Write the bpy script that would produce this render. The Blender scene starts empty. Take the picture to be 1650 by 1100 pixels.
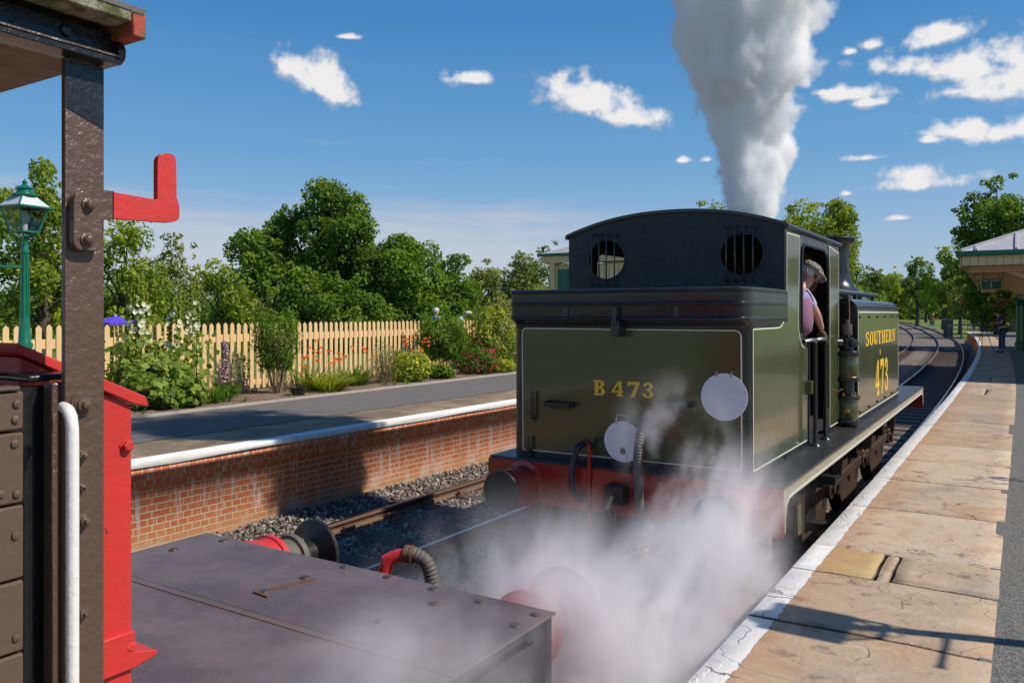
import bpy, bmesh, math, random
import numpy as np
from mathutils import Vector, Matrix
R = math.radians
sc = bpy.context.scene
C = sc.collection

# ---------------------------------------------------------------- camera, light, exposure
# metres; z = 0 is rail level, the loco points along +Y, the near platform is on the +X side
YAW = R(32.4); CAMZ = 2.45; F = 1300.0
cam = bpy.data.cameras.new("camera"); camo = bpy.data.objects.new("camera", cam); C.objects.link(camo)
camo.location = (0, 0, CAMZ); camo.rotation_euler = (R(90), 0, YAW)
cam.sensor_width = 36; cam.lens = 36*F/1650; cam.shift_y = -45/1650
cam.clip_start = 0.05; cam.clip_end = 4000
sc.camera = camo

SUN_EL = R(46); SUN_AZ = math.atan2(0.285, 0.96)       # angle from +X towards +Y
sdir = Vector((math.cos(SUN_EL)*math.cos(SUN_AZ), math.cos(SUN_EL)*math.sin(SUN_AZ), math.sin(SUN_EL)))
sl = bpy.data.lights.new("sun", 'SUN'); so = bpy.data.objects.new("sun", sl); C.objects.link(so)
sl.energy = 4.6; sl.angle = R(0.53); sl.color = (1.0, 0.93, 0.83)
so.rotation_euler = sdir.to_track_quat('Z', 'Y').to_euler()

sc.view_settings.view_transform = 'Standard'; sc.view_settings.look = 'None'
sc.view_settings.exposure = 0.0; sc.view_settings.gamma = 1.0
cy = sc.cycles
cy.use_denoising = True
cy.max_bounces = 28; cy.diffuse_bounces = 3; cy.glossy_bounces = 3; cy.transmission_bounces = 5
cy.transparent_max_bounces = 12; cy.volume_bounces = 26
cy.volume_step_rate = 1.0; cy.volume_max_steps = 512
cy.sample_clamp_indirect = 6.0

cF = Vector((-math.sin(YAW), math.cos(YAW), 0)); cR = Vector((math.cos(YAW), math.sin(YAW), 0)); cU = Vector((0, 0, 1))
def ray(px, py): return cF + cR*((px-825)/F) + cU*((505-py)/F)
def atx(px, py, x): d = ray(px, py); t = x/d.x; return Vector((x, d.y*t, d.z*t+CAMZ))
def aty(px, py, y): d = ray(px, py); t = y/d.y; return Vector((d.x*t, y, d.z*t+CAMZ))
def atz(px, py, z): d = ray(px, py); t = (z-CAMZ)/d.z; return Vector((d.x*t, d.y*t, z))
def atd(px, py, dep): d = ray(px, py); return Vector((d.x*dep, d.y*dep, d.z*dep+CAMZ))

# ---------------------------------------------------------------- sky
w = bpy.data.worlds.new("World"); sc.world = w; w.use_nodes = True
def build_sky():
    nt = w.node_tree; N = nt.nodes; L = nt.links
    N.clear()
    out = N.new('ShaderNodeOutputWorld'); bg = N.new('ShaderNodeBackground')
    sky = N.new('ShaderNodeTexSky'); sky.sky_type = 'NISHITA'; sky.sun_disc = False
    sky.sun_elevation = SUN_EL; sky.sun_rotation = math.pi/2 - SUN_AZ
    sky.air_density = 1.0; sky.dust_density = 0.0; sky.ozone_density = 4.0; sky.altitude = 60
    tc = N.new('ShaderNodeTexCoord')
    def vm(op, a, b=None):
        n = N.new('ShaderNodeVectorMath'); n.operation = op
        for i, v in enumerate((a, b)):
            if v is None: continue
            if hasattr(v, 'links'): L.new(v, n.inputs[i])
            else: n.inputs[i].default_value = v
        return n.outputs['Value'] if op in ('DOT_PRODUCT', 'LENGTH') else n.outputs['Vector']
    def m(op, a, b=None, c=None, clamp=False):
        n = N.new('ShaderNodeMath'); n.operation = op; n.use_clamp = clamp
        for i, v in enumerate((a, b, c)):
            if v is None: continue
            if hasattr(v, 'links'): L.new(v, n.inputs[i])
            else: n.inputs[i].default_value = v
        return n.outputs[0]
    D = vm('NORMALIZE', tc.outputs['Generated'])
    # cumulus: (bearing/elevation given as picture-derived direction), half width, half height, tilt
    clouds = [(505,128,66,34,.45),(478,108,40,20,0.1),(530,150,40,22,.3),(756,127,40,14,0),(960,165,82,34,.25),(1015,188,58,26,.1),(925,150,50,20,.2),
              (1372,153,62,15,.05),(1405,165,32,11,0),(1330,150,28,8,0),(1512,60,66,23,-.2),(1545,48,34,20,0),(1468,108,70,21,.1),(1560,112,92,28,.1),
              (1630,90,70,40,0),(1680,130,110,42,0),(1590,150,60,22,.1),(1540,148,22,9,0),(1545,214,68,20,.1),(1640,212,80,22,-.1),(1500,225,26,10,0),
              (1475,296,76,20,0),(1470,284,46,20,0),(1395,255,28,7,0),(1450,352,21,6,0),(1404,73,17,11,0),(1370,84,10,6,0),(1099,259,12,6,0),
              (1141,258,9,5,0),(1745,300,60,20,0),(1363,312,9,5,0),(60,-80,200,40,0),(560,60,18,5,0)]
    nz = N.new('ShaderNodeTexNoise'); nz.inputs['Scale'].default_value = 42; nz.inputs['Detail'].default_value = 8; nz.inputs['Roughness'].default_value = .56
    L.new(D, nz.inputs['Vector'])
    nz2 = N.new('ShaderNodeTexNoise'); nz2.inputs['Scale'].default_value = 14; nz2.inputs['Detail'].default_value = 3
    L.new(D, nz2.inputs['Vector'])
    field = None; hgt = None
    for (px, py, hw, hh, tilt) in clouds:
        c = ray(px, py); c.normalize(); hw *= 1.12; hh *= 1.12
        r = cU.cross(c)*-1; r.normalize(); u = r.cross(c); u.normalize()
        r2 = r*math.cos(tilt) - u*math.sin(tilt); u2 = u*math.cos(tilt) + r*math.sin(tilt)
        k = c.dot(cF)
        a = vm('DOT_PRODUCT', D, tuple(r2*(F/hw/k))); b0 = vm('DOT_PRODUCT', D, tuple(u2*(F/hh/k)))
        b = m('MAXIMUM', b0, m('MULTIPLY', b0, -1.5))
        f = m('SUBTRACT', 1.0, m('SQRT', m('ADD', m('MULTIPLY', a, a), m('MULTIPLY', b, b))))
        sz = min(1.0, hw/45)
        f = m('MULTIPLY', f, .6+.4*sz)
        f = m('MULTIPLY', m('ADD', f, 1.2), m('GREATER_THAN', vm('DOT_PRODUCT', D, tuple(c)), .3))
        field = f if field is None else m('MAXIMUM', field, f)
        hh_ = m('SUBTRACT', f, m('MULTIPLY', m('MAXIMUM', m('MULTIPLY', b0, -1), 0.0), .8))
        hgt = hh_ if hgt is None else m('MAXIMUM', hgt, hh_)
    n1 = m('MULTIPLY', m('SUBTRACT', nz.outputs['Fac'], .5), 2.5)
    n2 = m('MULTIPLY', m('SUBTRACT', nz2.outputs['Fac'], .5), .8)
    dens = m('ADD', m('SUBTRACT', field, 1.02), m('ADD', n1, n2))
    mr = N.new('ShaderNodeMapRange'); mr.interpolation_type = 'SMOOTHSTEP'
    L.new(dens, mr.inputs['Value']); mr.inputs['From Min'].default_value = 0.0; mr.inputs['From Max'].default_value = .85
    # thickness -> whiter; undersides greyer
    sh = N.new('ShaderNodeMapRange'); L.new(m('ADD', m('SUBTRACT', hgt, 1.1), m('MULTIPLY', n1, .55)), sh.inputs['Value'])
    sh.inputs['From Min'].default_value = -.25; sh.inputs['From Max'].default_value = .45
    cc = N.new('ShaderNodeMix'); cc.data_type = 'RGBA'; L.new(sh.outputs[0], cc.inputs[0])
    cc.inputs[6].default_value = (4.6, 4.95, 5.9, 1); cc.inputs[7].default_value = (8.6, 8.5, 8.5, 1)
    # low veil of thin cirrus, streaked along the horizon
    mp = N.new('ShaderNodeMapping'); L.new(D, mp.inputs['Vector']); mp.inputs['Scale'].default_value = (2.4, 2.4, 26); mp.inputs['Rotation'].default_value = (R(2), R(-3), 0)
    nc = N.new('ShaderNodeTexNoise'); L.new(mp.outputs[0], nc.inputs['Vector']); nc.inputs['Scale'].default_value = 1.5; nc.inputs['Detail'].default_value = 6; nc.inputs['Roughness'].default_value = .55
    sx = N.new('ShaderNodeSeparateXYZ'); L.new(D, sx.inputs[0])
    band = N.new('ShaderNodeMapRange'); band.interpolation_type = 'SMOOTHSTEP'; L.new(m('ADD', sx.outputs['Z'], m('MULTIPLY', m('SUBTRACT', nc.outputs['Fac'], .5), .14)), band.inputs['Value'])
    band.inputs['From Min'].default_value = .15; band.inputs['From Max'].default_value = .075
    leftness = N.new('ShaderNodeMapRange'); leftness.interpolation_type = 'SMOOTHSTEP'
    L.new(vm('DOT_PRODUCT', D, tuple(cR)), leftness.inputs['Value']); leftness.inputs['From Min'].default_value = .22; leftness.inputs['From Max'].default_value = -.02
    ci = m('MULTIPLY', m('MULTIPLY', band.outputs[0], leftness.outputs[0]), .85, clamp=True)
    st = N.new('ShaderNodeMapRange'); st.interpolation_type = 'SMOOTHSTEP'; L.new(nc.outputs['Fac'], st.inputs['Value']); st.inputs['From Min'].default_value = .56; st.inputs['From Max'].default_value = .85
    b2 = N.new('ShaderNodeMapRange'); L.new(sx.outputs['Z'], b2.inputs['Value']); b2.inputs['From Min'].default_value = .32; b2.inputs['From Max'].default_value = .1
    ci = m('MAXIMUM', ci, m('MULTIPLY', m('MULTIPLY', st.outputs[0], b2.outputs[0]), m('ADD', m('MULTIPLY', leftness.outputs[0], .45), .12)))
    # colour balance of the clear sky (deeper blue overhead)
    rp = N.new('ShaderNodeValToRGB'); L.new(sx.outputs['Z'], rp.inputs[0]); el = rp.color_ramp.elements
    el[0].position = 0; el[0].color = (.43, .55, .68, 1); el[1].position = 1; el[1].color = (.012, .07, .26, 1)
    for p_, c_ in ((.08, (.335, .484, .675, 1)), (.19, (.138, .371, .667, 1)), (.345, (.046, .240, .567, 1)), (.55, (.022, .14, .42, 1))):
        e = el.new(p_); e.color = c_
    up = N.new('ShaderNodeVectorMath'); up.operation = 'SCALE'; up.inputs['Scale'].default_value = 10.0; L.new(rp.outputs[0], up.inputs[0])
    hs = N.new('ShaderNodeMix'); hs.data_type = 'RGBA'; hs.inputs[0].default_value = .8; L.new(sky.outputs[0], hs.inputs[6]); L.new(up.outputs[0], hs.inputs[7])
    m1 = N.new('ShaderNodeMix'); m1.data_type = 'RGBA'; L.new(ci, m1.inputs[0]); L.new(hs.outputs[2], m1.inputs[6]); m1.inputs[7].default_value = (5.6, 6.0, 6.7, 1)
    m2 = N.new('ShaderNodeMix'); m2.data_type = 'RGBA'; L.new(mr.outputs[0], m2.inputs[0]); L.new(m1.outputs[2], m2.inputs[6]); L.new(cc.outputs[2], m2.inputs[7])
    L.new(m2.outputs[2], bg.inputs['Color']); bg.inputs['Strength'].default_value = 0.1
    L.new(bg.outputs[0], out.inputs[0])
build_sky()
w.cycles.sampling_method = 'MANUAL'; w.cycles.sample_map_resolution = 1024

# ---------------------------------------------------------------- materials
class NT:
    def __init__(s, name):
        s.mat = bpy.data.materials.new(name); s.mat.use_nodes = True
        s.nt = s.mat.node_tree; s.N = s.nt.nodes; s.L = s.nt.links
        s.b = s.N['Principled BSDF']; s.out = s.N['Material Output']
    def n(s, t, **kw):
        x = s.N.new(t)
        for k, v in kw.items(): setattr(x, k, v)
        return x
    def put(s, sock, v):
        if v is None: return
        if hasattr(v, 'links'): s.L.new(v, sock)
        elif isinstance(v, (tuple, list)) and len(v) == 3 and sock.type == 'RGBA': sock.default_value = (*v, 1)
        else: sock.default_value = v
    def m(s, op, a, b=None, c=None, clamp=False):
        x = s.n('ShaderNodeMath', operation=op, use_clamp=clamp)
        s.put(x.inputs[0], a); s.put(x.inputs[1], b); s.put(x.inputs[2], c)
        return x.outputs[0]
    def mix(s, f, a, b, mode='MIX'):
        x = s.n('ShaderNodeMix', data_type='RGBA', blend_type=mode); s.put(x.inputs[0], f); s.put(x.inputs[6], a); s.put(x.inputs[7], b)
        return x.outputs[2]
    def coord(s, scale=(1, 1, 1), kind='Object', rot=(0, 0, 0)):
        if kind == 'World':
            o = s.n('ShaderNodeNewGeometry').outputs['Position']
        elif kind == 'UV': o = s.n('ShaderNodeUVMap').outputs[0]
        else: o = s.n('ShaderNodeTexCoord').outputs[kind]
        mp = s.n('ShaderNodeMapping'); s.L.new(o, mp.inputs[0]); mp.inputs['Scale'].default_value = scale; mp.inputs['Rotation'].default_value = rot
        return mp.outputs[0]
    def noise(s, vec, scale, detail=4, rough=.55, dist=0):
        x = s.n('ShaderNodeTexNoise'); s.put(x.inputs['Vector'], vec); x.inputs['Scale'].default_value = scale
        x.inputs['Detail'].default_value = detail; x.inputs['Roughness'].default_value = rough; x.inputs['Distortion'].default_value = dist
        return x.outputs['Fac']
    def voro(s, vec, scale, feature='F1', out='Distance', rnd=1):
        x = s.n('ShaderNodeTexVoronoi', feature=feature); s.put(x.inputs['Vector'], vec); x.inputs['Scale'].default_value = scale; x.inputs['Randomness'].default_value = rnd
        return x.outputs[out]
    def rng(s, v, a, b, c=0, d=1, smooth=True):
        x = s.n('ShaderNodeMapRange', interpolation_type='SMOOTHSTEP' if smooth else 'LINEAR')
        s.put(x.inputs[0], v); x.inputs[1].default_value = a; x.inputs[2].default_value = b; x.inputs[3].default_value = c; x.inputs[4].default_value = d
        return x.outputs[0]
    def bump(s, h, strength=.5, dist=.01, prev=None):
        x = s.n('ShaderNodeBump'); s.put(x.inputs['Height'], h); x.inputs['Strength'].default_value = strength; x.inputs['Distance'].default_value = dist
        if prev is not None: s.L.new(prev, x.inputs['Normal'])
        return x.outputs[0]
    def set(s, **kw):
        names = dict(col='Base Color', rough='Roughness', metal='Metallic', nor='Normal', spec='Specular IOR Level', coat='Coat Weight', coatr='Coat Roughness',
                     trans='Transmission Weight', alpha='Alpha', ior='IOR', sheen='Sheen Weight')
        for k, v in kw.items(): s.put(s.b.inputs[names[k]], v)
        return s.mat

def paint(name, col, rough=.35, dirt=.3, dirtcol=None, bumpy=.15, bscale=60, metal=0, coat=0, chips=0, chipcol=(.05,.04,.035)):
    """painted metal or wood: slight tone drift, grime patches, orange-peel"""
    t = NT(name); v = t.coord()
    n1 = t.noise(v, 2.2, 6, .6); n2 = t.noise(v, 14, 6, .65)
    dc = dirtcol or tuple(c*.55 for c in col)
    g = t.rng(t.m('ADD', t.m('MULTIPLY', n1, .6), t.m('MULTIPLY', n2, .4)), .42, .72, 0, dirt)
    c = t.mix(g, col, dc)
    if chips:
        ch = t.rng(t.noise(v, 40, 3, .7), .74-chips*.1, .76-chips*.1)
        c = t.mix(ch, c, chipcol)
    b = t.bump(t.noise(v, bscale, 4, .6), bumpy, .005)
    r = t.m('ADD', rough, t.m('MULTIPLY', t.m('SUBTRACT', n2, .5), .35), clamp=True)
    return t.set(col=c, rough=r, nor=b, metal=metal, coat=coat, coatr=.08)
M = {}
M['brown'] = paint('brown_gloss_paint', (.105, .063, .045), .34, .35, (.07,.045,.034), .9, 60, coat=.3)
M['brownwood'] = paint('brown_painted_planks', (.115, .075, .054), .45, .4, (.07,.048,.036), .5, 40)
M['vanblack'] = paint('black_gloss_paint', (.012, .012, .013), .28, .3, (.03,.028,.025), .5, 70, coat=.3)
M['red'] = paint('red_gloss_paint', (.62, .034, .03), .44, .7, (.42,.035,.028), .45, 40, coat=.12, chips=.7, chipcol=(.16,.03,.025))
M['beamred'] = paint('buffer_beam_red', (.42, .022, .014), .3, .55, (.20,.018,.012), .12, 30, coat=.3)
M['whiterail'] = paint('white_painted_rail', (.80, .78, .74), .42, .6, (.55,.51,.44), .35, 60, chips=.7, chipcol=(.3,.24,.18))
M['locogreen'] = paint('olive_green_enamel', (.072, .080, .028), .22, .6, (.048,.054,.022), .5, 3.5, coat=.6)
M['valance'] = paint('valance_olive_enamel', (.21, .22, .12), .2, .6, (.11,.115,.055), .04, 8, coat=.6)
M['locoblack'] = paint('engine_black', (.016, .017, .017), .3, .6, (.035,.035,.033), .15, 45, coat=.25)
M['sootblack'] = paint('sooty_black', (.022, .026, .024), .5, .7, (.010,.011,.011), .3, 60, chips=1.4, chipcol=(.004,.004,.004))
M['boardtop'] = paint('footplate_black', (.025, .025, .025), .38, .8, (.06,.058,.055), .12, 25)
M['frame'] = paint('frame_black_oily', (.013, .013, .012), .4, .8, (.04,.035,.028), .3, 35)
M['lining'] = paint('cream_lining', (.78, .73, .6), .35, .2, (.5,.46,.36), .02)
M['letter'] = paint('yellow_lettering', (.90, .56, .03), .35, .2, (.8,.45,.02), .02)
M['disc'] = paint('white_disc_enamel', (.78, .72, .73), .5, .6, (.62,.55,.55), .08, 40, chips=.8, chipcol=(.12,.08,.07))
M['rust'] = paint('rusty_steel', (.16, .085, .05), .7, .7, (.07,.045,.03), .4, 50)
M['steel'] = paint('worn_bright_steel', (.42, .41, .4), .3, .5, (.2,.18,.16), .1, 40, metal=1)
M['rod'] = paint('oily_rod_steel', (.20, .15, .12), .38, .7, (.10,.075,.055), .1, 30, metal=.7)
M['brass'] = paint('brass', (.65, .4, .14), .28, .4, (.3,.18,.07), .05, metal=1)
M['copper'] = paint('copper', (.62, .26, .13), .32, .5, (.25,.11,.06), .05, metal=1)
M['rubber'] = paint('ribbed_rubber_hose', (.13, .115, .095), .62, .5, (.06,.055,.05), .2, 50)
M['rubberblack'] = paint('black_rubber_hose', (.02, .02, .02), .42, .5, (.04,.04,.04), .1, 50)
M['lampgreen'] = paint('lamp_post_green', (.006, .16, .085), .3, .35, (.004,.08,.045), .1, 40, coat=.5)
M['stationgreen'] = paint('station_green_paint', (.008, .13, .065), .4, .4, (.006,.07,.04), .1)
M['cream'] = paint('cream_woodwork', (.68, .53, .3), .5, .4, (.5,.38,.2), .15)
M['picket'] = paint('cream_picket_paint', (.80, .55, .27), .6, .45, (.58,.38,.18), .2, 60)
M['woodgrey'] = paint('weathered_timber', (.16, .13, .1), .8, .7, (.07,.058,.045), .5, 40)
M['white'] = paint('white_paint', (.8, .8, .78), .5, .3, (.6,.58,.55), .1)
M['purple'] = paint('purple_canvas', (.12, .06, .62), .7, .2, None, .2)
M['dark'] = paint('dark_interior', (.012, .012, .012), .7, .3, None, .1)
M['treebark'] = paint('bark', (.09, .07, .05), .9, .7, (.04,.032,.025), .8, 20)

def glassmat():
    t = NT('lamp_glass'); n = t.noise(t.coord(), 9, 4)
    gl = t.n('ShaderNodeBsdfGlossy'); gl.inputs['Roughness'].default_value = .05
    tr = t.n('ShaderNodeBsdfTransparent'); tr.inputs[0].default_value = (.82, .85, .84, 1)
    mx = t.n('ShaderNodeMixShader'); t.put(mx.inputs[0], t.rng(n, .3, .8, .12, .32)); t.L.new(tr.outputs[0], mx.inputs[1]); t.L.new(gl.outputs[0], mx.inputs[2])
    t.L.new(mx.outputs[0], t.out.inputs[0]); return t.mat
M['glass'] = glassmat()

# ---------------------------------------------------------------- mesh helpers
class MB:
    """collects shapes; build() links them as one mesh object"""
    def __init__(s): s.v = []; s.f = []
    def add(s, vs, fs):
        o = len(s.v); s.v += [tuple(v) for v in vs]; s.f += [tuple(i+o for i in f) for f in fs]; return s
    def box(s, x0, x1, y0, y1, z0, z1):
        x0, x1 = sorted((x0, x1)); y0, y1 = sorted((y0, y1)); z0, z1 = sorted((z0, z1))
        return s.add([(x0,y0,z0),(x1,y0,z0),(x1,y1,z0),(x0,y1,z0),(x0,y0,z1),(x1,y0,z1),(x1,y1,z1),(x0,y1,z1)],
                     [(0,3,2,1),(4,5,6,7),(0,1,5,4),(1,2,6,5),(2,3,7,6),(3,0,4,7)])
    def bar(s, a, b, wd, th, up=(0,0,1)):
        """box from a to b, wd across, th along 'up'"""
        a = Vector(a); b = Vector(b); d = (b-a).normalized(); u = Vector(up); r = d.cross(u).normalized(); u = r.cross(d)
        q = [r*(sx*wd/2)+u*(sz*th/2) for sx, sz in ((-1,-1),(1,-1),(1,1),(-1,1))]
        return s.add([a+k for k in q]+[b+k for k in q], [(0,1,2,3),(7,6,5,4),(0,4,5,1),(1,5,6,2),(2,6,7,3),(3,7,4,0)])
    def tube(s, pts, rad, n=10, caps=True, oval=None):
        pts = [Vector(p) for p in pts]
        if not hasattr(rad, '__len__'): rad = [rad]*len(pts)
        rings = []; prev = None
        for i, p in enumerate(pts):
            d = (pts[min(i+1, len(pts)-1)] - pts[max(i-1, 0)])
            if d.length < 1e-9: d = Vector((0,0,1))
            d.normalize()
            if prev is None:
                r = d.cross(Vector((0,0,1)) if abs(d.z) < .9 else Vector((0,1,0))).normalized()
            else:
                r = (prev - d*prev.dot(d))
                r = r.normalized() if r.length > 1e-6 else d.orthogonal().normalized()
            prev = r; u = d.cross(r)
            rings.append([p + (r*math.cos(2*math.pi*k/n) + u*math.sin(2*math.pi*k/n))*rad[i] for k in range(n)])
        vs = [v for rg in rings for v in rg]; fs = []
        for i in range(len(pts)-1):
            for k in range(n): fs.append((i*n+k, i*n+(k+1) % n, (i+1)*n+(k+1) % n, (i+1)*n+k))
        if caps: fs.append(tuple(range(n-1, -1, -1))); fs.append(tuple((len(pts)-1)*n+k for k in range(n)))
        return s.add(vs, fs)
    def lathe(s, c, prof, axis=(0,0,1), n=20, closed=False):
        """prof: list of (radius, distance along axis)"""
        c = Vector(c); ax = Vector(axis).normalized(); r = ax.orthogonal().normalized(); u = ax.cross(r)
        vs = []; fs = []
        for (rr, h) in prof:
            for k in range(n): vs.append(c + ax*h + (r*math.cos(2*math.pi*k/n)+u*math.sin(2*math.pi*k/n))*max(rr, 1e-4))
        for i in range(len(prof)-1):
            for k in range(n): fs.append((i*n+k, i*n+(k+1) % n, (i+1)*n+(k+1) % n, (i+1)*n+k))
        fs.append(tuple(range(n-1, -1, -1))); fs.append(tuple((len(prof)-1)*n+k for k in range(n)))
        return s.add(vs, fs)
    def prism(s, poly, axis, a, b):
        """poly: 2-D points; axis 'x': (y,z), 'y': (x,z), 'z': (x,y); extruded a..b"""
        mk = {'x': lambda p, t: (t, p[0], p[1]), 'y': lambda p, t: (p[0], t, p[1]), 'z': lambda p, t: (p[0], p[1], t)}[axis]
        n = len(poly)
        return s.add([mk(p, a) for p in poly]+[mk(p, b) for p in poly],
                     [tuple(range(n)), tuple(range(2*n-1, n-1, -1))]+[(i, i+n, (i+1) % n+n, (i+1) % n) for i in range(n)])
    def sphere(s, c, r, n=10, sc_=(1,1,1)):
        c = Vector(c); prof = []
        vs = []; fs = []; m_ = max(4, n//2)
        for i in range(1, m_):
            a = math.pi*i/m_
            for k in range(n): vs.append(c+Vector((math.sin(a)*math.cos(2*math.pi*k/n)*r*sc_[0], math.sin(a)*math.sin(2*math.pi*k/n)*r*sc_[1], math.cos(a)*r*sc_[2])))
        vs.append(c+Vector((0,0,r*sc_[2]))); vs.append(c-Vector((0,0,r*sc_[2]))); t = len(vs)-2
        for i in range(m_-2):
            for k in range(n): fs.append((i*n+k, (i+1)*n+k, (i+1)*n+(k+1) % n, i*n+(k+1) % n))
        for k in range(n): fs.append((t, k, (k+1) % n)); fs.append((t+1, (m_-2)*n+(k+1) % n, (m_-2)*n+k))
        return s.add(vs, fs)
    def build(s, name, mat, parent=None, smooth=True, bevel=0, ang=35, seg=2):
        me = bpy.data.meshes.new(name); me.from_pydata(s.v, [], s.f); me.update()
        bm = bmesh.new(); bm.from_mesh(me); bmesh.ops.recalc_face_normals(bm, faces=bm.faces); bm.to_mesh(me); bm.free()
        me.materials.append(M[mat] if isinstance(mat, str) else mat)
        if smooth:
            me.polygons.foreach_set('use_smooth', [True]*len(me.polygons)); me.set_sharp_from_angle(angle=R(ang))
        o = bpy.data.objects.new(name, me); C.objects.link(o)
        if bevel:
            b = o.modifiers.new('bevel', 'BEVEL'); b.width = bevel; b.segments = seg; b.limit_method = 'ANGLE'; b.angle_limit = R(40)
        if parent: o.parent = parent
        return o
def tag(o, label=None, cat=None, group=None, kind=None):
    if label: o['label'] = label
    if cat: o['category'] = cat
    if group: o['group'] = group
    if kind: o['kind'] = kind
    return o
def thing(name, label, cat, group=None, loc=(0,0,0)):
    """an Empty that parents the parts; parts are modelled in world coordinates, so it stays at the origin unless loc is given"""
    o = bpy.data.objects.new(name, None); o.empty_display_size = .1; C.objects.link(o); o.location = loc
    return tag(o, label, cat, group)
def copy_tree(o, parent=None):
    c = o.copy(); C.objects.link(c)
    if parent: c.parent = parent
    for ch in [x for x in C.objects if x.parent == o]: copy_tree(ch, c)
    return c
def rr_poly(pts, rads, n=5):
    """rounded polygon in 2-D"""
    out = []; N_ = len(pts)
    for i, p in enumerate(pts):
        p = Vector(p); a = Vector(pts[i-1]); b = Vector(pts[(i+1) % N_]); r = rads[i] if hasattr(rads, '__len__') else rads
        if r <= 0: out.append(tuple(p)); continue
        da = (a-p).normalized(); db = (b-p).normalized()
        t = min(r, (a-p).length*.49, (b-p).length*.49)
        p0 = p+da*t; p1 = p+db*t
        for k in range(n+1):
            q = k/n; out.append(tuple(p0*(1-q)**2 + p*2*q*(1-q) + p1*q*q))
    return out
def strip2d(mb, pts, width, tomap, closed=True, th=.0015):
    """thin flat ribbon along a 2-D polyline, mapped to 3-D by tomap(p, lift)"""
    n = len(pts); P = [Vector(p) for p in pts]; L_ = []; R_ = []
    for i in range(n):
        a = P[i-1] if (closed or i > 0) else P[i]; b = P[(i+1) % n] if (closed or i < n-1) else P[i]
        d1 = (P[i]-a); d2 = (b-P[i])
        d = (d1.normalized() if d1.length else Vector((0,0)))+(d2.normalized() if d2.length else Vector((0,0)))
        d.normalize(); nn = Vector((-d.y, d.x)); k = 1.0
        if d1.length and d2.length: k = 1/max(.5, d.dot(d2.normalized()))
        L_.append(P[i]+nn*width/2*k); R_.append(P[i]-nn*width/2*k)
    vs = []
    for i in range(n): vs += [tomap(L_[i], th), tomap(R_[i], th), tomap(L_[i], -th), tomap(R_[i], -th)]
    fs = []
    for i in range(n if closed else n-1):
        a = i*4; b = ((i+1) % n)*4
        fs += [(a, a+1, b+1, b), (a+2, b+2, b+3, a+3), (a, b, b+2, a+2), (a+1, a+3, b+3, b+1)]
    mb.add(vs, fs)
def np_mesh(name, V, Fq, mats, parent=None, smooth=False, tint=None, nper=4):
    """fast mesh from numpy: V (n,3), Fq (m,nper)"""
    me = bpy.data.meshes.new(name); V = np.asarray(V, dtype=np.float32); Fq = np.asarray(Fq, dtype=np.int32)
    me.vertices.add(len(V)); me.vertices.foreach_set('co', V.ravel())
    me.loops.add(Fq.size); me.loops.foreach_set('vertex_index', Fq.ravel())
    me.polygons.add(len(Fq)); me.polygons.foreach_set('loop_start', np.arange(len(Fq), dtype=np.int32)*nper)
    if tint is not None:
        a = me.attributes.new('tint', 'FLOAT', 'POINT'); a.data.foreach_set('value', np.asarray(tint, dtype=np.float32))
    me.update(calc_edges=True)
    if smooth: me.polygons.foreach_set('use_smooth', [True]*len(me.polygons))
    for m_ in (mats if isinstance(mats, (list, tuple)) else [mats]): me.materials.append(M[m_] if isinstance(m_, str) else m_)
    o = bpy.data.objects.new(name, me); C.objects.link(o)
    if parent: o.parent = parent
    return o
# ---------------------------------------------------------------- setting: ground, tracks, platforms
rng = np.random.default_rng(7); random.seed(7)
KR = 1440.0
def bend(y): return max(0.0, y-14.0)**2/KR
def E1(y): return -1.22 - bend(y)                         # near platform edge
def E2(y): return -7.65 - .0275*max(0.0, 12-y) - bend(y)  # far platform edge
def T1(y): return -2.62 - bend(y)
def T2(y): return -6.08 - bend(y)
PZ = 0.90; YEND = 80.0

def sh_bend(t, P):
    """node group maths: bend(y) from world position"""
    s = t.n('ShaderNodeSeparateXYZ'); t.L.new(P, s.inputs[0])
    q = t.m('MAXIMUM', t.m('SUBTRACT', s.outputs[1], 14.0), 0.0)
    return s, t.m('DIVIDE', t.m('MULTIPLY', q, q), KR)

def terrain_mat():
    t = NT('grass_ground'); P = t.coord(kind='World')
    a = t.noise(P, .05, 3); b = t.noise(P, 1.1, 5, .65); c = t.noise(P, 26, 4, .7)
    g = t.mix(t.rng(a, .35, .65), (.13, .21, .035), (.24, .27, .065))
    g = t.mix(t.rng(b, .4, .75, 0, .7), g, (.10, .16, .03))
    g = t.mix(t.rng(c, .45, .7, 0, .6), g, (.075, .125, .022))
    return t.set(col=g, rough=.9, nor=t.bump(c, 1.0, .05), spec=.2)
M['grass'] = terrain_mat()
def h_terrain(x, y):
    d = 0.86
    ramp = min(1, max(0, (y-78)/22)); d = d*(1-ramp) + -.22*ramp
    if x < -40 and y < 80: d = .86
    inside = (E2(y)-.9 < x < E1(y)+.9)
    if inside: d = -.26
    d += max(0, y-110)*.0115 + max(0, -x-45)*.012*(1 if y < 110 else .5)
    return min(d, 9)
xs = np.unique(np.concatenate([np.linspace(-900, -120, 14), np.linspace(-120, -10, 34), np.linspace(-10, 2, 25), np.linspace(2, 60, 20), np.linspace(60, 900, 16)]))
ys = np.unique(np.concatenate([np.linspace(-120, -10, 10), np.linspace(-10, 130, 71), np.linspace(130, 300, 24), np.linspace(300, 1500, 20)]))
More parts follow.
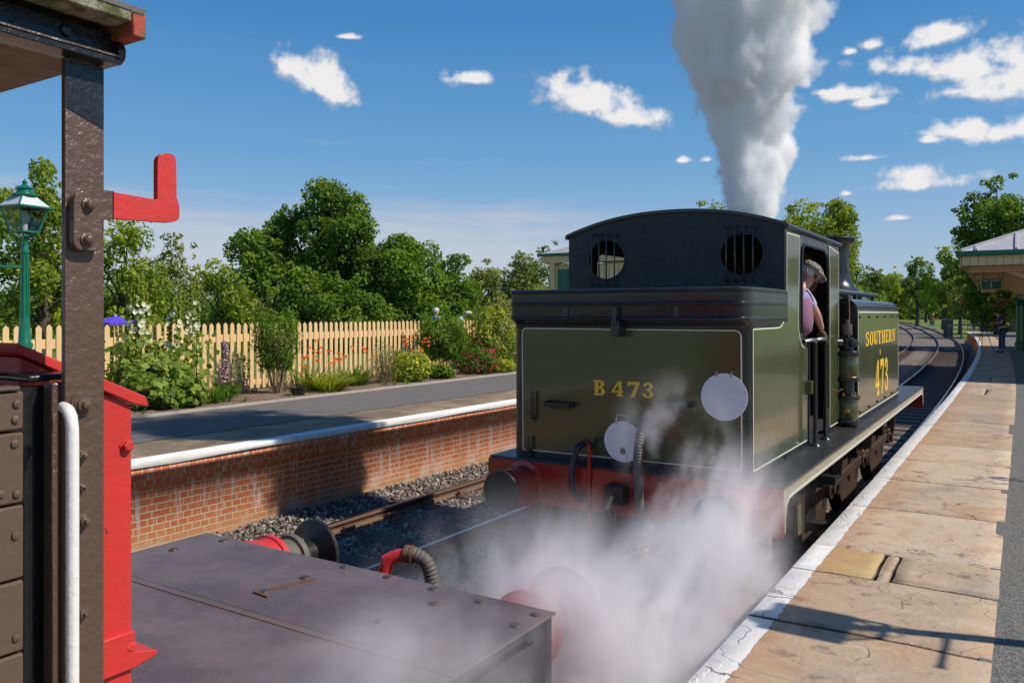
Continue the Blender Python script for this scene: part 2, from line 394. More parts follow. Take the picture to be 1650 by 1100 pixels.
# keep the drop at the platform faces hidden below the platforms: columns follow the bend
V = []; 
for y in ys:
    for x in xs:
        X = x - bend(min(y, 230)) * (1 if -14 < x < 4 else max(0, 1-abs(x+5)/140))
        if -8.6 < x < -.6:
            z = -.26
            if y > 110: z += (y-110)*.0115
        else:
            ramp = min(1, max(0, (y-78)/22)); z = .86*(1-ramp) - .24*ramp
            z += max(0, y-110)*.0115 + max(0, -x-45)*.01
            z += .05*math.sin(x*.3)*math.cos(y*.21) if (y > 85) else 0
        V.append((X, y, min(z, 10)))
nx = len(xs); Fq = [(j*nx+i, j*nx+i+1, (j+1)*nx+i+1, (j+1)*nx+i) for j in range(len(ys)-1) for i in range(nx-1)]
g = np_mesh('ground', V, Fq, 'grass', smooth=True); tag(g, kind='structure')

def ballast_mat(name, far=False):
    t = NT(name); P = t.coord(kind='World')
    v1 = t.voro(P, 24); col = t.n('ShaderNodeTexVoronoi'); col.inputs['Scale'].default_value = 24; t.L.new(P, col.inputs['Vector'])
    s = t.n('ShaderNodeSeparateColor'); t.L.new(col.outputs['Color'], s.inputs[0])
    c = t.mix(s.outputs[0], (.10, .085, .07), (.33, .29, .25))
    c = t.mix(t.rng(t.noise(P, .5, 4), .4, .7, 0, .65), c, (.17, .105, .07))
    c = t.mix(t.rng(t.noise(P, 5, 4), .5, .75, 0, .6), c, (.05, .045, .04))
    return t.set(col=c, rough=.85, nor=t.bump(t.m('MULTIPLY', v1, -1), 1, .035))
M['ballast'] = ballast_mat('ballast_stone')
def stone_mat():
    t = NT('loose_stone'); a = t.n('ShaderNodeAttribute'); a.attribute_name = 'tint'
    r = t.n('ShaderNodeValToRGB'); e = r.color_ramp.elements; e[0].color = (.055, .048, .042, 1); e[1].color = (.52, .48, .43, 1)
    for p_, c_ in ((.35, (.15, .12, .1, 1)), (.6, (.24, .21, .185, 1)), (.8, (.33, .26, .2, 1))):
        x = e.new(p_); x.color = c_
    t.L.new(a.outputs['Fac'], r.inputs[0]); n = t.noise(t.coord(kind='World'), 60, 4)
    return t.set(col=t.mix(t.rng(n, .4, .7, 0, .5), r.outputs[0], (.12, .1, .085)), rough=.8, nor=t.bump(n, .5, .006))
M['stones'] = stone_mat()
yy = np.concatenate([np.arange(-12, 14, 2.0), np.arange(14, 230, 3.0)])
V = []; Fq = []
cols = [-8.35, -7.2, -6.08, -5, -4.35, -3.4, -2.62, -1.9, -.8]
for y in yy:
    hz = (y-110)*.0115 if y > 110 else 0
    for i, c in enumerate(cols): V.append((c-bend(y), y, -.16+hz+(.03 if i in (0, 4, 8) else 0)))
n_ = len(cols)
for j in range(len(yy)-1):
    for i in range(n_-1): Fq.append((j*n_+i, j*n_+i+1, (j+1)*n_+i+1, (j+1)*n_+i))
tag(np_mesh('track_bed', V, Fq, 'ballast', smooth=True), kind='structure')

def scatter_stones(name, n, fx, size, seed, tintlo=0, tinthi=1):
    r = np.random.default_rng(seed)
    ph = (1+5**.5)/2
    base = np.array([(-1,ph,0),(1,ph,0),(-1,-ph,0),(1,-ph,0),(0,-1,ph),(0,1,ph),(0,-1,-ph),(0,1,-ph),(ph,0,-1),(ph,0,1),(-ph,0,-1),(-ph,0,1)])/1.9
    fc = np.array([(0,11,5),(0,5,1),(0,1,7),(0,7,10),(0,10,11),(1,5,9),(5,11,4),(11,10,2),(10,7,6),(7,1,8),(3,9,4),(3,4,2),(3,2,6),(3,6,8),(3,8,9),(4,9,5),(2,4,11),(6,2,10),(8,6,7),(9,8,1)])
    P = fx(r, n); n = len(P)
    S = size*(.55+.9*r.random((n,1)))*np.stack([.7+.6*r.random(n), .7+.6*r.random(n), .45+.4*r.random(n)], 1)
    V = base[None]*(1+.22*r.standard_normal((n,12,1)))*S[:, None, :]
    q = r.standard_normal((n,4)); q /= np.linalg.norm(q, axis=1, keepdims=True); a, b, c, d = q.T
    Rm = np.stack([1-2*(c*c+d*d), 2*(b*c-a*d), 2*(b*d+a*c), 2*(b*c+a*d), 1-2*(b*b+d*d), 2*(c*d-a*b), 2*(b*d-a*c), 2*(c*d+a*b), 1-2*(b*b+c*c)], 1).reshape(n,3,3)
    V = np.einsum('nij,nkj->nki', Rm, V)+P[:, None, :]
    Fq = (fc[None]+12*np.arange(n)[:, None, None]).reshape(-1, 3)
    t = np.repeat(np.clip(tintlo+(tinthi-tintlo)*r.random(n), 0, 1), 12)
    return np_mesh(name, V.reshape(-1, 3), Fq, 'stones', tint=t, nper=3)
def fx_track(r, n):
    y = 3.2+r.random(n)**1.3*12; x = -7.95+6.6*r.random(n)
    z = -.16+.012*r.random(n)+.035*np.clip(1-np.abs(x+4.35)/.8, 0, 1)+.05*np.clip((-7.3-x)/.6, 0, 1)
    onsl = (np.abs(((y-4.0)+.38) % .76 - .38) < .13) & (np.abs(x+6.08) < 1.32)
    keep = ~onsl & ~((x > -3.2) & (y > 6.5)) & ~((x > -5.2) & (y > 12))
    return np.stack([x, y, z], 1)[keep]
tag(scatter_stones('ballast', 36000, fx_track, .025, 3), kind='stuff')

# rails: bullhead section swept along each line
def rail(line, off, label, y0=-12, y1=215):
    ys_ = np.concatenate([np.arange(y0, 14, 1.5), np.arange(14, y1, 2.0)])
    prof = [(-.033,-.005),(-.026,0),(.026,0),(.033,-.005),(.034,-.035),(.010,-.048),(.009,-.105),(.033,-.118),(.033,-.143),(-.033,-.143),(-.033,-.118),(-.009,-.105),(-.010,-.048),(-.034,-.035)]
    V = []; Fq = []; n = len(prof)
    for y in ys_:
        x = line(y)+off; hz = (y-110)*.0115 if y > 110 else 0
        V += [(x+p, y, q+hz) for p, q in prof]
    for j in range(len(ys_)-1):
        for k in range(n): Fq.append((j*n+k, (j+1)*n+k, (j+1)*n+(k+1) % n, j*n+(k+1) % n))
    o = np_mesh('running_rail', V, Fq, 'rust'); tag(o, label, 'rail', 'running rails of the two tracks')
    V = []; Fq = []
    for y in ys_:
        x = line(y)+off; hz = (y-110)*.0115 if y > 110 else 0
        V += [(x-.024, y, .003+hz), (x+.024, y, .003+hz)]
    for j in range(len(ys_)-1): Fq.append((j*2, j*2+1, j*2+3, j*2+2))
    np_mesh('polished_top', V, Fq, 'steel', o)
rail(T1, .7475, 'bright rail running beside the white near platform edge')
rail(T1, -.7475, 'inner rail of the engine track, on the side away from the flagstone platform')
rail(T2, .7475, 'middle rail between the two tracks, shining through the steam')
rail(T2, -.7475, 'rusty rail lying closest to the brick platform wall')

M['sleeperwood'] = paint('creosoted_timber', (.055, .042, .032), .85, .6, (.12,.10,.085), .6, 30)
def sleeper_proto(label, group):
    t = thing('timber_sleeper', label, 'sleeper', group)
    MB().box(-1.3, 1.3, -.125, .125, -.26, -.138).build('plank', 'sleeperwood', t, bevel=.012)
    for s_ in (-1, 1):
        m_ = MB(); x = s_*.7475
        m_.box(x-.19, x+.19, -.1, .1, -.1455, -.12); m_.box(x-.1, x-.045, -.085, .085, -.121, -.045); m_.box(x+.045, x+.1, -.085, .085, -.121, -.06)
        for q in (-.15, .15): m_.lathe((x+q, 0, -.122), [(.024, 0), (.024, .02), (.014, .03)], n=8)
        m_.build('rail_chair', 'rust', t, bevel=.008)
    return t
def lay(line, ylist, label, group):
    p = None
    for y in ylist:
        if p is None: p = o = sleeper_proto(label, group)
        else: o = copy_tree(p)
        hz = 0; o.location = (line(y), y, 0); o.rotation_euler = (0, 0, math.atan2(2*max(0, y-14)/KR, 1))
lay(T2, [4.0+.76*i for i in range(17)]+[25+.76*i for i in range(56)], 'dark timber sleeper lying in the ballast of the empty track by the brick wall', 'sleepers of the empty track')
lay(T1, [3.2+.76*i for i in range(4)]+[15.3+.76*i for i in range(66)], 'dark timber sleeper lying in the ballast of the track the engine stands on', 'sleepers of the engine track')

# ---- near platform -------------------------------------------------
def slab_mat():
    t = NT('sandstone_flags'); P = t.coord(kind='World'); s, bd = sh_bend(t, P)
    u = t.m('ADD', t.m('ADD', s.outputs[0], 1.22), bd)
    isl = t.n('ShaderNodeAttribute'); isl.attribute_name = 'tint'
    mp = t.n('ShaderNodeMapping'); mp.inputs['Scale'].default_value = (1, 1.15, 1); t.L.new(P, mp.inputs[0])
    off = t.n('ShaderNodeVectorMath', operation='ADD'); cx = t.n('ShaderNodeCombineXYZ'); t.put(cx.inputs[2], t.m('MULTIPLY', isl.outputs['Fac'], 37.0))
    t.L.new(mp.outputs[0], off.inputs[0]); t.L.new(cx.outputs[0], off.inputs[1]); Q = off.outputs[0]
    a = t.noise(Q, 1.3, 7, .62, .6); b = t.noise(Q, 4.2, 9, .72, .25); c = t.noise(Q, 60, 5, .7)
    col = t.mix(isl.outputs['Fac'], (.42, .30, .19), (.57, .44, .31))
    col = t.mix(t.rng(a, .50, .66, 0, .7), col, (.46, .27, .145))
    col = t.mix(t.rng(a, .47, .33, 0, .8), col, (.34, .285, .225))
    col = t.mix(t.rng(b, .52, .68, 0, .45), col, (.64, .52, .39))
    col = t.mix(t.rng(b, .45, .35, 0, .85), col, (.22, .15, .10))
    col = t.mix(t.rng(c, .52, .70, 0, .5), col, (.18, .125, .085))
    yel = t.m('GREATER_THAN', isl.outputs['Fac'], 1.5)
    col = t.mix(t.m('MULTIPLY', yel, .75), col, (.50, .34, .12))
    edge = t.rng(t.m('ADD', u, t.m('MULTIPLY', t.m('SUBTRACT', a, .5), 1.2)), .42, .12)
    col = t.mix(t.m('MULTIPLY', edge, .6), col, (.42, .225, .12))
    # cracks and flaking layers
    wv = t.n('ShaderNodeVectorMath', operation='ADD'); nn = t.n('ShaderNodeTexNoise'); nn.inputs['Scale'].default_value = 2.2; nn.inputs['Detail'].default_value = 6; t.L.new(Q, nn.inputs['Vector'])
    sc3 = t.n('ShaderNodeVectorMath', operation='SCALE'); sc3.inputs['Scale'].default_value = .9; t.L.new(nn.outputs['Color'], sc3.inputs[0]); t.L.new(Q, wv.inputs[0]); t.L.new(sc3.outputs[0], wv.inputs[1])
    cr = t.voro(wv.outputs[0], .9, 'DISTANCE_TO_EDGE')
    gate = t.rng(t.noise(Q, 1.3, 2), .54, .62)
    crack = t.m('MULTIPLY', t.rng(cr, .007, .001), gate)
    col = t.mix(t.m('MULTIPLY', crack, .45), col, (.12, .085, .06))
    flake = t.rng(t.noise(Q, 1.6, 3, .5, 1.8), .50, .515)
    # white painted margin, rough inner edge, worn spots
    e = t.m('ADD', .155, t.m('MULTIPLY', t.m('SUBTRACT', t.noise(P, 9, 6, .7), .5), .055))
    wh = t.m('MULTIPLY', t.rng(t.m('SUBTRACT', e, u), 0, .004), t.rng(t.noise(P, 24, 6, .7), .68, .655))
    wh = t.m('MULTIPLY', wh, t.m('SUBTRACT', 1.0, t.m('MULTIPLY', crack, .9)))
    wcol = t.mix(t.rng(t.noise(P, 6, 6, .7), .45, .75, 0, .5), (.82, .80, .76), (.58, .54, .48))
    rim = t.n('ShaderNodeAttribute'); rim.attribute_name = 'rim'; jd = t.rng(t.m('ADD', rim.outputs['Fac'], t.m('MULTIPLY', t.m('SUBTRACT', t.noise(P, 18, 5, .7), .5), .9)), .35, .75)
    fin = t.mix(t.m('MULTIPLY', jd, .85), t.mix(wh, col, wcol), (.035, .027, .02))
    h = t.m('ADD', t.m('MULTIPLY', b, .6), t.m('ADD', t.m('MULTIPLY', c, .12), t.m('MULTIPLY', flake, .22)))
    h = t.m('SUBTRACT', h, t.m('MULTIPLY', crack, .8))
    return t.set(col=fin, rough=t.rng(b, .3, .7, .62, .85), nor=t.bump(h, 1.0, .02), spec=.35)
M['flags'] = slab_mat()
def asphalt_mat(name, base, warm=1.0):
    t = NT(name); P = t.coord(kind='World')
    v = t.n('ShaderNodeTexVoronoi'); v.inputs['Scale'].default_value = 95; t.L.new(P, v.inputs['Vector']); s = t.n('ShaderNodeSeparateColor'); t.L.new(v.outputs['Color'], s.inputs[0])
    c = t.mix(s.outputs[0], tuple(base*.55*k for k in (1.02, 1, .98)), tuple(base*1.7*k for k in (1.05*warm**.3, 1, .86)))
    c = t.mix(t.rng(t.noise(P, .8, 5, .6), .4, .7, 0, .5), c, (base*1.32, base*1.2, base*1.0))
    c = t.mix(t.rng(t.noise(P, 7, 5, .7), .55, .75, 0, .5), c, (base*.45,)*3)
    return t.set(col=c, rough=.85, nor=t.bump(t.m('ADD', v.outputs['Distance'], t.noise(P, 20, 4)), .6, .006))
M['asphalt1'] = asphalt_mat('near_platform_asphalt', .125); M['asphalt2'] = asphalt_mat('far_platform_asphalt', .125, 1.25)
joints = [-3.0, -1.6, -.2, 1.4, 2.85, 4.2, 5.71, 7.04, 8.34, 9.5, 10.7, 11.95, 13.3, 14.4, 15.6]
while joints[-1] < YEND-1.6: joints.append(joints[-1]+1.0+.55*random.random())
joints.append(YEND)
V = []; Fq = []; Ti = []; Rm_ = []
def slab(u0, u1, y0, y1, tint, z=PZ, n=8):
    """one flag: rounded worn edges, wobbling outline"""
    g_ = .010; o = len(V); sl_ = (random.uniform(-.003, .003), random.uniform(-.003, .003)); dz = random.uniform(-.003, .0015)
    us = [u0+g_]+list(np.linspace(u0+g_+.012, u1-g_-.012, n))+[u1-g_]; vs_ = [y0+g_]+list(np.linspace(y0+g_+.016, y1-g_-.016, n))+[y1-g_]
    ph = random.random()*20; m_ = len(us)
    for j, y in enumerate(vs_):
        for i, u in enumerate(us):
            jw = lambda u_, q_: .011*math.sin(u_*5+q_*7)+.005*math.sin(u_*19+q_*3)+.0025*math.sin(u_*47+q_)
            wu = 0 if (u0 <= 0.001 and i == 0) else (.006*math.sin(y*4.1)+.004*math.sin(y*17))*(i in (0, m_-1)); wv = jw(u, y1)*(j >= m_-2)+jw(u, y0)*(j <= 1)
            e_ = (i in (0, m_-1)) or (j in (0, m_-1))
            zz = z+dz+sl_[0]*(u-u0)+sl_[1]*(y-y0)-(.016 if e_ else 0)
            V.append((E1(y)+u+wu, y+wv, zz)); Ti.append(tint); Rm_.append(1.0 if (j in (0, m_-1) or i == m_-1 or (i == 0 and u0 > .01)) else 0.0)
    for j in range(m_-1):
        for i in range(m_-1): Fq.append((o+j*m_+i, o+j*m_+i+1, o+(j+1)*m_+i+1, o+(j+1)*m_+i))
    # skirts down
    rim = [j*m_ for j in range(m_)][::-1]+[i for i in range(m_)]+[j*m_+m_-1 for j in range(m_)]+[(m_-1)*m_+i for i in range(m_-1, -1, -1)]
    b = len(V)
    for k in rim: V.append((V[o+k][0], V[o+k][1], z-.075)); Ti.append(tint); Rm_.append(Rm_[o+k])
    for k in range(len(rim)-1): Fq.append((o+rim[k], o+rim[k+1], b+k+1, b+k))
for a_, b_ in zip(joints[:-1], joints[1:]):
    if abs(a_-4.2) < .01:
        slab(0, 1.12, 4.2, 5.12, .35); slab(0, .48, 5.12, 5.71, 1.9); q_ = len(Rm_); slab(.473, .562, 5.12, 5.71, .5, PZ-.006, 3); Rm_[q_:] = [0.3]*(len(Rm_)-q_); slab(.555, 1.12, 5.12, 5.71, .4)
    elif random.random() < .12 and a_ > 16: slab(0, .6, a_, b_, random.random()); slab(.6, 1.12, a_, b_, random.random())
    else: slab(0, 1.12, a_, b_, random.random())
o = np_mesh('platform_flagstones', V, Fq, 'flags', tint=Ti, smooth=False); at_ = o.data.attributes.new('rim', 'FLOAT', 'POINT'); at_.data.foreach_set('value', np.array(Rm_, dtype=np.float32)); tag(o, kind='structure')

def strip(name, fx0, fx1, z, mat, y0, y1, kind='structure', step=2.0, parent=None):
    ys_ = np.arange(y0, y1+step*.5, step); V = []; Fq = []
    for y in ys_:
        y = min(y, y1); V += [(fx0(y), y, z), (fx1(y), y, z)]
    for j in range(len(ys_)-1): Fq.append((2*j, 2*j+1, 2*j+3, 2*j+2))
    o = np_mesh(name, V, Fq, mat, parent)
    if kind: o['kind'] = kind
    return o
strip('platform_asphalt', lambda y: E1(y)+1.05, lambda y: 9, PZ-.006, 'asphalt1', -12, YEND)
strip('bedding_mortar', lambda y: E1(y)+.03, lambda y: E1(y)+1.1, PZ-.028, 'dark', -3, YEND)
def brick_mat(name, stains=1.0):
    t = NT(name); P = t.coord(kind='World'); s = t.n('ShaderNodeSeparateXYZ'); t.L.new(P, s.inputs[0])
    cx = t.n('ShaderNodeCombineXYZ'); t.put(cx.inputs[0], t.m('ADD', s.outputs[1], s.outputs[0])); t.put(cx.inputs[1], s.outputs[2])
    wob = t.n('ShaderNodeVectorMath', operation='ADD'); ns = t.n('ShaderNodeTexNoise'); ns.inputs['Scale'].default_value = 14; t.L.new(P, ns.inputs['Vector'])
    s3 = t.n('ShaderNodeVectorMath', operation='SCALE'); s3.inputs['Scale'].default_value = .008; t.L.new(ns.outputs['Color'], s3.inputs[0]); t.L.new(cx.outputs[0], wob.inputs[0]); t.L.new(s3.outputs[0], wob.inputs[1])
    b = t.n('ShaderNodeTexBrick', offset=.5, offset_frequency=2, squash=.5, squash_frequency=2); t.L.new(wob.outputs[0], b.inputs['Vector'])
    b.inputs['Scale'].default_value = 1; b.inputs['Brick Width'].default_value = .225; b.inputs['Row Height'].default_value = .075; b.inputs['Mortar Size'].default_value = .0085
    b.inputs['Mortar Smooth'].default_value = .2; b.inputs['Bias'].default_value = 0
    b.inputs['Color1'].default_value = (.86, .28, .12, 1); b.inputs['Color2'].default_value = (.70, .20, .09, 1); b.inputs['Mortar'].default_value = (.86, .72, .50, 1)
    n1 = t.noise(P, 2.2, 6, .65); n2 = t.noise(P, 40, 5, .7)
    col = t.mix(t.rng(n1, .45, .7, 0, .5), b.outputs['Color'], (.66, .26, .11))
    col = t.mix(t.rng(n2, .55, .78, 0, .3), col, (.2, .07, .04))
    # lime streaks that have run down from the coping
    mp = t.coord((1, 3.0, .42), 'World'); st = t.noise(mp, 3.0, 6, .72)
    mp2 = t.coord((6, 14, 1.2), 'World'); st2 = t.noise(mp2, 2.0, 5, .7)
    lime = t.m('MULTIPLY', t.rng(st, .53, .62), t.rng(st2, .40, .55))
    lime = t.m('MULTIPLY', lime, t.rng(s.outputs[2], -.1, .3, .25, 1))
    low = t.m('MULTIPLY', t.rng(s.outputs[2], .22, -.05), t.rng(t.noise(P, 1.6, 6, .7), .5, .6))
    lime = t.m('MULTIPLY', t.m('MAXIMUM', lime, t.m('MULTIPLY', low, .8)), .9*stains, clamp=True)
    col = t.mix(lime, col, (.86, .76, .70))
    col = t.mix(t.m('MULTIPLY', t.rng(s.outputs[2], .12, -.1), .6), col, (.50, .34, .17))
    h = t.m('SUBTRACT', t.m('MULTIPLY', n2, .25), b.outputs['Fac'])
    return t.set(col=col, rough=.85, nor=t.bump(h, .8, .006), spec=.3)
M['brick'] = brick_mat('red_brick_wall')
def wall_strip(name, prof, fx, y0, y1, mat, step=2.0):
    """prof: (offset, z) section extruded along the platform edge curve"""
    ys_ = np.arange(y0, y1+.01, step); n = len(prof); V = []; Fq = []
    for y in ys_: V += [(fx(y)+p, y, q) for p, q in prof]
    for j in range(len(ys_)-1):
        for k in range(n-1): Fq.append((j*n+k, j*n+k+1, (j+1)*n+k+1, (j+1)*n+k))
    o = np_mesh(name, V, Fq, mat); o['kind'] = 'structure'; return o
# far platform: brick wall with three corbelled courses
wall_strip('platform_wall_far', [(-.20, -.4), (-.20, .60), (-.10, .603), (-.10, .675), (-.065, .678), (-.065, .750), (-.03, .753), (-.03, .825), (-.6, .83)], E2, -12, YEND, 'brick')
wall_strip('platform_wall_near', [(.10, -.4), (.10, .70), (.06, .703), (.06, PZ-.08), (.8, PZ-.079)], E1, -12, YEND, 'brick')
MB().box(E1(YEND)+.1, 9, YEND-.3, YEND, -.4, PZ-.008).build('platform_end', 'brick')['kind'] = 'structure'
def coping2_mat():
    t = NT('far_coping_stone'); P = t.coord(kind='World'); s, bd = sh_bend(t, P)
    q = t.m('MULTIPLY', t.m('MAXIMUM', t.m('SUBTRACT', 12.0, s.outputs[1]), 0.0), .0275)
    u = t.m('SUBTRACT', t.m('SUBTRACT', t.m('SUBTRACT', -7.65, q), bd), s.outputs[0])
    a = t.noise(P, 1.5, 7, .65, .5); b = t.noise(P, 9, 6, .7)
    col = t.mix(t.rng(a, .4, .62), (.20, .145, .095), (.36, .27, .15))
    col = t.mix(t.rng(b, .45, .7, 0, .5), col, (.13, .09, .06))
    jy = t.m('PINGPONG', t.m('ADD', s.outputs[1], .3), 1.1)
    jt = t.m('MULTIPLY', t.rng(jy, .012, .004), t.m('GREATER_THAN', u, -.2))
    col = t.mix(t.m('MULTIPLY', jt, .9), col, (.04, .03, .02))
    e = t.m('ADD', .18, t.m('MULTIPLY', t.m('SUBTRACT', b, .5), .03))
    wh = t.m('MULTIPLY', t.rng(t.m('SUBTRACT', e, u), 0, .006), t.rng(t.noise(P, 11, 6, .7), .70, .67))
    wcol = t.mix(t.rng(b, .45, .75, 0, .4), (.80, .79, .76), (.6, .58, .54))
    return t.set(col=t.mix(wh, col, wcol), rough=.75, nor=t.bump(t.m('SUBTRACT', b, jt), .4, .01))
M['coping2'] = coping2_mat()
def coping2():
    ys_ = np.arange(-12, YEND+.01, .5); V = []; Fq = []; r = random.Random(4)
    prof = [(-.10, .826), (-.004, .826), (0, .830), (.001, PZ-.006), (-.006, PZ), (-.3, PZ+.002), (-1.12, PZ+.004)]; n = len(prof); per = 2.2
    for y in ys_:
        nick = .008*math.sin(y*3.1)+.005*math.sin(y*11)+r.uniform(-.004, .004)
        V += [(E2(y)+p+(nick*.7 if k in (1,2,3) else 0), y, q+(nick*.8 if k in (0,1,2) else 0)) for k, (p, q) in enumerate(prof)]
    for j in range(len(ys_)-1):
        for k in range(n-1): Fq.append((j*n+k, j*n+k+1, (j+1)*n+k+1, (j+1)*n+k))
    o = np_mesh('platform_coping', V, Fq, 'coping2', smooth=False); o['kind'] = 'structure'
coping2()
strip('platform_asphalt_far', lambda y: -11.0-.8*bend(y), lambda y: E2(y)-1.1, PZ+.010, 'asphalt2', -12, YEND)
# kerb edging of the far platform, then the planting bed
MB().add(*(lambda ys_: ([(x-.8*bend(y)+.012*math.sin(y*2.3), y, z) for y in ys_ for x, z in ((-11.09, .86), (-11.09, .945), (-11.0, .945), (-11.0, .86))],
      [(j*4+k, j*4+k+1, j*4+5+k, j*4+4+k) for j in range(len(ys_)-1) for k in range(3)]))(list(np.arange(-12, 80, 1.0)))).build('kerb_edging', paint('concrete_edging', (.42, .38, .33), .85, .6, None, .5, 30))['kind'] = 'structure'
def soil_mat():
    t = NT('bark_mulch_soil'); P = t.coord(kind='World'); v = t.n('ShaderNodeTexVoronoi'); v.inputs['Scale'].default_value = 30; t.L.new(P, v.inputs['Vector']); s = t.n('ShaderNodeSeparateColor'); t.L.new(v.outputs['Color'], s.inputs[0])
    c = t.mix(s.outputs[0], (.14, .085, .05), (.38, .27, .18)); c = t.mix(t.rng(t.noise(P, 3, 5), .45, .7, 0, .7), c, (.10, .065, .04))
    return t.set(col=c, rough=.95, nor=t.bump(v.outputs['Distance'], 1, .03))
M['soil'] = soil_mat()
strip('planting_bed', lambda y: -13.9-.8*bend(y), lambda y: -11.05-.8*bend(y), PZ+.012, 'soil', -12, 75)
# ---------------------------------------------------------------- plates with holes, slab-serif lettering
from mathutils.geometry import delaunay_2d_cdt
def plate(outer, holes, tomap, th):
    """flat plate from a 2-D outline with holes; tomap(p, t) -> 3-D, t = 0 / th"""
    pts = []; edges = []; 
    for loop in [outer]+holes:
        b = len(pts); pts += [Vector(p) for p in loop]; edges += [(b+i, b+(i+1) % len(loop)) for i in range(len(loop))]
    vs, es, fs, *_ = delaunay_2d_cdt(pts, edges, [], 0, 1e-6)
    def inside(p, loop):
        c = False
        for i in range(len(loop)):
            a = loop[i]; b = loop[i-1]
            if (a[1] > p[1]) != (b[1] > p[1]) and p[0] < (b[0]-a[0])*(p[1]-a[1])/(b[1]-a[1])+a[0]: c = not c
        return c
    keep = []
    for f in fs:
        g_ = sum((vs[i] for i in f), Vector((0, 0)))/len(f)
        if inside(g_, outer) and not any(inside(g_, h) for h in holes): keep.append(f)
    n = len(vs); V = [tomap(v, 0) for v in vs]+[tomap(v, th) for v in vs]
    F_ = [tuple(f) for f in keep]+[tuple(i+n for i in reversed(f)) for f in keep]
    cnt = {}
    for f in keep:
        for i in range(len(f)):
            e = (f[i], f[(i+1) % len(f)]); k = tuple(sorted(e)); cnt.setdefault(k, []).append(e)
    for k, v in cnt.items():
        if len(v) == 1: a, b = v[0]; F_.append((b, a, a+n, b+n))
    return V, F_
def ell(cx, cz, rx, rz, n=28): return [(cx+rx*math.cos(2*math.pi*k/n), cz+rz*math.sin(2*math.pi*k/n)) for k in range(n)]

def rc(x0, y0, x1, y1): return [(x0,y0),(x1,y0),(x1,y1),(x0,y1)]
def arcband(cx, cy, rx, ry, tx, ty, a0, a1, n=14):
    o = []; i_ = []
    for k in range(n+1):
        a = R(a0+(a1-a0)*k/n); o.append((cx+rx*math.cos(a), cy+ry*math.sin(a))); i_.append((cx+(rx-tx)*math.cos(a), cy+(ry-ty)*math.sin(a)))
    return o+i_[::-1]
TK, TN = .245, .105
def glyph(ch):
    """polygons of a slab-serif capital in a box of its width x 1"""
    S = TN
    if ch == 'B': return .78, [rc(.08,0,.08+TK,1), rc(0,0,.45,S), rc(0,1-S,.45,1), rc(.2,.5-S/2,.45,.5+S/2), arcband(.42,.26,.34,.26,TK,S,-90,90), arcband(.40,.75,.32,.25,TK*.95,S,-90,90)]
    if ch == '4': return .74, [rc(.42,0,.42+TK*.9,1), rc(.30,0,.74,S), [(.42,1),(.55,1),(.14,.33),(.0,.33)], rc(0,.25,.74,.25+S*1.15)]
    if ch == '7': return .72, [rc(.03,1-TK*.8,.72,1), rc(.03,.72,.03+S,1), [(.52,.86),(.72,.9),(.42,0),(.18,0)]]
    if ch == '3': return .72, [arcband(.34,.27,.36,.27,TK,S,-160,92), arcband(.34,.75,.32,.25,TK*.95,S,-88,160), rc(.22,.47,.36,.56), ell(.11,.22,.1,.09,10), ell(.12,.80,.1,.09,10)]
    if ch == 'S': return .74, [arcband(.37,.74,.33,.26,TK*.9,S,30,270), arcband(.37,.27,.35,.27,TK*.9,S,-150,90), rc(.62,.68,.70,1), rc(.02,0,.10,.33), [(.12,.62),(.32,.62),(.66,.38),(.44,.38)]]
    if ch == 'O': return .82, [arcband(.41,.5,.40,.5,TK,S,0,360,24)]
    if ch == 'U': return .88, [rc(.1,.3,.1+TK,1), rc(.64,.3,.64+S*1.2,1), rc(0,1-S,.40,1), rc(.53,1-S,.88,1), arcband(.42,.34,.32,.34,TK,S,180,360)]
    if ch == 'T': return .80, [rc(.4-TK/2,0,.4+TK/2,1), rc(.2,0,.6,S), rc(0,1-S,.8,1), rc(0,.70,S*.9,1), rc(.8-S*.9,.70,.8,1)]
    if ch == 'H': return .92, [rc(.1,0,.1+TK,1), rc(.62,0,.62+TK,1), rc(0,0,.40,S), rc(.52,0,.92,S), rc(0,1-S,.40,1), rc(.52,1-S,.92,1), rc(.2,.46,.7,.46+S)]
    if ch == 'E': return .80, [rc(.1,0,.1+TK,1), rc(0,0,.8,S), rc(0,1-S,.78,1), rc(.2,.46,.55,.46+S), rc(.8-S*.9,0,.8,.32), rc(.78-S*.9,.70,.78,1), rc(.50,.36,.50+S*.8,.64)]
    if ch == 'R': return .90, [rc(.1,0,.1+TK,1), rc(0,0,.40,S), rc(0,1-S,.45,1), rc(.2,.47,.45,.47+S), arcband(.42,.75,.34,.25,TK*.95,S,-90,90), [(.42,.5),(.62,.5),(.80,0),(.58,0)], rc(.56,0,.90,S)]
    if ch == 'N': return .94, [rc(.12,0,.12+S*1.1,1), rc(.70,0,.70+S*1.1,1), [(.10,1),(.34,1),(.80,0),(.62,0)], rc(0,0,.34,S), rc(.60,1-S,.94,1), rc(0,1-S,.26,1)]
    return .4, []
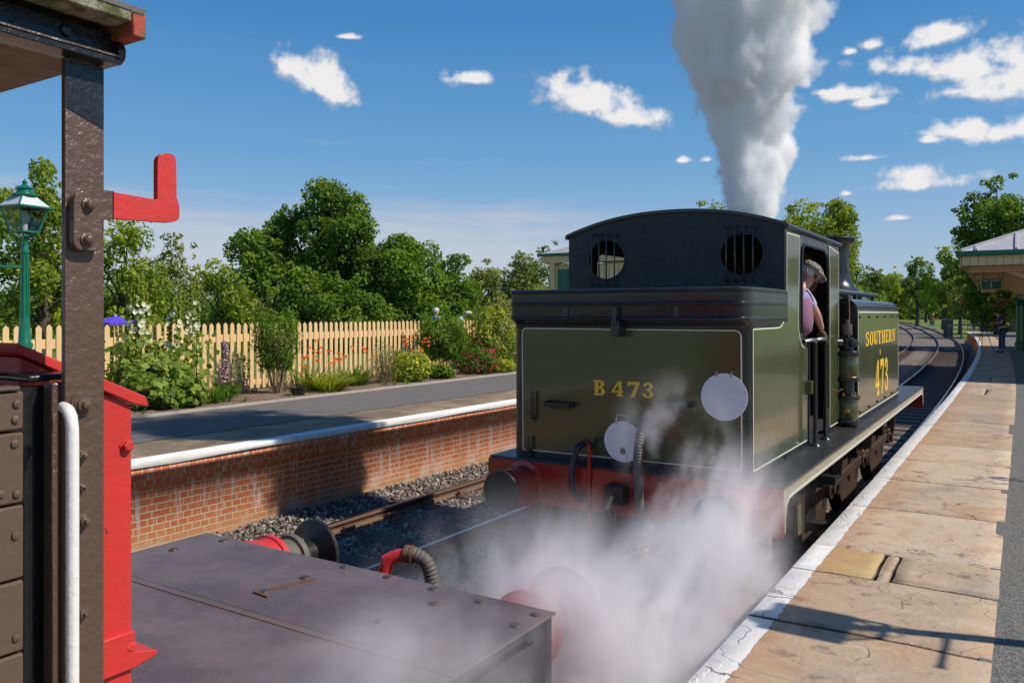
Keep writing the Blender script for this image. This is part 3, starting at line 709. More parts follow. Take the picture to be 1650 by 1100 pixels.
def lettering(name, text, tomap, x0, z0, wtotal, h, mat, parent, gap=.12):
    """tomap((u, v), lift): u along the text, v up; lift off the panel"""
    ws = [glyph(c)[0] for c in text]; tot = sum(ws)+gap*(len(text)-1); kx = wtotal/tot; mb = MB(); u = x0; q = 0
    for c, w_ in zip(text, ws):
        for poly in glyph(c)[1]:
            q += 1; lift = .0012+.00018*(q % 9); P = [(u+p[0]*kx, z0+p[1]*h) for p in poly]; n = len(P)
            if len(P) > 8 and c in 'BUS34RO7':       # ring bands: quads between outer and inner runs
                k = n//2
                if poly is glyph(c)[1][-1] or len(P) == 10: mb.add([tomap(p, lift) for p in P], [tuple(range(n))]); continue
                mb.add([tomap(p, lift) for p in P], [(i, i+1, n-2-i, n-1-i) for i in range(k-1)])
            else: mb.add([tomap(p, lift) for p in P], [tuple(range(n))])
        u += (w_+gap)*kx
    return mb.build(name, mat, parent, smooth=False)

# ---------------------------------------------------------------- the tank engine
eng = thing('tank_engine', 'olive green steam tank engine numbered B 473 seen from behind, safety valves blowing off', 'steam engine')
BX0, BX1, BY = -3.69, -1.67, 5.84      # body sides and bunker back
CX = (BX0+BX1)/2
WX0, WX1 = -3.84, -1.40                # footplate width
def sidemap(p, lift): return (BX1+lift, p[0], p[1])
def tankmap(p, lift): return (-1.545+lift, p[0], p[1])
def rearmap(p, lift): return (p[0], BY-lift, p[1])
def sx(px, py, x=BX1): v = atx(px, py, x); return (v.y, v.z)
def rx(px, py, y=BY): v = aty(px, py, y); return (v.x, v.z)

MB().box(WX0, WX1, 5.70, 14.85, 1.228, 1.25).build('footplate', 'boardtop', eng, bevel=.004)
MB().box(WX0, WX1, 5.69, 5.72, .90, 1.232).build('buffer_beam', 'beamred', eng, bevel=.003)
MB().box(WX0, WX1, 14.84, 14.87, .90, 1.232).build('buffer_beam', 'beamred', eng, bevel=.003)
MB().box(WX0-.003, WX1+.004, 5.682, 5.695, .90, 1.225).build('beam_edge', 'beamred', eng)
for side, xf in ((1, WX1), (-1, WX0)):
    po = [(5.725,1.227),(5.725,.91),(5.765,.91),(5.775,1.02),(5.81,1.10),(5.88,1.133),(6.0,1.14),(14.6,1.14),(14.75,1.1),(14.8,.95),(14.83,.95),(14.83,1.227)]
    MB().prism(po, 'x', xf-side*.012, xf-side*.004).build('valance', 'valance', eng, smooth=False)
    mb = MB(); ln = [(5.758,.925),(5.765,1.03),(5.80,1.115),(5.87,1.153),(6.0,1.16),(14.6,1.16),(14.77,1.10),(14.81,.96)]
    strip2d(mb, ln, .010, (lambda p, t, s_=side, f=xf: (f-s_*(.004-.0015)+s_*t, p[0], p[1])), closed=False)
    mb.build('valance_lining', 'lining', eng, smooth=False)

# bunker shell with flared coal rail, swept round the back
def sweep_back(prof, sidek=.12, y1=6.9, r=.06, n=6, double=None):
    path = [((BX1, y1), (1, 0)), ((BX1, BY+r), (1, 0))]
    path += [((BX1-r+r*math.cos(a), BY+r-r*math.sin(a)), (math.cos(a), -math.sin(a))) for a in [math.pi/2*k/n for k in range(1, n)]]
    path += [((BX1-r, BY), (0, -1)), ((BX0+r, BY), (0, -1))]
    path += [((BX0+r-r*math.sin(a), BY+r-r*math.cos(a)), (-math.sin(a), -math.cos(a))) for a in [math.pi/2*k/n for k in range(1, n)]]
    path += [((BX0, BY+r), (-1, 0)), ((BX0, y1), (-1, 0))]
    V = []; n_ = len(prof)
    for (p, q) in path:
        for (o, z) in prof: V.append((p[0]+q[0]*o*sidek, p[1]+q[1]*o, z))
    F_ = [(i*n_+k, i*n_+k+1, (i+1)*n_+k+1, (i+1)*n_+k) for i in range(len(path)-1) for k in range(n_-1)]
    return V, F_, path
V, F_, path = sweep_back([(0,1.25),(0,2.31),(.006,2.345),(.03,2.375),(.075,2.39),(.09,2.40),(.095,2.42),(.095,2.625),(.075,2.625),(.07,2.40),(-.1,2.38)])
MB().add(V, F_).build('bunker', 'locoblack', eng, ang=50)
for z, rr in ((2.627, .017), (2.525, .014), (2.412, .014)):
    V, F_, pth = sweep_back([(.098+rr*math.cos(a), z+rr*math.sin(a)) for a in [2*math.pi*k/8 for k in range(9)]], y1=6.86)
    MB().add(V, F_).build('coal_rail_bead', 'locoblack', eng)
for px in (912, 1090):
    p = rx(px, 510, 5.745); MB().box(p[0]-.02, p[0]+.02, 5.738, 5.746, 2.425, 2.505).build('rail_joint_strap', 'locoblack', eng)
coal = MB(); r_ = random.Random(3)
for k in range(170):
    coal.sphere((r_.uniform(-3.55, -1.8), r_.uniform(5.9, 6.7), 2.36+r_.uniform(0, .12)), r_.uniform(.04, .09), 6, (1, 1, .8))
coal.build('coal_load', 'dark', eng, smooth=False)

# panels and lining
def panel(pts, rads, tomap, name_parent, mat='locogreen', lw=.0085):
    pl = rr_poly(pts, rads)
    V, F_ = plate(pl, [], lambda p, t: tomap(p, .0015+t), .003)
    o = MB().add(V, F_).build('painted_panel', mat, name_parent, smooth=False)
    mb = MB(); strip2d(mb, pl, lw, lambda p, t: tomap(p, .0055+t)); mb.build('lining', 'lining', o, smooth=False)
    return o
rp = [rx(843.5, 720), rx(1195.5, 759.5), rx(1194.5, 528), rx(842, 524)]
rp[0] = (rp[0][0], 1.30); rp[1] = (rp[1][0], 1.31); rp[2] = (rp[2][0], 2.325); rp[3] = (rp[3][0], 2.325)
panel(rp, [.01,.01,.05,.05], rearmap, eng)
sp = [sx(1214, 758.4), sx(1299.8, 709.5), sx(1300, 562), sx(1291, 557), sx(1284.5, 530), sx(1287.6, 381), sx(1266.8, 375), sx(1266.5, 506), sx(1258, 524.5), sx(1212.5, 526.5)]
sp[0] = (BY+.065, 1.30); sp[1] = (sp[1][0], 1.30); sp[-1] = (BY+.055, 2.335); sp[-2] = (sp[-2][0], 2.335)
panel(sp, [.01,.01,.03,.05,.12,.02,.02,.15,.1,.03], sidemap, eng, lw=.010)

# cab: sides with the doorway, back plate with round windows, front plate, roof
yA, yB, yC, yD = sx(1291, 500)[0], sx(1302, 600)[0], sx(1334, 500)[0], sx(1351, 500)[0]
YR, YF = 6.84, yD
def roofz(x): t = (x-CX)/1.06; return 3.375-.185*abs(t)**2.2
top = 3.185
side_poly = [(YR,1.25),(yB,1.25),(yB,2.12),(yB-.02,2.20),(yA+.01,2.28),(yA,2.42),(yA,2.95),(yA+.03,3.03),(yA+.12,3.07),(yC-.22,3.07),(yC-.08,3.02),(yC,2.90),(yC,1.25),(YF,1.25),(YF,top),(YR,top)]
for x in (BX1, BX0):
    s_ = 1 if x == BX1 else -1
    V, F_ = plate(side_poly, [], lambda p, t, x=x: (x-s_*t, p[0], p[1]), .012)
    o = MB().add(V, F_).build('cab_side', 'locoblack', eng, smooth=False)
    mb = MB(); edge = [(yB,1.27),(yB,2.12),(yB-.02,2.20),(yA+.01,2.28),(yA,2.42),(yA,2.95),(yA+.03,3.03),(yA+.12,3.07),(yC-.22,3.07),(yC-.08,3.02),(yC,2.90),(yC,1.27)]
    mb.tube([(x+s_*.004, p[0], p[1]) for p in edge], .013, 6); mb.build('doorway_beading', 'locoblack', o)
cp = [(yC+.07, 1.30), (yD-.02, 1.30), (yD-.02, 3.09), (yC+.02, 3.13), (yC+.07, 2.9)]
panel(cp, [.01,.01,.01,.01,.05], sidemap, eng, lw=.01)
def backmap(y): return lambda p, t: (p[0], y+t, p[1])
lw_, rw_ = rx(978, 418, YR), rx(1195.5, 409, YR)
outl = [(BX0, 2.25), (BX1, 2.25)]+[(x, roofz(x)-.02) for x in np.linspace(BX1, BX0, 17)]
V, F_ = plate(outl, [ell(lw_[0], lw_[1], .185, .185), ell(rw_[0], rw_[1], .185, .185)], backmap(YR-.006), .012)
bk = MB().add(V, F_).build('cab_back_plate', 'sootblack', eng, smooth=False)
for c, pxs, ty, by in ((lw_, (957.5, 969, 981, 994), 378, 461), (rw_, (1173, 1187, 1201, 1216), 365, 455)):
    rim = MB(); rim.add(*plate(ell(c[0], c[1], .200, .200), [ell(c[0], c[1], .18, .18)], backmap(YR-.012), .005)); rim.build('window_rim', 'sootblack', bk)
    for i, px in enumerate(pxs):
        a = rx(px, ty, YR); b = rx(px, by, YR); k = .01*(1 if i in (1, 2) else 0)
        MB().tube([(a[0], YR-.01, a[1]+k), (a[0], YR-.04, a[1]-.01+k), (a[0], YR-.055, a[1]-.05), (b[0], YR-.055, b[1]+.05), (b[0], YR-.04, b[1]+.01), (b[0], YR-.008, b[1])], .007, 7).build('window_bar', 'locoblack', bk)
        MB().lathe((a[0], YR-.016, a[1]+k), [(.014, 0), (.014, .01)], (0, 1, 0), 8).build('bar_bolt', 'locoblack', bk)
def rivet(x, z, y=YR-.006, r=.009): MB().sphere((x, y, z), r, 8, (1, .6, 1)).build('rivet', 'sootblack', bk)
for px, py in ((941,412),(941,419),(941,425),(1241,398),(1241,406),(1241,414),(1042,449),(1042,460),(1081,449),(1081,460),(1122,449),(1122,460)): p = rx(px, py, YR-.006); rivet(p[0], p[1])
MB().add(*plate([(BX0+.01, 1.3), (BX1-.014, 1.3)]+[(x, roofz(x)-.03) for x in np.linspace(BX1-.014, BX0+.01, 17)], [ell(-2.13, 2.86, .25, .25), ell(-3.25, 2.86, .25, .25)], backmap(YF-.03), .012)).build('cab_front_plate', 'dark', eng, smooth=False)
tg = NT('dusty_green_glass'); M['dustglass'] = tg.set(col=(.10, .17, .13), rough=.25, alpha=.75)
for x in (-2.13, -3.25):
    MB().add(*plate(ell(x, 2.86, .25, .25), [], backmap(YF-.027), .004)).build('front_window', 'dustglass', eng)
    MB().add(*plate(ell(x, 2.86, .275, .275), [ell(x, 2.86, .245, .245)], backmap(YF-.04), .008)).build('front_window_rim', 'brass', eng)
V = []; xs_ = np.linspace(CX-1.035, CX+1.035, 25)
for y in (6.81, YF+.03):
    for x in xs_: V.append((x, y, roofz(x)))
    for x in xs_: V.append((x, y, roofz(x)-.028))
n = 25; F_ = []
for i in range(n-1): F_ += [(i, i+1, 2*n+i+1, 2*n+i), (n+i, 3*n+i, 3*n+i+1, n+i+1), (i, n+i, n+i+1, i+1), (2*n+i, 2*n+i+1, 3*n+i+1, 3*n+i)]
F_ += [(0, 2*n, 3*n, n), (n-1, 2*n-1, 4*n-1, 3*n-1)]
rf = MB().add(V, F_).build('roof', 'locoblack', eng, ang=50)
for s_ in (-1, 1):
    MB().tube([(CX+s_*1.03, 6.82, roofz(CX+1.07)-.012), (CX+s_*1.03, YF+.03, roofz(CX+1.07)-.012)], .018, 8).build('rain_gutter', 'locoblack', rf)
for y in (7.4, 8.2): MB().add([(x, y+dy, roofz(x)+.012) for dy in (-.02, .02) for x in xs_], [(i, i+1, n+i+1, n+i) for i in range(n-1)]).build('roof_rib', 'locoblack', rf)
# cab inside: floor, firebox back, fittings
MB().box(BX0+.02, BX1-.02, 6.85, YF-.04, 1.30, 1.40).build('cab_floor', 'dark', eng)
fb = MB().prism([(CX-.62, 1.4), (CX+.62, 1.4)]+[(CX+.62*math.cos(a), 2.2+.62*math.sin(a)) for a in np.linspace(0, math.pi, 15)], 'y', 8.35, YF-.04).build('firebox_back', 'frame', eng)
for (x, z, r) in ((-2.35, 2.55, .07), (-2.62, 2.62, .07), (-2.9, 2.5, .06)): MB().lathe((x, 8.27, z), [(r, 0), (r, .05), (r*.5, .07)], (0, 1, 0), 16).build('gauge', 'brass', fb)
for (x, z0, z1) in ((-2.2, 2.0, 2.5), (-2.12, 2.1, 2.45), (-1.98, 1.9, 2.6)): MB().tube([(x, 8.25, z0), (x, 8.22, (z0+z1)/2), (x, 8.27, z1)], .016, 8).build('pipe', 'brass', fb)
MB().tube([(-2.6, 8.25, 2.2), (-2.3, 8.2, 2.12), (-2.0, 8.22, 2.1)], .02, 8).build('regulator_handle', 'steel', fb)
MB().box(BX0+.03, BX1-.03, YR+.05, YR+.08, 1.4, 2.3).build('bunker_front', 'dark', eng)

# tanks, boiler, chimney
for s_ in (1, -1):
    xo = -1.545 if s_ > 0 else 2*CX+1.545; xi = xo-s_*.62
    prof = [(xi, 1.25), (xo, 1.25), (xo, 2.49)]+[(xo-s_*(.125-.125*math.cos(a)), 2.49+.125*math.sin(a)) for a in np.linspace(.15, math.pi/2, 8)]+[(xi, 2.615)]
    tk = MB().prism(prof, 'y', 9.5, 12.9).build('side_tank', 'locoblack', eng, ang=50)
    if s_ > 0:
        panel([(9.53, 1.31), (12.87, 1.31), (12.87, 2.465), (9.53, 2.465)], [.01]*4, tankmap, tk, lw=.014)
        bo = MB()
        for y in np.linspace(9.62, 12.8, 6): bo.sphere((-1.538, y, 2.41), .016, 8); bo.sphere((-1.538, y, 1.36), .016, 8)
        bo.build('bolt_heads', 'frame', tk)
        lettering('lettering', 'SOUTHERN', lambda p, t: tankmap(p, .005+t), 10.02, 2.07, 2.52, .165, 'letter', tk, gap=.1)
        lettering('lettering', 'B', lambda p, t: tankmap(p, .005+t), 11.10, 1.93, .07, .07, 'letter', tk)
        lettering('lettering', '473', lambda p, t: tankmap(p, .005+t), 10.74, 1.43, 1.08, .44, 'letter', tk, gap=.2)
MB().lathe((CX, YF, 2.18), [(.60, 0), (.60, 4.1), (.6, 4.3)], (0, 1, 0), 36).build('boiler', 'locogreen', eng)
MB().lathe((CX, 13.35, 2.18), [(.665, 0), (.665, 1.5), (.62, 1.56), (.3, 1.6)], (0, 1, 0), 36).build('smokebox', 'locoblack', eng)
MB().lathe((CX, 14.35, 2.74), [(.50, 0), (.44, .05), (.33, .13), (.25, .25), (.225, .45), (.22, .72), (.235, .86), (.30, .92), (.31, .96), (.29, .985), (.2, .99)], n=32).build('chimney', 'locoblack', eng)
MB().lathe((CX, 11.3, 2.7), [(.36, 0), (.31, .1), (.29, .3), (.25, .4), (.15, .48), (.02, .5)], n=28).build('dome', 'locogreen', eng)
sv = MB()
for dx in (-.09, .09): sv.lathe((CX+dx, 9.46, 2.72), [(.07, 0), (.07, .3), (.05, .32), (.05, .42)], n=14)
sv.box(CX-.2, CX+.2, 9.3, 9.62, 2.7, 2.82).build('safety_valve', 'brass', eng)
# long pipe and fire irons on the tank top
MB().tube([(-1.80, 9.35, 2.70), (-1.80, 12.6, 2.70)], .032, 10).build('tank_top_pipe', 'locoblack', eng)
for y in (9.45, 10.9, 12.3): MB().box(-1.82, -1.78, y-.02, y+.02, 2.60, 2.69).build('pipe_bracket', 'locoblack', eng)
MB().tube([(-1.75, 9.55, 2.70), (-1.78, 9.45, 2.83), (-1.79, 9.42, 2.95)], .014, 7).build('fire_iron', 'locoblack', eng)
MB().tube([(-1.85, 9.95, 2.70), (-1.80, 10.15, 2.86), (-1.78, 10.2, 2.98)], .014, 7).build('fire_iron', 'locoblack', eng)
MB().tube([(-1.62, 9.42, 2.66), (-1.60, 9.35, 2.45), (-1.585, 9.22, 1.95)], .008, 6).build('pump_pipe', 'copper', eng)

# air pump between cab and tank
PXc, PYc = -1.595, 9.2
def W_(py): return 2.45-(py-505)*.00664
pm = MB().lathe((PXc, PYc, 0), [(.10, W_(696)), (.10, W_(690)), (.045, W_(689)), (.05, W_(681))], n=20).build('air_pump', 'locoblack', eng)
for a_, b_, r, mt, nm in ((681,674,.128,'locoblack','pump_flange'),(674,643,.112,'locogreen','pump_cylinder'),(643,636,.128,'locoblack','pump_flange'),(636,613,.07,'locoblack','pump_neck'),(613,606,.128,'locoblack','pump_flange'),(606,573,.112,'locogreen','pump_cylinder'),(573,565,.128,'locoblack','pump_flange'),(565,543,.06,'locoblack','valve_chest'),(540,522,.05,'rod','valve_cap'),(522,515,.022,'rod','valve_cap')):
    MB().lathe((PXc, PYc, 0), [(r*.97, W_(a_)), (r, W_(a_)+.006), (r, W_(b_)-.006), (r*.97, W_(b_))], n=22).build(nm, mt, pm)
MB().lathe((PXc+.05, PYc-.05, W_(552)), [(.035, 0), (.045, .02), (.045, .06), (.02, .07)], (.7, -.7, 0), 12).build('valve_knob', 'locoblack', pm)
MB().lathe((PXc-.06, PYc-.06, W_(552)), [(.05, 0), (.05, .08), (.03, .09)], (-.6, -.8, 0), 12).build('valve_knob', 'locoblack', pm)
for z in (W_(675), W_(643), W_(606), W_(574)): MB().lathe((PXc, PYc, z-.004), [(.116, 0), (.118, .003), (.116, .007)], n=22).build('brass_band', 'brass', pm)
for k in range(7):
    a = 2*math.pi*k/7; MB().lathe((PXc+.1*math.cos(a), PYc+.1*math.sin(a), W_(636)), [(.012, 0), (.012, .03)], n=6).build('pump_nut', 'brass', pm)
MB().lathe((PXc+.02, PYc-.105, W_(660)), [(.03, 0), (.03, .015), (.018, .02)], (0, -1, 0), 12).build('inspection_cap', 'brass', pm)
MB().tube([(PXc-.02, PYc-.12, W_(625)), (PXc-.1, PYc-.16, W_(630)), (PXc-.1, PYc-.13, W_(650)), (PXc-.06, PYc-.05, W_(690))], .013, 7).build('pump_pipe', 'copper', pm)
MB().tube([(PXc+.03, PYc-.03, W_(690)), (PXc+.03, PYc-.05, 1.25)], .017, 8).build('drain_pipe', 'copper', pm)
# handrails beside the doorway
for (x, y, r) in ((-1.60, 7.66, .018), (-1.60, 8.10, .018)):
    hr = MB().lathe((x, y, 1.25), [(.05, 0), (.045, .012), (r, .03), (r, .93), (r*1.3, .94), (r*1.3, .97)], n=12).build('handrail', 'locoblack', eng)
    MB().tube([(BX1+.01, y-.16, 2.2), (x-.02, y-.12, 2.21), (x, y-.03, 2.21), (x, y, 2.19)], .02, 8).build('handrail_elbow', 'steel', hr)
MB().box(BX1, BX1+.06, yB-.12, yB+.04, 1.72, 1.84).build('door_hinge', 'locogreen', eng, bevel=.008)
MB().box(BX1-.02, BX1+.01, yB, yB+.17, 1.25, 1.5).build('door_plate', 'locoblack', eng)
MB().box(BX1-.02, BX1+.01, yC-.12, yC, 1.25, 1.5).build('door_plate', 'locoblack', eng)

# rear fittings
lettering('lettering', 'B', lambda p, t: rearmap(p, .005+t), rx(957, 636)[0], rx(957, 636)[1], rx(976, 636)[0]-rx(957, 636)[0], .122, 'letter', eng)
for ch, a, b in (('4', 986, 1005), ('7', 1011, 1031), ('3', 1036, 1054)):
    lettering('lettering', ch, lambda p, t: rearmap(p, .005+t), rx(a, 637)[0], rx(957, 636)[1], rx(b, 637)[0]-rx(a, 637)[0], .122, 'letter', eng)
def lamp_iron(x, z0, z1, y=BY, wd=.035):
    mb = MB().box(x-wd/2, x+wd/2, y-.012, y-.002, z0, z0+.06); mb.box(x-wd/2, x+wd/2, y-.055, y-.043, z0+.03, z1); mb.box(x-wd/2, x+wd/2, y-.055, y-.002, z0+.03, z0+.042)
    return mb.build('lamp_iron', 'locoblack', eng, bevel=.004)
p = rx(994, 525, 5.74); lamp_iron(p[0], 2.33, 2.50, 5.745); MB().box(p[0]-.035, p[0]+.035, 5.70, 5.84, 2.27, 2.40).build('lamp_iron_block', 'locoblack', eng, bevel=.006)
p = rx(1093, 655); lamp_iron(p[0], 1.66, 1.72)
for px in (862,):
    p = rx(px, 680); lamp_iron(p[0], p[1], p[1]+.26, wd=.03)
p = rx(856, 730); lamp_iron(p[0], 1.25, 1.42, wd=.035)
for px in (906, 1092):
    p = rx(px, 652); mb = MB().box(p[0]-.12, p[0]+.12, BY-.10, BY-.003, p[1]-.012, p[1]); mb.box(p[0]-.12, p[0]-.108, BY-.1, BY-.003, p[1], p[1]+.035); mb.box(p[0]+.108, p[0]+.12, BY-.1, BY-.003, p[1], p[1]+.035); mb.box(p[0]-.12, p[0]+.12, BY-.1, BY-.09, p[1], p[1]+.025)
    for q in (-.05, .05): mb.lathe((p[0]+q, BY-.05, p[1]-.04), [(.012, 0), (.012, .03)], n=8)
    mb.build('lamp_shelf', 'locoblack', eng, bevel=.002)
def ribbed(pts, r, pitch=.02, amp=.12):
    """a corrugated hose along a polyline (resampled)"""
    P = [Vector(p) for p in pts]; out = []; rad = []
    cur = [P[0]]
    for i in range(len(P)-1):
        p0 = P[max(i-1, 0)]; p1 = P[i]; p2 = P[i+1]; p3 = P[min(i+2, len(P)-1)]
        n = max(4, int((p2-p1).length/(pitch/4)))
        for k in range(n):
            t = k/n; out.append(.5*((2*p1)+(-p0+p2)*t+(2*p0-5*p1+4*p2-p3)*t*t+(-p0+3*p1-3*p2+p3)*t**3))
    out.append(P[-1]); s_ = 0
    for i, q in enumerate(out):
        if i: s_ += (q-out[i-1]).length
        rad.append(r*(1+amp*math.sin(2*math.pi*s_/pitch)))
    return out, rad
def hose(pts, r, mat, name, parent, pitch=.022, amp=.12, n=12):
    o_, r_2 = ribbed(pts, r, pitch, amp); return MB().tube(o_, r_2, n).build(name, mat, parent, ang=80)
hx = rx(945, 690, 5.78)[0]
h1 = hose([(hx+.03, 5.80, 1.38), (hx+.01, 5.74, 1.42), (hx-.03, 5.66, 1.36), (hx-.05, 5.62, 1.15), (hx-.02, 5.62, 1.03), (hx+.03, 5.66, .98)], .026, 'rubberblack', 'brake_hose', eng, amp=0)
MB().tube([(hx+.08, 5.67, .80), (hx+.08, 5.67, 1.42), (hx+.03, 5.72, 1.44)], .016, 8).build('brake_pipe', 'beamred', eng)
hx = rx(1042, 665, 5.76)[0]
h2 = hose([(hx+.01, 5.73, 1.60), (hx, 5.66, 1.56), (hx, 5.60, 1.42), (hx, 5.60, 1.15), (hx, 5.63, 1.0), (hx, 5.68, .96)], .036, 'rubber', 'vacuum_hose', eng, pitch=.022, amp=.1)
MB().tube([(hx+.01, 5.84, 1.60), (hx+.01, 5.78, 1.63), (hx, 5.70, 1.60), (hx, 5.67, 1.55)], .042, 12).build('hose_elbow', 'locoblack', eng)
hx = rx(1040, 850, 5.4)[0]
h3 = hose([(hx-.05, 5.66, .86), (hx-.04, 5.50, .84), (hx-.03, 5.43, .74), (hx-.05, 5.42, .45)], .042, 'rubber', 'steam_heat_hose', eng, amp=.06)
MB().lathe((hx-.035, 5.435, .72), [(.055, 0), (.055, .03), (.045, .04), (.055, .06), (.045, .09)], n=12).build('hose_clamp', 'brass', h3)
hk = rx(1004, 800, 5.6)[0]
cpl = MB().box(-2.70, -2.54, 5.55, 5.69, 1.0, 1.15).build('draw_hook_plate', 'frame', eng, bevel=.01)
MB().tube([(-2.62, 5.69, 1.06), (-2.62, 5.50, 1.06), (-2.62, 5.42, 1.0), (-2.62, 5.46, .93), (-2.62, 5.53, .96)], .03, 10).build('draw_hook', 'frame', eng)
MB().tube([(-2.66, 5.5, 1.0), (-2.67, 5.47, .7), (-2.66, 5.5, .55), (-2.58, 5.5, .55), (-2.57, 5.47, .7), (-2.58, 5.5, 1.0)], .017, 8).build('coupling_shackle', 'frame', eng)
def engine_buffer(x, y0, sg, par, housing, head='frame', L=.36, rh=.168):
    b = MB().lathe((x, y0, 1.05), [(.19, 0), (.19, .02), (.15, .03), (.14, L*.55), (.155, L*.6), (.155, L*.66), (.13, L*.67)], (0, sg, 0), 28).build('buffer_housing', housing, par)
    MB().lathe((x, y0, 1.05), [(.07, L*.5), (.07, L*.9), (.10, L*.93), (rh*.985, L*.96), (rh, L*.97), (rh, L), (rh*.95, L+.012), (.01, L+.022)], (0, sg, 0), 32).build('buffer_head', head, b)
    for k in range(4):
        a = math.pi/4+k*math.pi/2; MB().lathe((x+.165*math.cos(a), y0, 1.05+.165*math.sin(a)), [(.018, .0), (.018, .035)], (0, sg, 0), 6).build('buffer_bolt', housing, b)
    return b
for x in (-2.62-.865, -2.62+.865): engine_buffer(x, 5.69, -1, eng, 'beamred'); engine_buffer(x, 14.87, 1, eng, 'beamred')

# frames, wheels and rods below
for x in (-2.0, -3.24): MB().box(x-.015, x+.015, 5.75, 14.8, .45, 1.23).build('main_frame', 'frame', eng)
def wheel(x, y, r, s_, spokes=14):
    w0 = MB(); w0.lathe((x, y, r), [(r-.07, -.06), (r-.02, -.06), (r, -.055), (r, .05), (r+.025, .055), (r+.025, .075), (r-.07, .075)], (-s_, 0, 0), 40)
    w0.lathe((x, y, r), [(.13, -.08), (.13, .06)], (-s_, 0, 0), 20)
    for k in range(spokes):
        a = 2*math.pi*k/spokes; w0.bar((x, y+.1*math.cos(a), r+.1*math.sin(a)), (x, y+(r-.06)*math.cos(a), r+(r-.06)*math.sin(a)), .035, .05, (1, 0, 0))
    w_ = w0.build('wheel', 'frame', eng)
    MB().lathe((x, y, r), [(r-.03, -.063), (r-.005, -.063), (r-.005, -.058), (r-.03, -.058)], (-s_, 0, 0), 40).build('tyre', 'rod', w_)
    return w_
for s_, x in ((1, -1.90), (-1, -3.34)):
    wheel(x, 6.75, .61, s_, 10)
    for y in (8.75, 10.75, 12.95): wheel(x, y, .76, s_)
    rxp = x+s_*.20
    rod = MB().box(rxp-.02, rxp+.02, 8.75, 10.75, .61, .71); rod.box(rxp-.02, rxp+.02, 10.75, 12.95, .61, .71)
    ro = rod.build('coupling_rod', 'rod', eng, bevel=.008)
    for y in (8.75, 10.75, 12.95):
        MB().lathe((rxp-.0*s_, y, .66), [(.11, -.035), (.11, .035), (.05, .04), (.05, .07)], (s_, 0, 0), 20).build('rod_boss', 'rod', ro)
        MB().lathe((rxp, y, .76), [(.03, .0), (.03, .03)], (0, 0, 1), 8).build('oil_cup', 'brass', ro)
        MB().bar((rxp-.09*s_, y, .66), (rxp-.09*s_, y, .78), .1, .06, (1, 0, 0)).build('crank_arm', 'frame', ro)
    for y in (6.75, 8.75, 10.75, 12.95):
        sp_ = MB()
        for k in range(6): sp_.box(x+s_*.02-.05, x+s_*.02+.05, y-.45+.06*k, y+.45-.06*k, 1.13-.02*k, 1.148-.02*k)
        sp_.build('leaf_spring', 'frame', eng)
        MB().bar((x+s_*.22, y+.62, 1.14), (x+s_*.16, y+.50, .55), .05, .012, (1, 0, 0)).build('brake_hanger', 'valance', eng)
        MB().bar((x+s_*.20, y+.56, .9), (x+s_*.16, y+.50, .5), .06, .1, (1, 0, 0)).build('brake_block', 'rod', eng)
    # footsteps
    for (y, z) in ((7.75, .93), (7.75, .5)):
        xs0 = WX1 if s_ > 0 else WX0
        stp = MB().box(xs0-s_*.26, xs0-s_*.01, y-.20, y+.20, z, z+.018).build('footstep', 'boardtop', eng, bevel=.003)
        MB().box(xs0-s_*.27, xs0-s_*.255, y-.20, y+.20, z, z+.12).build('step_back', 'frame', stp, bevel=.003)
        MB().prism([(y-.2, z+.018), (y-.2, z+.075), (y-.185, z+.075), (y-.185, z+.018)], 'x', xs0-s_*.255, xs0-s_*.01).build('step_side', 'frame', stp)
    MB().box((WX1 if s_ > 0 else WX0)-s_*.29, (WX1 if s_ > 0 else WX0)-s_*.27, 7.65, 7.85, .45, 1.22).build('step_hanger', 'frame', eng)
    MB().box(x+s_*.26, x+s_*.27, 7.12, 7.26, .55, .80).build('sand_pipe_guard', 'valance', eng)
    MB().tube([(x+s_*.2, 6.15, 1.1), (x+s_*.24, 6.1, .9), (x+s_*.1, 6.2, .55), (x+s_*.02, 6.3, .2)], .022, 8).build('injector_pipe', 'rust', eng)
    MB().tube([(x+s_*.24, 6.3, .75), (x+s_*.28, 6.15, .62), (x+s_*.24, 6.0, .5), (x+s_*.2, 5.85, .45)], .028, 8).build('injector_pipe', 'rust', eng)
    MB().lathe((x+s_*.24, 6.2, .95), [(.06, 0), (.07, .05), (.05, .14), (.03, .2)], (0, .3, 1), 12).build('injector_body', 'rust', eng)
    MB().box(x+s_*.1, x+s_*.26, 5.95, 6.6, .5, .62).build('brake_beam', 'frame', eng)
    MB().box(x+s_*.12, x+s_*.25, 6.45, 7.05, .42, .95).build('axle_box', 'frame', eng, bevel=.02)
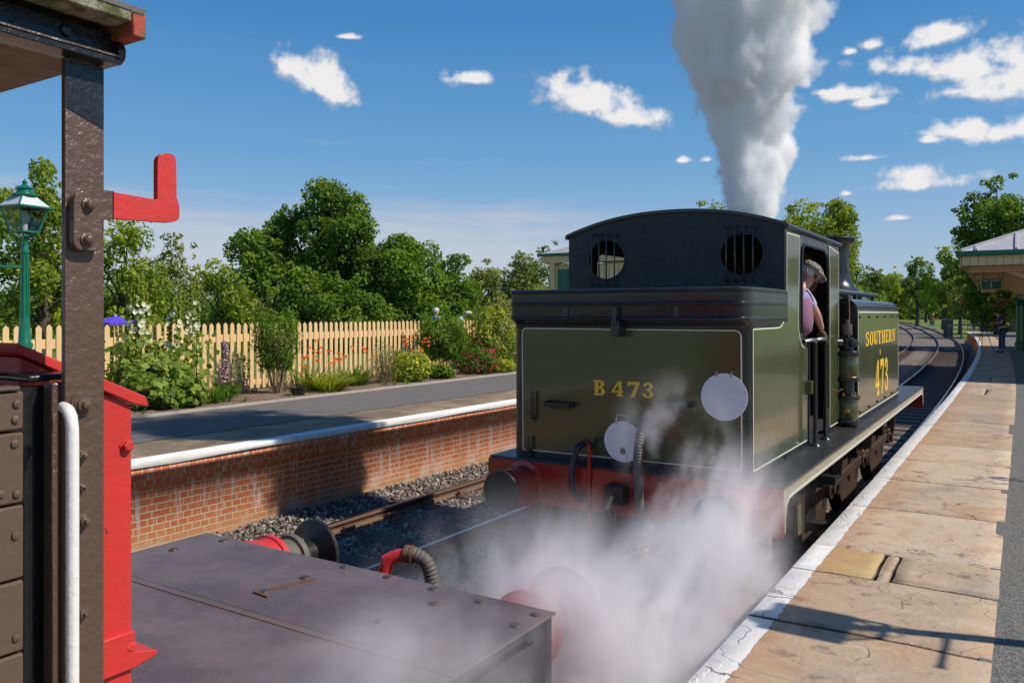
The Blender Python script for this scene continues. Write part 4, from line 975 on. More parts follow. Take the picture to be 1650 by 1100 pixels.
# the two white headcode discs hang from the lamp irons: things of their own
def disc(c, r, y, label, handle, tilt=0):
    t = thing('headcode_disc', label, 'headcode disc', 'white discs hung on the back of the engine')
    pl, F_ = plate(ell(c[0], c[1], r, r, 40), [], lambda p, t_: (p[0], y-t_+tilt*(p[1]-c[1]), p[1]), .004)
    MB().add(pl, F_).build('disc_plate', 'disc', t, smooth=False)
    z = c[1]+r
    if handle:
        MB().tube([(c[0]-.055, y-.008, z-.03), (c[0]-.05, y-.012, z+.015), (c[0]-.045, y-.012, z+.045), (c[0]+.045, y-.012, z+.045), (c[0]+.05, y-.012, z+.015), (c[0]+.055, y-.008, z-.03)], .006, 7).build('handle', 'steel', t)
        V, F_ = plate([(c[0]-.02, c[1]-r*.62), (c[0]+.02, c[1]-r*.62)]+[(c[0]+.02*math.cos(a), c[1]-r*.42+.02*math.sin(a)) for a in np.linspace(0, math.pi, 7)], [], lambda p, t_: (p[0], y-.006-t_, p[1]), .002)
        MB().add(V, F_).build('iron_slot', 'locoblack', t)
        MB().box(c[0]-.03, c[0]+.03, y-.018, y-.008, c[1]-r*.96, c[1]-r*.60).build('socket', 'disc', t, bevel=.003)
    for q in (-.055, .055): MB().tube([(c[0]+q, y-.002, z-.025), (c[0]+q, y-.015, z-.01), (c[0]+q, y-.01, z+.012)], .006, 6).build('clip', 'steel', t)
c = rx(1167, 639.5, 5.76); disc(c, .172, 5.76, 'higher and larger white headcode disc, hung near the platform-side corner of the bunker', False)
c = rx(1004, 711, 5.70); disc(c, .158, 5.70, 'lower white headcode disc with wire handle, hung between the two hoses', True, -.02)
# ---------------------------------------------------------------- the van whose end fills the left of the picture
van = thing('brake_van', 'brown brake van end with red locker, white grab rail and flat black buffer platform', 'railway van')
def vy(px, x): return atx(px, 500, x).y
MB().box(-1.385, -1.372, vy(105, -1.372), vy(168, -1.372), .3, 2.885).build('corner_post', 'brown', van, bevel=.002)
MB().add([(-1.3705, vy(105.5, -1.37), 2.80), (-1.3705, vy(167.5, -1.37), 2.775), (-1.3705, vy(167.5, -1.37), 2.88), (-1.3705, vy(105.5, -1.37), 2.88)], [(0, 1, 2, 3)]).build('black_paint_band', 'vanblack', van, smooth=False)
MB().box(-1.42, -1.388, .736, .762, .3, 2.333).build('timber_pillar', 'brown', van, bevel=.004)
# side planks
zs = [2.324, 2.257, 2.138, 2.015, 1.896, 1.775, 1.65, 1.53, 1.40]
for a, b in zip(zs[:-1], zs[1:]): MB().box(-1.42, -1.385, -2.6, vy(39, -1.385), b+.003, a-.001).build('side_plank', 'brownwood', van, bevel=.004)
MB().box(-1.415, -1.38, -2.6, vy(34, -1.38), 2.3245, 2.332).build('top_capping', 'brownwood', van, bevel=.003)
for (px, py) in ((27,650),(25,675),(24,714),(27,795),(25,862),(26,1026),(2,795)):
    v = atx(px, py, -1.384); MB().lathe(v, [(.0065, 0), (.006, .003), (.002, .0045)], (1, 0, 0), 12).build('plank_bolt', 'brownwood', van)
MB().box(-3.75, -1.46, -2.6, .735, 1.28, 2.30).build('van_body', 'vanblack', van)
MB().box(-1.455, -1.43, .55, .775, .5, 2.325).build('inner_side', 'vanblack', van)
MB().box(-3.75, -1.40, -2.6, .95, .95, 1.255).build('sole_frame', 'vanblack', van)
# locker with sloping lid across the end
def v2(px, py, x=-1.50): p = atx(px, py, x); return (p.y, p.z)
lid = [v2(27, 552), v2(236, 638.5), v2(241, 655), v2(217, 651), v2(31, 571), v2(27, 559)]
MB().prism(lid, 'x', -3.62, -1.50).build('locker_lid', 'red', van, bevel=.0025)
ybd = v2(217.5, 700)[0]
zt = lambda y: 2.405-(y-.733)*.45
MB().prism([(.745, .9), (ybd, .9), (ybd, v2(217, 655)[1]), (.745, 2.372)], 'x', -1.60, -1.512).build('locker_side', 'red', van, bevel=.002)
MB().prism([(.80, 1.28), (ybd-.002, 1.28), (ybd-.002, v2(217, 660)[1]), (.80, 2.36)], 'x', -3.60, -1.605).build('locker_front', 'red', van)
MB().box(-3.6, -1.63, .76, .80, 2.2, 2.385).build('locker_back', 'dark', van)
MB().box(-3.55, -1.425, .715, .80, 2.333, 2.345).build('shelf', 'vanblack', van, bevel=.004)
MB().prism([(.74, 1.818), (ybd+.001, 1.818), (ybd+.001, 1.775), (ybd+.05, 1.762), (ybd+.05, 1.752), (ybd+.002, 1.742), (.74, 1.742)], 'x', -1.58, -1.500).build('locker_flange', 'red', van, bevel=.003)
for (px, py, r) in ((203, 718, .0115), (206, 1040, .0105)):
    v = atx(px, py, -1.512); b = MB().lathe(v, [(r*1.25, 0), (r*1.25, .003), (r*.95, .0035), (r*.95, .012), (r*.7, .014)], (1, 0, 0), 6).build('hexagon_bolt', 'red', van)
# lamp bracket: brown plate, red arm
def prx(pts, x0, x1, rads, name, mat, **k): return MB().prism(rr_poly([v2(*p, x=x1) for p in pts], rads), 'x', x0, x1).build(name, mat, van, bevel=.003, **k)
prx([(119, 402), (164, 405), (166, 355), (184, 352), (184, 308), (150, 304), (119, 312)], -1.371, -1.353, [.016,.012,.001,.001,.001,.012,.016], 'bracket_plate', 'brown')
prx([(181, 352), (276, 359), (290, 354), (289, 330), (285, 318), (284, 247), (254, 247), (254, 322), (181, 309)], -1.366, -1.353, [.001,.012,.014,.012,.002,.018,.018,.004,.001], 'lamp_bracket', 'red')
for (px, py) in ((142, 330), (140, 386)):
    v = atx(px, py, -1.353); MB().lathe(v, [(.0125, 0), (.012, .003), (.008, .004), (.0085, .008), (.006, .012), (.001, .0135)], (1, 0, 0), 16).build('dome_bolt', 'brown', van)
for (px, py, r) in ((132, 651, .016), (130, 733, .009), (130, 785, .006), (133, 839, .010), (131, 987, .009)):
    v = atx(px, py, -1.371); MB().lathe(v, [(r*1.35, 0), (r*1.3, .003), (r, .0035), (r, .006), (r*.8, .0065), (r*.8, .011), (r*.45, .012), (r*.42, .018), (.002, .019)], (1, 0, 0), 14).build('coach_bolt', 'brown', van)
g1 = [atx(101, 655, -1.36), atx(105, 657, -1.345), atx(110, 661, -1.332), atx(114.5, 672, -1.325), atx(116.5, 690, -1.322), atx(117, 720, -1.322)]
g1 += [Vector((-1.322, g1[-1].y, z)) for z in (1.9, 1.6, 1.3)]
MB().tube(g1, [.0085, .0092]+[.0098]*(len(g1)-2), 14).build('grab_rail', 'whiterail', van)
# roof: cantrail channel, mossy edge board, felt, end hoop
def moss():
    t = NT('mossy_board'); P = t.coord()
    n = t.noise(P, 28, 6, .7); n2 = t.noise(P, 70, 5, .7)
    c = t.mix(t.rng(n, .4, .6), (.32, .30, .24), (.10, .11, .035)); c = t.mix(t.rng(n2, .5, .65, 0, .7), c, (.05, .05, .03))
    return t.set(col=c, rough=.9, nor=t.bump(t.m('ADD', n, n2), .8, .006))
M['moss'] = moss(); M['felt'] = paint('weathered_roof_felt', (.75, .73, .68), .8, .7, (.25,.23,.2), .6, 50)
M['mossyred'] = (lambda t: t.set(col=t.mix(t.rng(t.noise(t.coord(), 45, 5, .7), .47, .6), (.38, .07, .04), (.12, .12, .04)), rough=.8, nor=t.bump(t.noise(t.coord(), 60, 5), .6, .004)))(NT('flaking_red_mossy'))
ye = vy(190, -1.35); yr_ = vy(213, -1.30); yq = vy(236.5, -1.30)
MB().prism([(-1.395, 2.886), (-1.338, 2.886), (-1.338, 2.897), (-1.362, 2.902), (-1.365, 2.945), (-1.395, 2.945)], 'y', -2.6, ye).build('cantrail', 'vanblack', van, bevel=.002)
MB().box(-1.364, -1.3365, -2.6, ye, 2.8975, 2.901).build('cantrail_flange', 'brown', van)
MB().box(-1.36, -1.30, -2.6, yr_, 2.953, 2.976).build('roof_edge_board', 'moss', van, bevel=.003)
v = atx(107, 49, -1.362); MB().lathe(v, [(.011, 0), (.010, .004), (.003, .008)], (1, 0, 0), 12).build('roof_bolt', 'vanblack', van)
MB().prism([(-1.292, 2.978), (-1.31, 2.984), (-1.6, 3.03), (-2.2, 3.09), (-2.65, 3.10), (-3.1, 3.09), (-3.7, 3.03), (-4.0, 2.98), (-4.0, 2.965), (-3.7, 3.01), (-2.65, 3.08), (-1.6, 3.01), (-1.31, 2.966)], 'y', -2.6, yq-.004).build('roof', 'felt', van)
MB().prism([(-1.30, 2.93), (-1.30, 2.972), (-1.6, 3.0), (-2.65, 3.07), (-3.7, 3.0), (-3.98, 2.96), (-3.98, 2.93)], 'y', yr_+.002, yq).build('end_hoop', 'mossyred', van, bevel=.003)
MB().box(-3.9, -1.40, -2.6, yq-.012, 2.905, 2.925).build('ceiling_boards', 'brownwood', van)
MB().box(-1.405, -1.396, -2.6, vy(104, -1.40), 2.888, 2.904).build('ceiling_lath', 'brownwood', van)
MB().lathe((-1.365, ye-.002, 2.912), [(.02, 0), (.02, .014), (.015, .018)], (0, 1, 0), 16).build('cantrail_cap', 'vanblack', van)

# flat platform over the buffers
def deckmat():
    t = NT('deck_plate_paint'); P = t.coord()
    n = t.noise(P, 3, 6, .65); g = t.noise(P, 160, 3, .6); n3 = t.noise(P, 22, 6, .75)
    c = t.mix(t.rng(n, .35, .7), (.10, .073, .070), (.155, .122, .118)); c = t.mix(t.rng(n3, .58, .7, 0, .5), c, (.24, .20, .15)); c = t.mix(t.rng(t.noise(P, 90, 4, .7), .5, .7, 0, .5), c, (.19, .165, .155)); c = t.mix(t.rng(t.voro(P, 5, 'DISTANCE_TO_EDGE'), .006, .0, 0, .25), c, (.22, .19, .15))
    return t.set(col=c, rough=t.rng(n, .3, .7, .42, .6), nor=t.bump(g, .7, .003, t.bump(n3, .3, .005)), spec=.6)
M['deck'] = deckmat(); M['grime'] = paint('tan_grime_on_deck', (.13, .10, .08), .8, .8, (.09,.07,.065), .5, 60)
DZ, DX0, DX1, DY = 1.275, -3.71, -1.56, 2.78
MB().box(DX0, DX1, .95, DY-.64, DZ-.012, DZ).build('deck_plate', 'deck', van, bevel=.002)
MB().box(DX0, DX1, DY-.637, DY, DZ-.012, DZ-.001).build('deck_plate', 'deck', van, bevel=.002)
MB().box(DX0+.01, DX1-.01, .95, DY-.01, .93, DZ-.0125).build('headstock_box', 'vanblack', van, bevel=.006)
MB().box(DX0, DX1+.004, DY-.685, DY-.66, DZ+.0005, DZ+.003).build('deck_strip', M['grime'], van)
MB().bar(atz(409, 954, DZ+.003), atz(509, 932, DZ+.003), .007, .007).build('deck_bar', 'rust', van)
MB().bar(atz(409, 953, DZ+.003), atz(432, 961, DZ+.003), .01, .008).build('deck_bar', 'rust', van)
for (a, b) in ((110,503),(262,540),(428,585),(620,630),(820,682),(825,748),(1030,738),(585,825),(1185,845),(1275,795),(250,633),(70,695),(-20,455),(-110,470),(-330,510)):
    v = atz(400+a/2.75, 700+b/2.75, DZ+.0)
    if v.y < DY-.02: MB().lathe(v, [(.024, 0), (.022, .005), (.012, .009)], n=14).build('deck_bolt', 'rod', van)
MB().box(DX1-.002, DX1+.012, 1.9, 2.6, 1.0, 1.22).build('side_plate', 'vanblack', van, bevel=.003)
for y in (2.0, 2.3, 2.5): MB().lathe((DX1+.012, y, 1.1), [(.02, 0), (.018, .01), (.005, .014)], (1, 0, 0), 12).build('side_bolt', 'vanblack', van)
for x in (-3.53, -1.865):
    b = MB().lathe((x, DY-.03, 1.05), [(.21, 0), (.21, .03), (.195, .035), (.175, .16), (.155, .27), (.160, .29), (.172, .295), (.172, .325), (.155, .33)], (0, 1, 0), 32).build('buffer_housing', 'red', van)
    MB().lathe((x, DY+.26, 1.05), [(.125, 0), (.12, .15), (.14, .155), (.14, .19), (.10, .20)], (0, 1, 0), 28).build('buffer_ram', 'rubber', b)
    MB().lathe((x, DY+.40, 1.05), [(.075, 0), (.075, .17), (.12, .185), (.184, .20), (.188, .205), (.188, .222), (.18, .228), (.02, .238)], (0, 1, 0), 48).build('buffer_head', 'frame', b)
    for k in range(6):
        a = k*math.pi/3; MB().lathe((x+.125*math.cos(a), DY+.43, 1.05+.125*math.sin(a)), [(.014, -.01), (.014, .03)], (0, 1, 0), 6).build('buffer_nut', 'rubber', b)
e0 = atz(622, 925, 1.20); 
e = aty(620, 912, 2.92)
MB().tube([(e.x+.01, DY-.01, 1.02), (e.x, 2.88, 1.08), (e.x, 2.92, 1.22), (e.x+.01, 2.93, 1.275), (e.x+.045, 2.95, 1.295), (e.x+.095, 2.97, 1.305)], [.03,.032,.032,.036,.032,.032], 16).build('pipe_elbow', 'red', van)
hz_ = hose([(e.x+.085, 2.97, 1.31), (e.x+.13, 2.99, 1.305), (e.x+.18, 3.01, 1.27), (e.x+.205, 3.02, 1.18), (e.x+.20, 3.02, 1.0)], .034, 'rubber', 'vacuum_hose', van, pitch=.018, amp=.09, n=16)
MB().lathe((e.x+.085, 2.97, 1.308), [(.042, 0), (.042, .018), (.038, .022), (.042, .026), (.042, .038)], (.9, .3, 0), 16).build('hose_clip', 'rust', hz_)
for y in (.2, 1.6):
    for x in (-3.40, -1.92): MB().lathe((x, y-1.2, .46), [(.46, -.06), (.46, .06), (.4, .07), (.1, .05)], (1, 0, 0), 32).build('wheel', 'frame', van)

# ---------------------------------------------------------------- fence
def FX(y): return -13.2-.03*(y-9)-.8*bend(y)
fence = thing('picket_fence', 'long cream picket fence with pointed tops behind the flower bed', 'fence')
mb = MB(); rf_ = random.Random(5); y = 1.0
while y < 62:
    x = FX(y); h = 2.27+rf_.uniform(-.008, .008); w_ = .045; tl = rf_.uniform(-.004, .004)
    mb.add([(x+dx, y+s_*w_+(tl if z > 1.5 else 0), z) for dx in (0, .02) for s_, z in ((-1, .93), (1, .93), (1, h-.05), (0, h), (-1, h-.05))],
           [(0,1,2,3,4), (9,8,7,6,5)]+[(k, 5+k, 5+(k+1) % 5, (k+1) % 5) for k in range(5)])
    y += .164
mb.build('pickets', 'picket', fence, smooth=False)
for z0, z1 in ((1.89, 2.04), (1.0, 1.11)):
    mb = MB(); ys_ = np.arange(1, 62, 1.5)
    for a, b in zip(ys_[:-1], ys_[1:]): mb.bar((FX(a)-.02, a, (z0+z1)/2), (FX(b)-.02, b, (z0+z1)/2), .035, z1-z0)
    mb.build('fence_rail', 'picket', fence, smooth=False)
for y in np.arange(1.4, 62, 2.95): MB().box(FX(y)-.13, FX(y)-.045, y-.045, y+.045, .8, 2.12).build('fence_post', 'picket', fence, bevel=.006)

# ---------------------------------------------------------------- lamp posts
def lamp_post(x, y, label, barsign=-1, rot=0, k=1.0):
    t = thing('lamp_post', label, 'lamp post', 'green station lamp posts', (x, y, PZ)); t.rotation_euler = (0, 0, rot); t.scale = (1, 1, k)
    H = 2.94
    MB().lathe((0,0,0), [(.15,0),(.15,.05),(.12,.08),(.115,.5),(.125,.52),(.10,.56),(.09,1.0),(.10,1.05),(.085,1.12),(.075,1.16),(.085,1.2),(.065,1.24),(.058,1.4),(.048,1.5),(.042,1.55),(.036,2.2),(.046,2.22),(.046,2.25),(.032,2.28),(.03,2.36),(.045,2.38),(.045,2.40)], n=16).build('post', 'lampgreen', t, ang=40)
    fl = MB()
    for q in range(8):
        a = 2*math.pi*q/8; fl.tube([(.046*math.cos(a), .046*math.sin(a), 1.5), (.036*math.cos(a), .036*math.sin(a), 2.2)], .008, 5)
    fl.build('flutes', 'lampgreen', t)
    MB().tube([(0, 0, 2.06), (0, barsign*.38, 2.06), (0, barsign*.42, 2.06)], [.013, .013, .02], 8).build('ladder_bar', 'lampgreen', t)
    ln = MB(); 
    for q in range(4):
        a = math.pi/4+q*math.pi/2; ln.tube([(0,0,2.36), (.06*math.cos(a), .06*math.sin(a), 2.40), (.14*math.cos(a), .14*math.sin(a), 2.47)], .010, 6)
        ln.tube([(.0,0,2.30), (.08*math.cos(a), .08*math.sin(a), 2.32), (.11*math.cos(a), .11*math.sin(a), 2.38), (.07*math.cos(a), .07*math.sin(a), 2.41)], .007, 6)
        ln.bar((.135*math.cos(a), .135*math.sin(a), 2.45), (.235*math.cos(a), .235*math.sin(a), 2.72), .018, .018)
    def sq(r, z): return [(r*math.cos(math.pi/4+q*math.pi/2), r*math.sin(math.pi/4+q*math.pi/2), z) for q in range(4)]
    def ring(r, z, r2, z2):
        A = sq(r, z); B = sq(r2, z2); ln.add(A+B, [(q, (q+1) % 4, 4+(q+1) % 4, 4+q) for q in range(4)])
    for z, r in ((2.455, .14), (2.72, .24)):
        for q in range(4): ln.bar(sq(r, z)[q], sq(r, z)[(q+1) % 4], .02, .02)
    lf = ln.build('lantern_frame', 'lampgreen', t, smooth=False)
    g_ = MB()
    for q in range(4): A = sq(.136, 2.46); B = sq(.234, 2.715); g_.add([A[q], A[(q+1) % 4], B[(q+1) % 4], B[q]], [(0,1,2,3)])
    g_.build('glass', 'glass', lf, smooth=False)
    MB().lathe((0,0,2.47), [(.03,0),(.03,.08),(.045,.1),(.05,.15),(.03,.2)], n=12).build('bulb', 'white', lf)
    r_1 = MB(); A = sq(.27, 2.725); B = sq(.10, 2.86); r_1.add(A+B+sq(.27, 2.715), [(0,1,5,4),(1,2,6,5),(2,3,7,6),(3,0,4,7),(8,9,1,0),(9,10,2,1),(10,11,3,2),(11,8,0,3)])
    r_1.build('lantern_roof', M['glassroof'], lf, smooth=False)
    er = MB()
    for q in range(4): er.bar(A[q], A[(q+1) % 4], .018, .018); er.bar(A[q], B[q], .014, .014)
    er.build('roof_edging', 'lampgreen', lf, smooth=False)
    MB().lathe((0,0,2.855), [(.13,0),(.13,.015),(.085,.03),(.08,.07),(.095,.075),(.06,.10),(.03,.12),(.02,.13),(.03,.15),(.012,.17),(.002,.19)], n=16).build('finial', 'lampgreen', lf)
    return t
M['glassroof'] = paint('milky_glass', (.62, .66, .66), .25, .2, None, .02)
lamp_post(-9.36, 4.66, 'green lamp post with glass lantern on the far platform, seen left of the van post', -1, R(8))
lamp_post(1.60, 4.98, 'green lamp post on the near platform whose shadow lies across the flagstones', -1, 0)

# ---------------------------------------------------------------- waiting room on the far platform
wr = thing('waiting_room', 'long cream and green platform building with slate roof behind the engine cab', 'platform building')
M['slate'] = paint('pale_slate', (.42, .41, .41), .6, .5, (.28,.27,.27), .3, 30)
def wx(y, o): return o-.8*bend(y)
YS = [21.8, 34, 46, 58, 68.5]
for i, (a, b) in enumerate(zip(YS[:-1], YS[1:])):
    for (o, nm) in ((-9.75, 'front_wall'), (-12.2, 'rear_wall')):
        MB().bar((wx(a, o), a, 2.42), (wx(b, o), b, 2.42), .12, 3.05).build(nm, 'cream', wr, smooth=False)
    MB().bar((wx(a, -9.0), a, 4.10), (wx(b, -9.0), b, 4.10), .06, .22).build('fascia_board', 'cream', wr, smooth=False)
    MB().bar((wx(a, -8.96), a, 4.25), (wx(b, -8.96), b, 4.25), .1, .09).build('gutter', 'stationgreen', wr, smooth=False)
    V = [(wx(a, -8.95), a-(.25 if i == 0 else 0), 4.28), (wx(b, -8.95), b, 4.28), (wx(b, -10.9), b-(1 if i == 3 else 0), 4.85), (wx(a, -10.9), a+(1.2 if i == 0 else 0), 4.85), (wx(a, -12.75), a-(.25 if i == 0 else 0), 4.28), (wx(b, -12.75), b, 4.28)]
    F_ = [(0,1,2,3), (3,2,5,4)]
    if i == 0: F_.append((0, 3, 4))
    if i == 3: F_.append((1, 5, 2))
    MB().add(V, F_).build('roof', 'slate', wr, smooth=False)
MB().box(-12.2, -9.75, 21.74, 21.86, .9, 3.95).build('end_wall', 'cream', wr)
mb = MB()
for k in range(16): mb.box(-12.22+k*.155, -12.21+k*.155+.12, 21.71, 21.735, 1.0, 3.9)
mb.build('end_boards', 'cream', wr)
MB().box(-12.62, -8.93, 21.56, 21.64, 4.0, 4.2).build('end_fascia', 'cream', wr); MB().box(-12.7, -8.9, 21.5, 21.60, 4.21, 4.29).build('end_gutter', 'stationgreen', wr)
MB().box(-12.35, -12.18, 21.62, 21.82, .9, 4.0).build('corner_post', 'cream', wr); MB().box(-12.1, -11.2, 21.69, 21.705, 1.0, 3.8).build('door', 'stationgreen', wr)
for y in (26, 31, 37, 43, 50, 57):
    wn = MB().box(wx(y, -9.69), wx(y, -9.66), y-.6, y+.6, 1.8, 3.2).build('window', 'stationgreen', wr); MB().box(wx(y, -9.655), wx(y, -9.65), y-.5, y+.5, 1.9, 3.1).build('pane', 'glassroof', wn)

# ---------------------------------------------------------------- canopy over the near platform
cp = thing('platform_canopy', 'cream and green valanced platform canopy with grey standing seam roof at the right edge', 'canopy')
CY0, CY1, CZ = 22.0, 46.0, 3.78
def cxl(y): return -1.22-bend(y)*.95
M['zinc'] = paint('weathered_zinc', (.52, .50, .50), .45, .6, (.36,.33,.33), .2, 20)
rid = (3.2, 26.2, 5.72)
MB().add([(-1.28, CY0-.1, 3.93), (9, CY0-.1, 3.93), (9, 26.2, 5.72), rid, (cxl(CY1)-.06, CY1, 3.93), (3.2-bend(CY1)*.95, CY1, 5.72)], [(0,1,2,3), (0,3,5,4)]).build('roof', 'zinc', cp, smooth=False)
for k in range(12):
    t_ = .0+k*.8; x = -.95+t_
    f = min(1, (x+1.28)/(rid[0]+1.28)); MB().bar((x, CY0-.1, 3.945), (x, CY0-.1+f*4.3, 3.945+f*1.79), .05, .05).build('standing_seam', 'zinc', cp, smooth=False)
MB().bar((-1.28, CY0-.1, 3.95), (rid[0], rid[1], rid[2]+.02), .07, .06).build('hip_roll', 'zinc', cp)
MB().box(-1.33, 9, CY0-.20, CY0-.08, 3.80, 3.92).build('gutter', 'stationgreen', cp, bevel=.02)
mb = MB(); x = -1.25
while x < 9:
    mb.prism([(x+.006, 3.82), (x+.006, 3.60)]+[(x+.085-.079*math.cos(a), 3.60-.018*math.sin(a)) for a in np.linspace(0, math.pi, 7)][1:-1]+[(x+.164, 3.60), (x+.164, 3.82)], 'y', CY0-.07, CY0-.045); x += .17
mb.build('scalloped_valance', 'cream', cp, smooth=False)
ysq = list(np.arange(CY0, CY1+.1, 2.0)); mb = MB(); gu = MB()
for a, b in zip(ysq[:-1], ysq[1:]): mb.bar((cxl(a)-.02, a, 3.70), (cxl(b)-.02, b, 3.70), .03, .26); gu.bar((cxl(a)-.07, a, 3.87), (cxl(b)-.07, b, 3.87), .1, .1)
mb.build('side_valance', 'cream', cp, smooth=False); gu.build('side_gutter', 'stationgreen', cp, smooth=False)
V = []; 
for y in ysq: V += [(cxl(y)+.03, y, 3.84), (cxl(y)+9, y, 3.90)]
MB().add(V, [(2*i, 2*i+1, 2*i+3, 2*i+2) for i in range(len(ysq)-1)]).build('soffit_boards', 'cream', cp, smooth=False)
for y in np.arange(CY0+.3, CY1, .9): MB().box(cxl(y)+.05, cxl(y)+6, y-.035, y+.035, 3.66, 3.80).build('rafter', 'cream', cp)
for i, y in enumerate((23.5, 28, 32.5, 37, 41.5, 45.5)):
    x0 = cxl(y)
    MB().box(x0+.1, x0+3.5, y-.06, y+.06, 3.48, 3.64).build('tie_beam', 'cream', cp)
    MB().bar((x0+.9, y+.1, 3.55), (x0+2.4, y+.1, 2.85), .08, .12).build('raking_strut', 'cream', cp)
    MB().bar((x0+2.6, y+.1, 3.55), (x0+1.6, y+.1, 2.95), .08, .12).build('raking_strut', 'cream', cp)
for (x, y) in ((-.20, 40.4), (-.02, 41.4), (.16, 40.9), (.42, 41.0), (.72, 41.0)):
    MB().lathe((x, y, PZ), [(.15, 0), (.15, .3), (.1, .35), (.09, 1.9), (.13, 1.95), (.1, 2.05), (.14, 2.1), (.14, 2.18)], n=12).build('column', 'stationgreen', cp)
hd = MB().box(-.36, 2.2, 40.2, 40.3, 3.02, 3.24).build('name_board', 'stationgreen', cp)
def textobj(name, s, size, mat, parent, loc, rot, ext=.004):
    c = bpy.data.curves.new(name, 'FONT'); c.body = s; c.size = size; c.extrude = ext; c.align_x = 'CENTER'; c.align_y = 'CENTER'
    o = bpy.data.objects.new('tmp', c); C.objects.link(o); dg = bpy.context.evaluated_depsgraph_get()
    me = bpy.data.meshes.new_from_object(o.evaluated_get(dg)); bpy.data.objects.remove(o)
    me.materials.clear(); me.materials.append(M[mat]); m_ = bpy.data.objects.new(name, me); C.objects.link(m_); m_.location = loc; m_.rotation_euler = rot
    if parent: m_.parent = parent
    return m_
textobj('lettering', 'HEAD', .2, 'white', hd, (.02, 40.19, 3.13), (R(90), 0, 0))
MB().box(.42, .9, 40.7, 40.75, 1.7, 2.7).build('poster_board', 'letter', cp)
sg = thing('platform_sign', 'small green hanging sign reading platform 1 under the canopy', 'sign')
sb = MB().box(-1.0, -.53, 25.98, 26.02, 3.13, 3.42).build('sign_board', 'stationgreen', sg)
textobj('lettering', 'PLATFORM', .085, 'white', sg, (-.765, 25.97, 3.365), (R(90), 0, 0)); textobj('lettering', '1', .22, 'white', sg, (-.765, 25.97, 3.23), (R(90), 0, 0))
for x in (-.95, -.58): MB().tube([(x, 26, 3.42), (x, 26, 3.66)], .008, 6).build('hanger', 'frame', sg)

# ---------------------------------------------------------------- signal and other small things beyond the platform end
M['signalred'] = paint('signal_red', (.55, .03, .02), .4, .2); M['latticegrey'] = paint('pale_lattice', (.55, .57, .57), .5, .3)
s = thing('semaphore_signal', 'pale lattice signal post with lowered red and white arm beyond the platform', 'signal', loc=(-4.8, 97.5, -.3))
mb = MB()
for sx_ in (-.22, .22):
    for sy_ in (-.22, .22): mb.bar((sx_, sy_, 0), (sx_, sy_, 5.2), .06, .06, (0, 1, 0))
for k in range(10):
    z = .2+k*.5
    for sy_ in (-.22, .22): mb.bar((-.22, sy_, z), (.22, sy_, z+.5), .03, .03, (0, 1, 0)); mb.bar((.22, sy_, z), (-.22, sy_, z+.5), .03, .03, (0, 1, 0))
mb.build('lattice_post', 'latticegrey', s, smooth=False)
MB().bar((-.15, -.28, 3.85), (-1.65, -.28, 4.45), .05, .26, (0, 0, 1)).build('signal_arm', 'signalred', s); MB().bar((-1.15, -.31, 4.25), (-1.35, -.31, 4.33), .05, .27, (0, 0, 1)).build('white_band', 'white', s)
MB().lathe((0, -.2, 4.0), [(.13, 0), (.13, .25), (.08, .3)], (0, -1, 0), 12).build('signal_lamp', 'frame', s)
hut = thing('lineside_box', 'small dark lineside cabinet with a red and white notice beside the timber fence', 'cabinet')
p = atd(1528, 533, 88); MB().box(p.x-.45, p.x+.45, p.y-.4, p.y+.4, -.35, 1.75).build('box_body', 'woodgrey', hut); MB().box(p.x-.52, p.x+.52, p.y-.47, p.y+.47, 1.75, 1.82).build('box_lid', 'zinc', hut)
MB().box(p.x+.1, p.x+.38, p.y-.43, p.y-.405, .9, 1.4).build('notice', 'signalred', hut); MB().box(p.x+.12, p.x+.3, p.y-.445, p.y-.43, 1.05, 1.2).build('notice_mark', 'white', hut)
tf = thing('timber_fence', 'dark post and rail timber fence beyond the platform end', 'fence')
for k in range(8): x = -6.5+k*1.15; MB().box(x-.07, x+.07, 93, 93.14, -.4, 1.45).build('fence_post', 'woodgrey', tf)
for z in (.35, .8, 1.25): MB().box(-6.6, 1.7, 92.93, 93.0, z, z+.12).build('fence_rail', 'woodgrey', tf)
bs = thing('bench_sign', 'faded pink lineside board on a pale post past the platform end', 'sign')
p = atd(1577, 535, 82); MB().box(p.x-.38, p.x+.38, p.y, p.y+.05, 1.35, 1.72).build('board', M['disc'], bs); MB().box(p.x-.07, p.x+.07, p.y+.05, p.y+.14, -.1, 1.5).build('post', 'white', bs)
pf = thing('panel_fence', 'weathered close boarded fence panel across the far end of the near platform', 'fence')
MB().box(-2.9, 2.5, YEND-.5, YEND-.44, PZ, PZ+1.05).build('boards', 'woodgrey', pf)
for x in (-2.9, -1.1, .7, 2.5): MB().box(x-.06, x+.06, YEND-.56, YEND-.5, PZ, PZ+1.15).build('post', 'woodgrey', pf)
um = thing('parasol', 'purple parasol open on the lawn behind the picket fence', 'parasol')
p = atd(186, 515, 16.5); V = [(p.x, p.y, 2.40)]+[(p.x+(.46)*math.cos(2*math.pi*k/8), p.y+(.46)*math.sin(2*math.pi*k/8), 2.27) for k in range(8)]+[(p.x+(.46)*math.cos(2*math.pi*k/8), p.y+(.46)*math.sin(2*math.pi*k/8), 2.22) for k in range(8)]
MB().add(V, [(0, 1+k, 1+(k+1) % 8) for k in range(8)]+[(1+k, 9+k, 9+(k+1) % 8, 1+(k+1) % 8) for k in range(8)]).build('canopy', 'purple', um, smooth=False)
MB().tube([(p.x, p.y, .86), (p.x, p.y, 2.43)], .02, 8).build('pole', 'white', um)
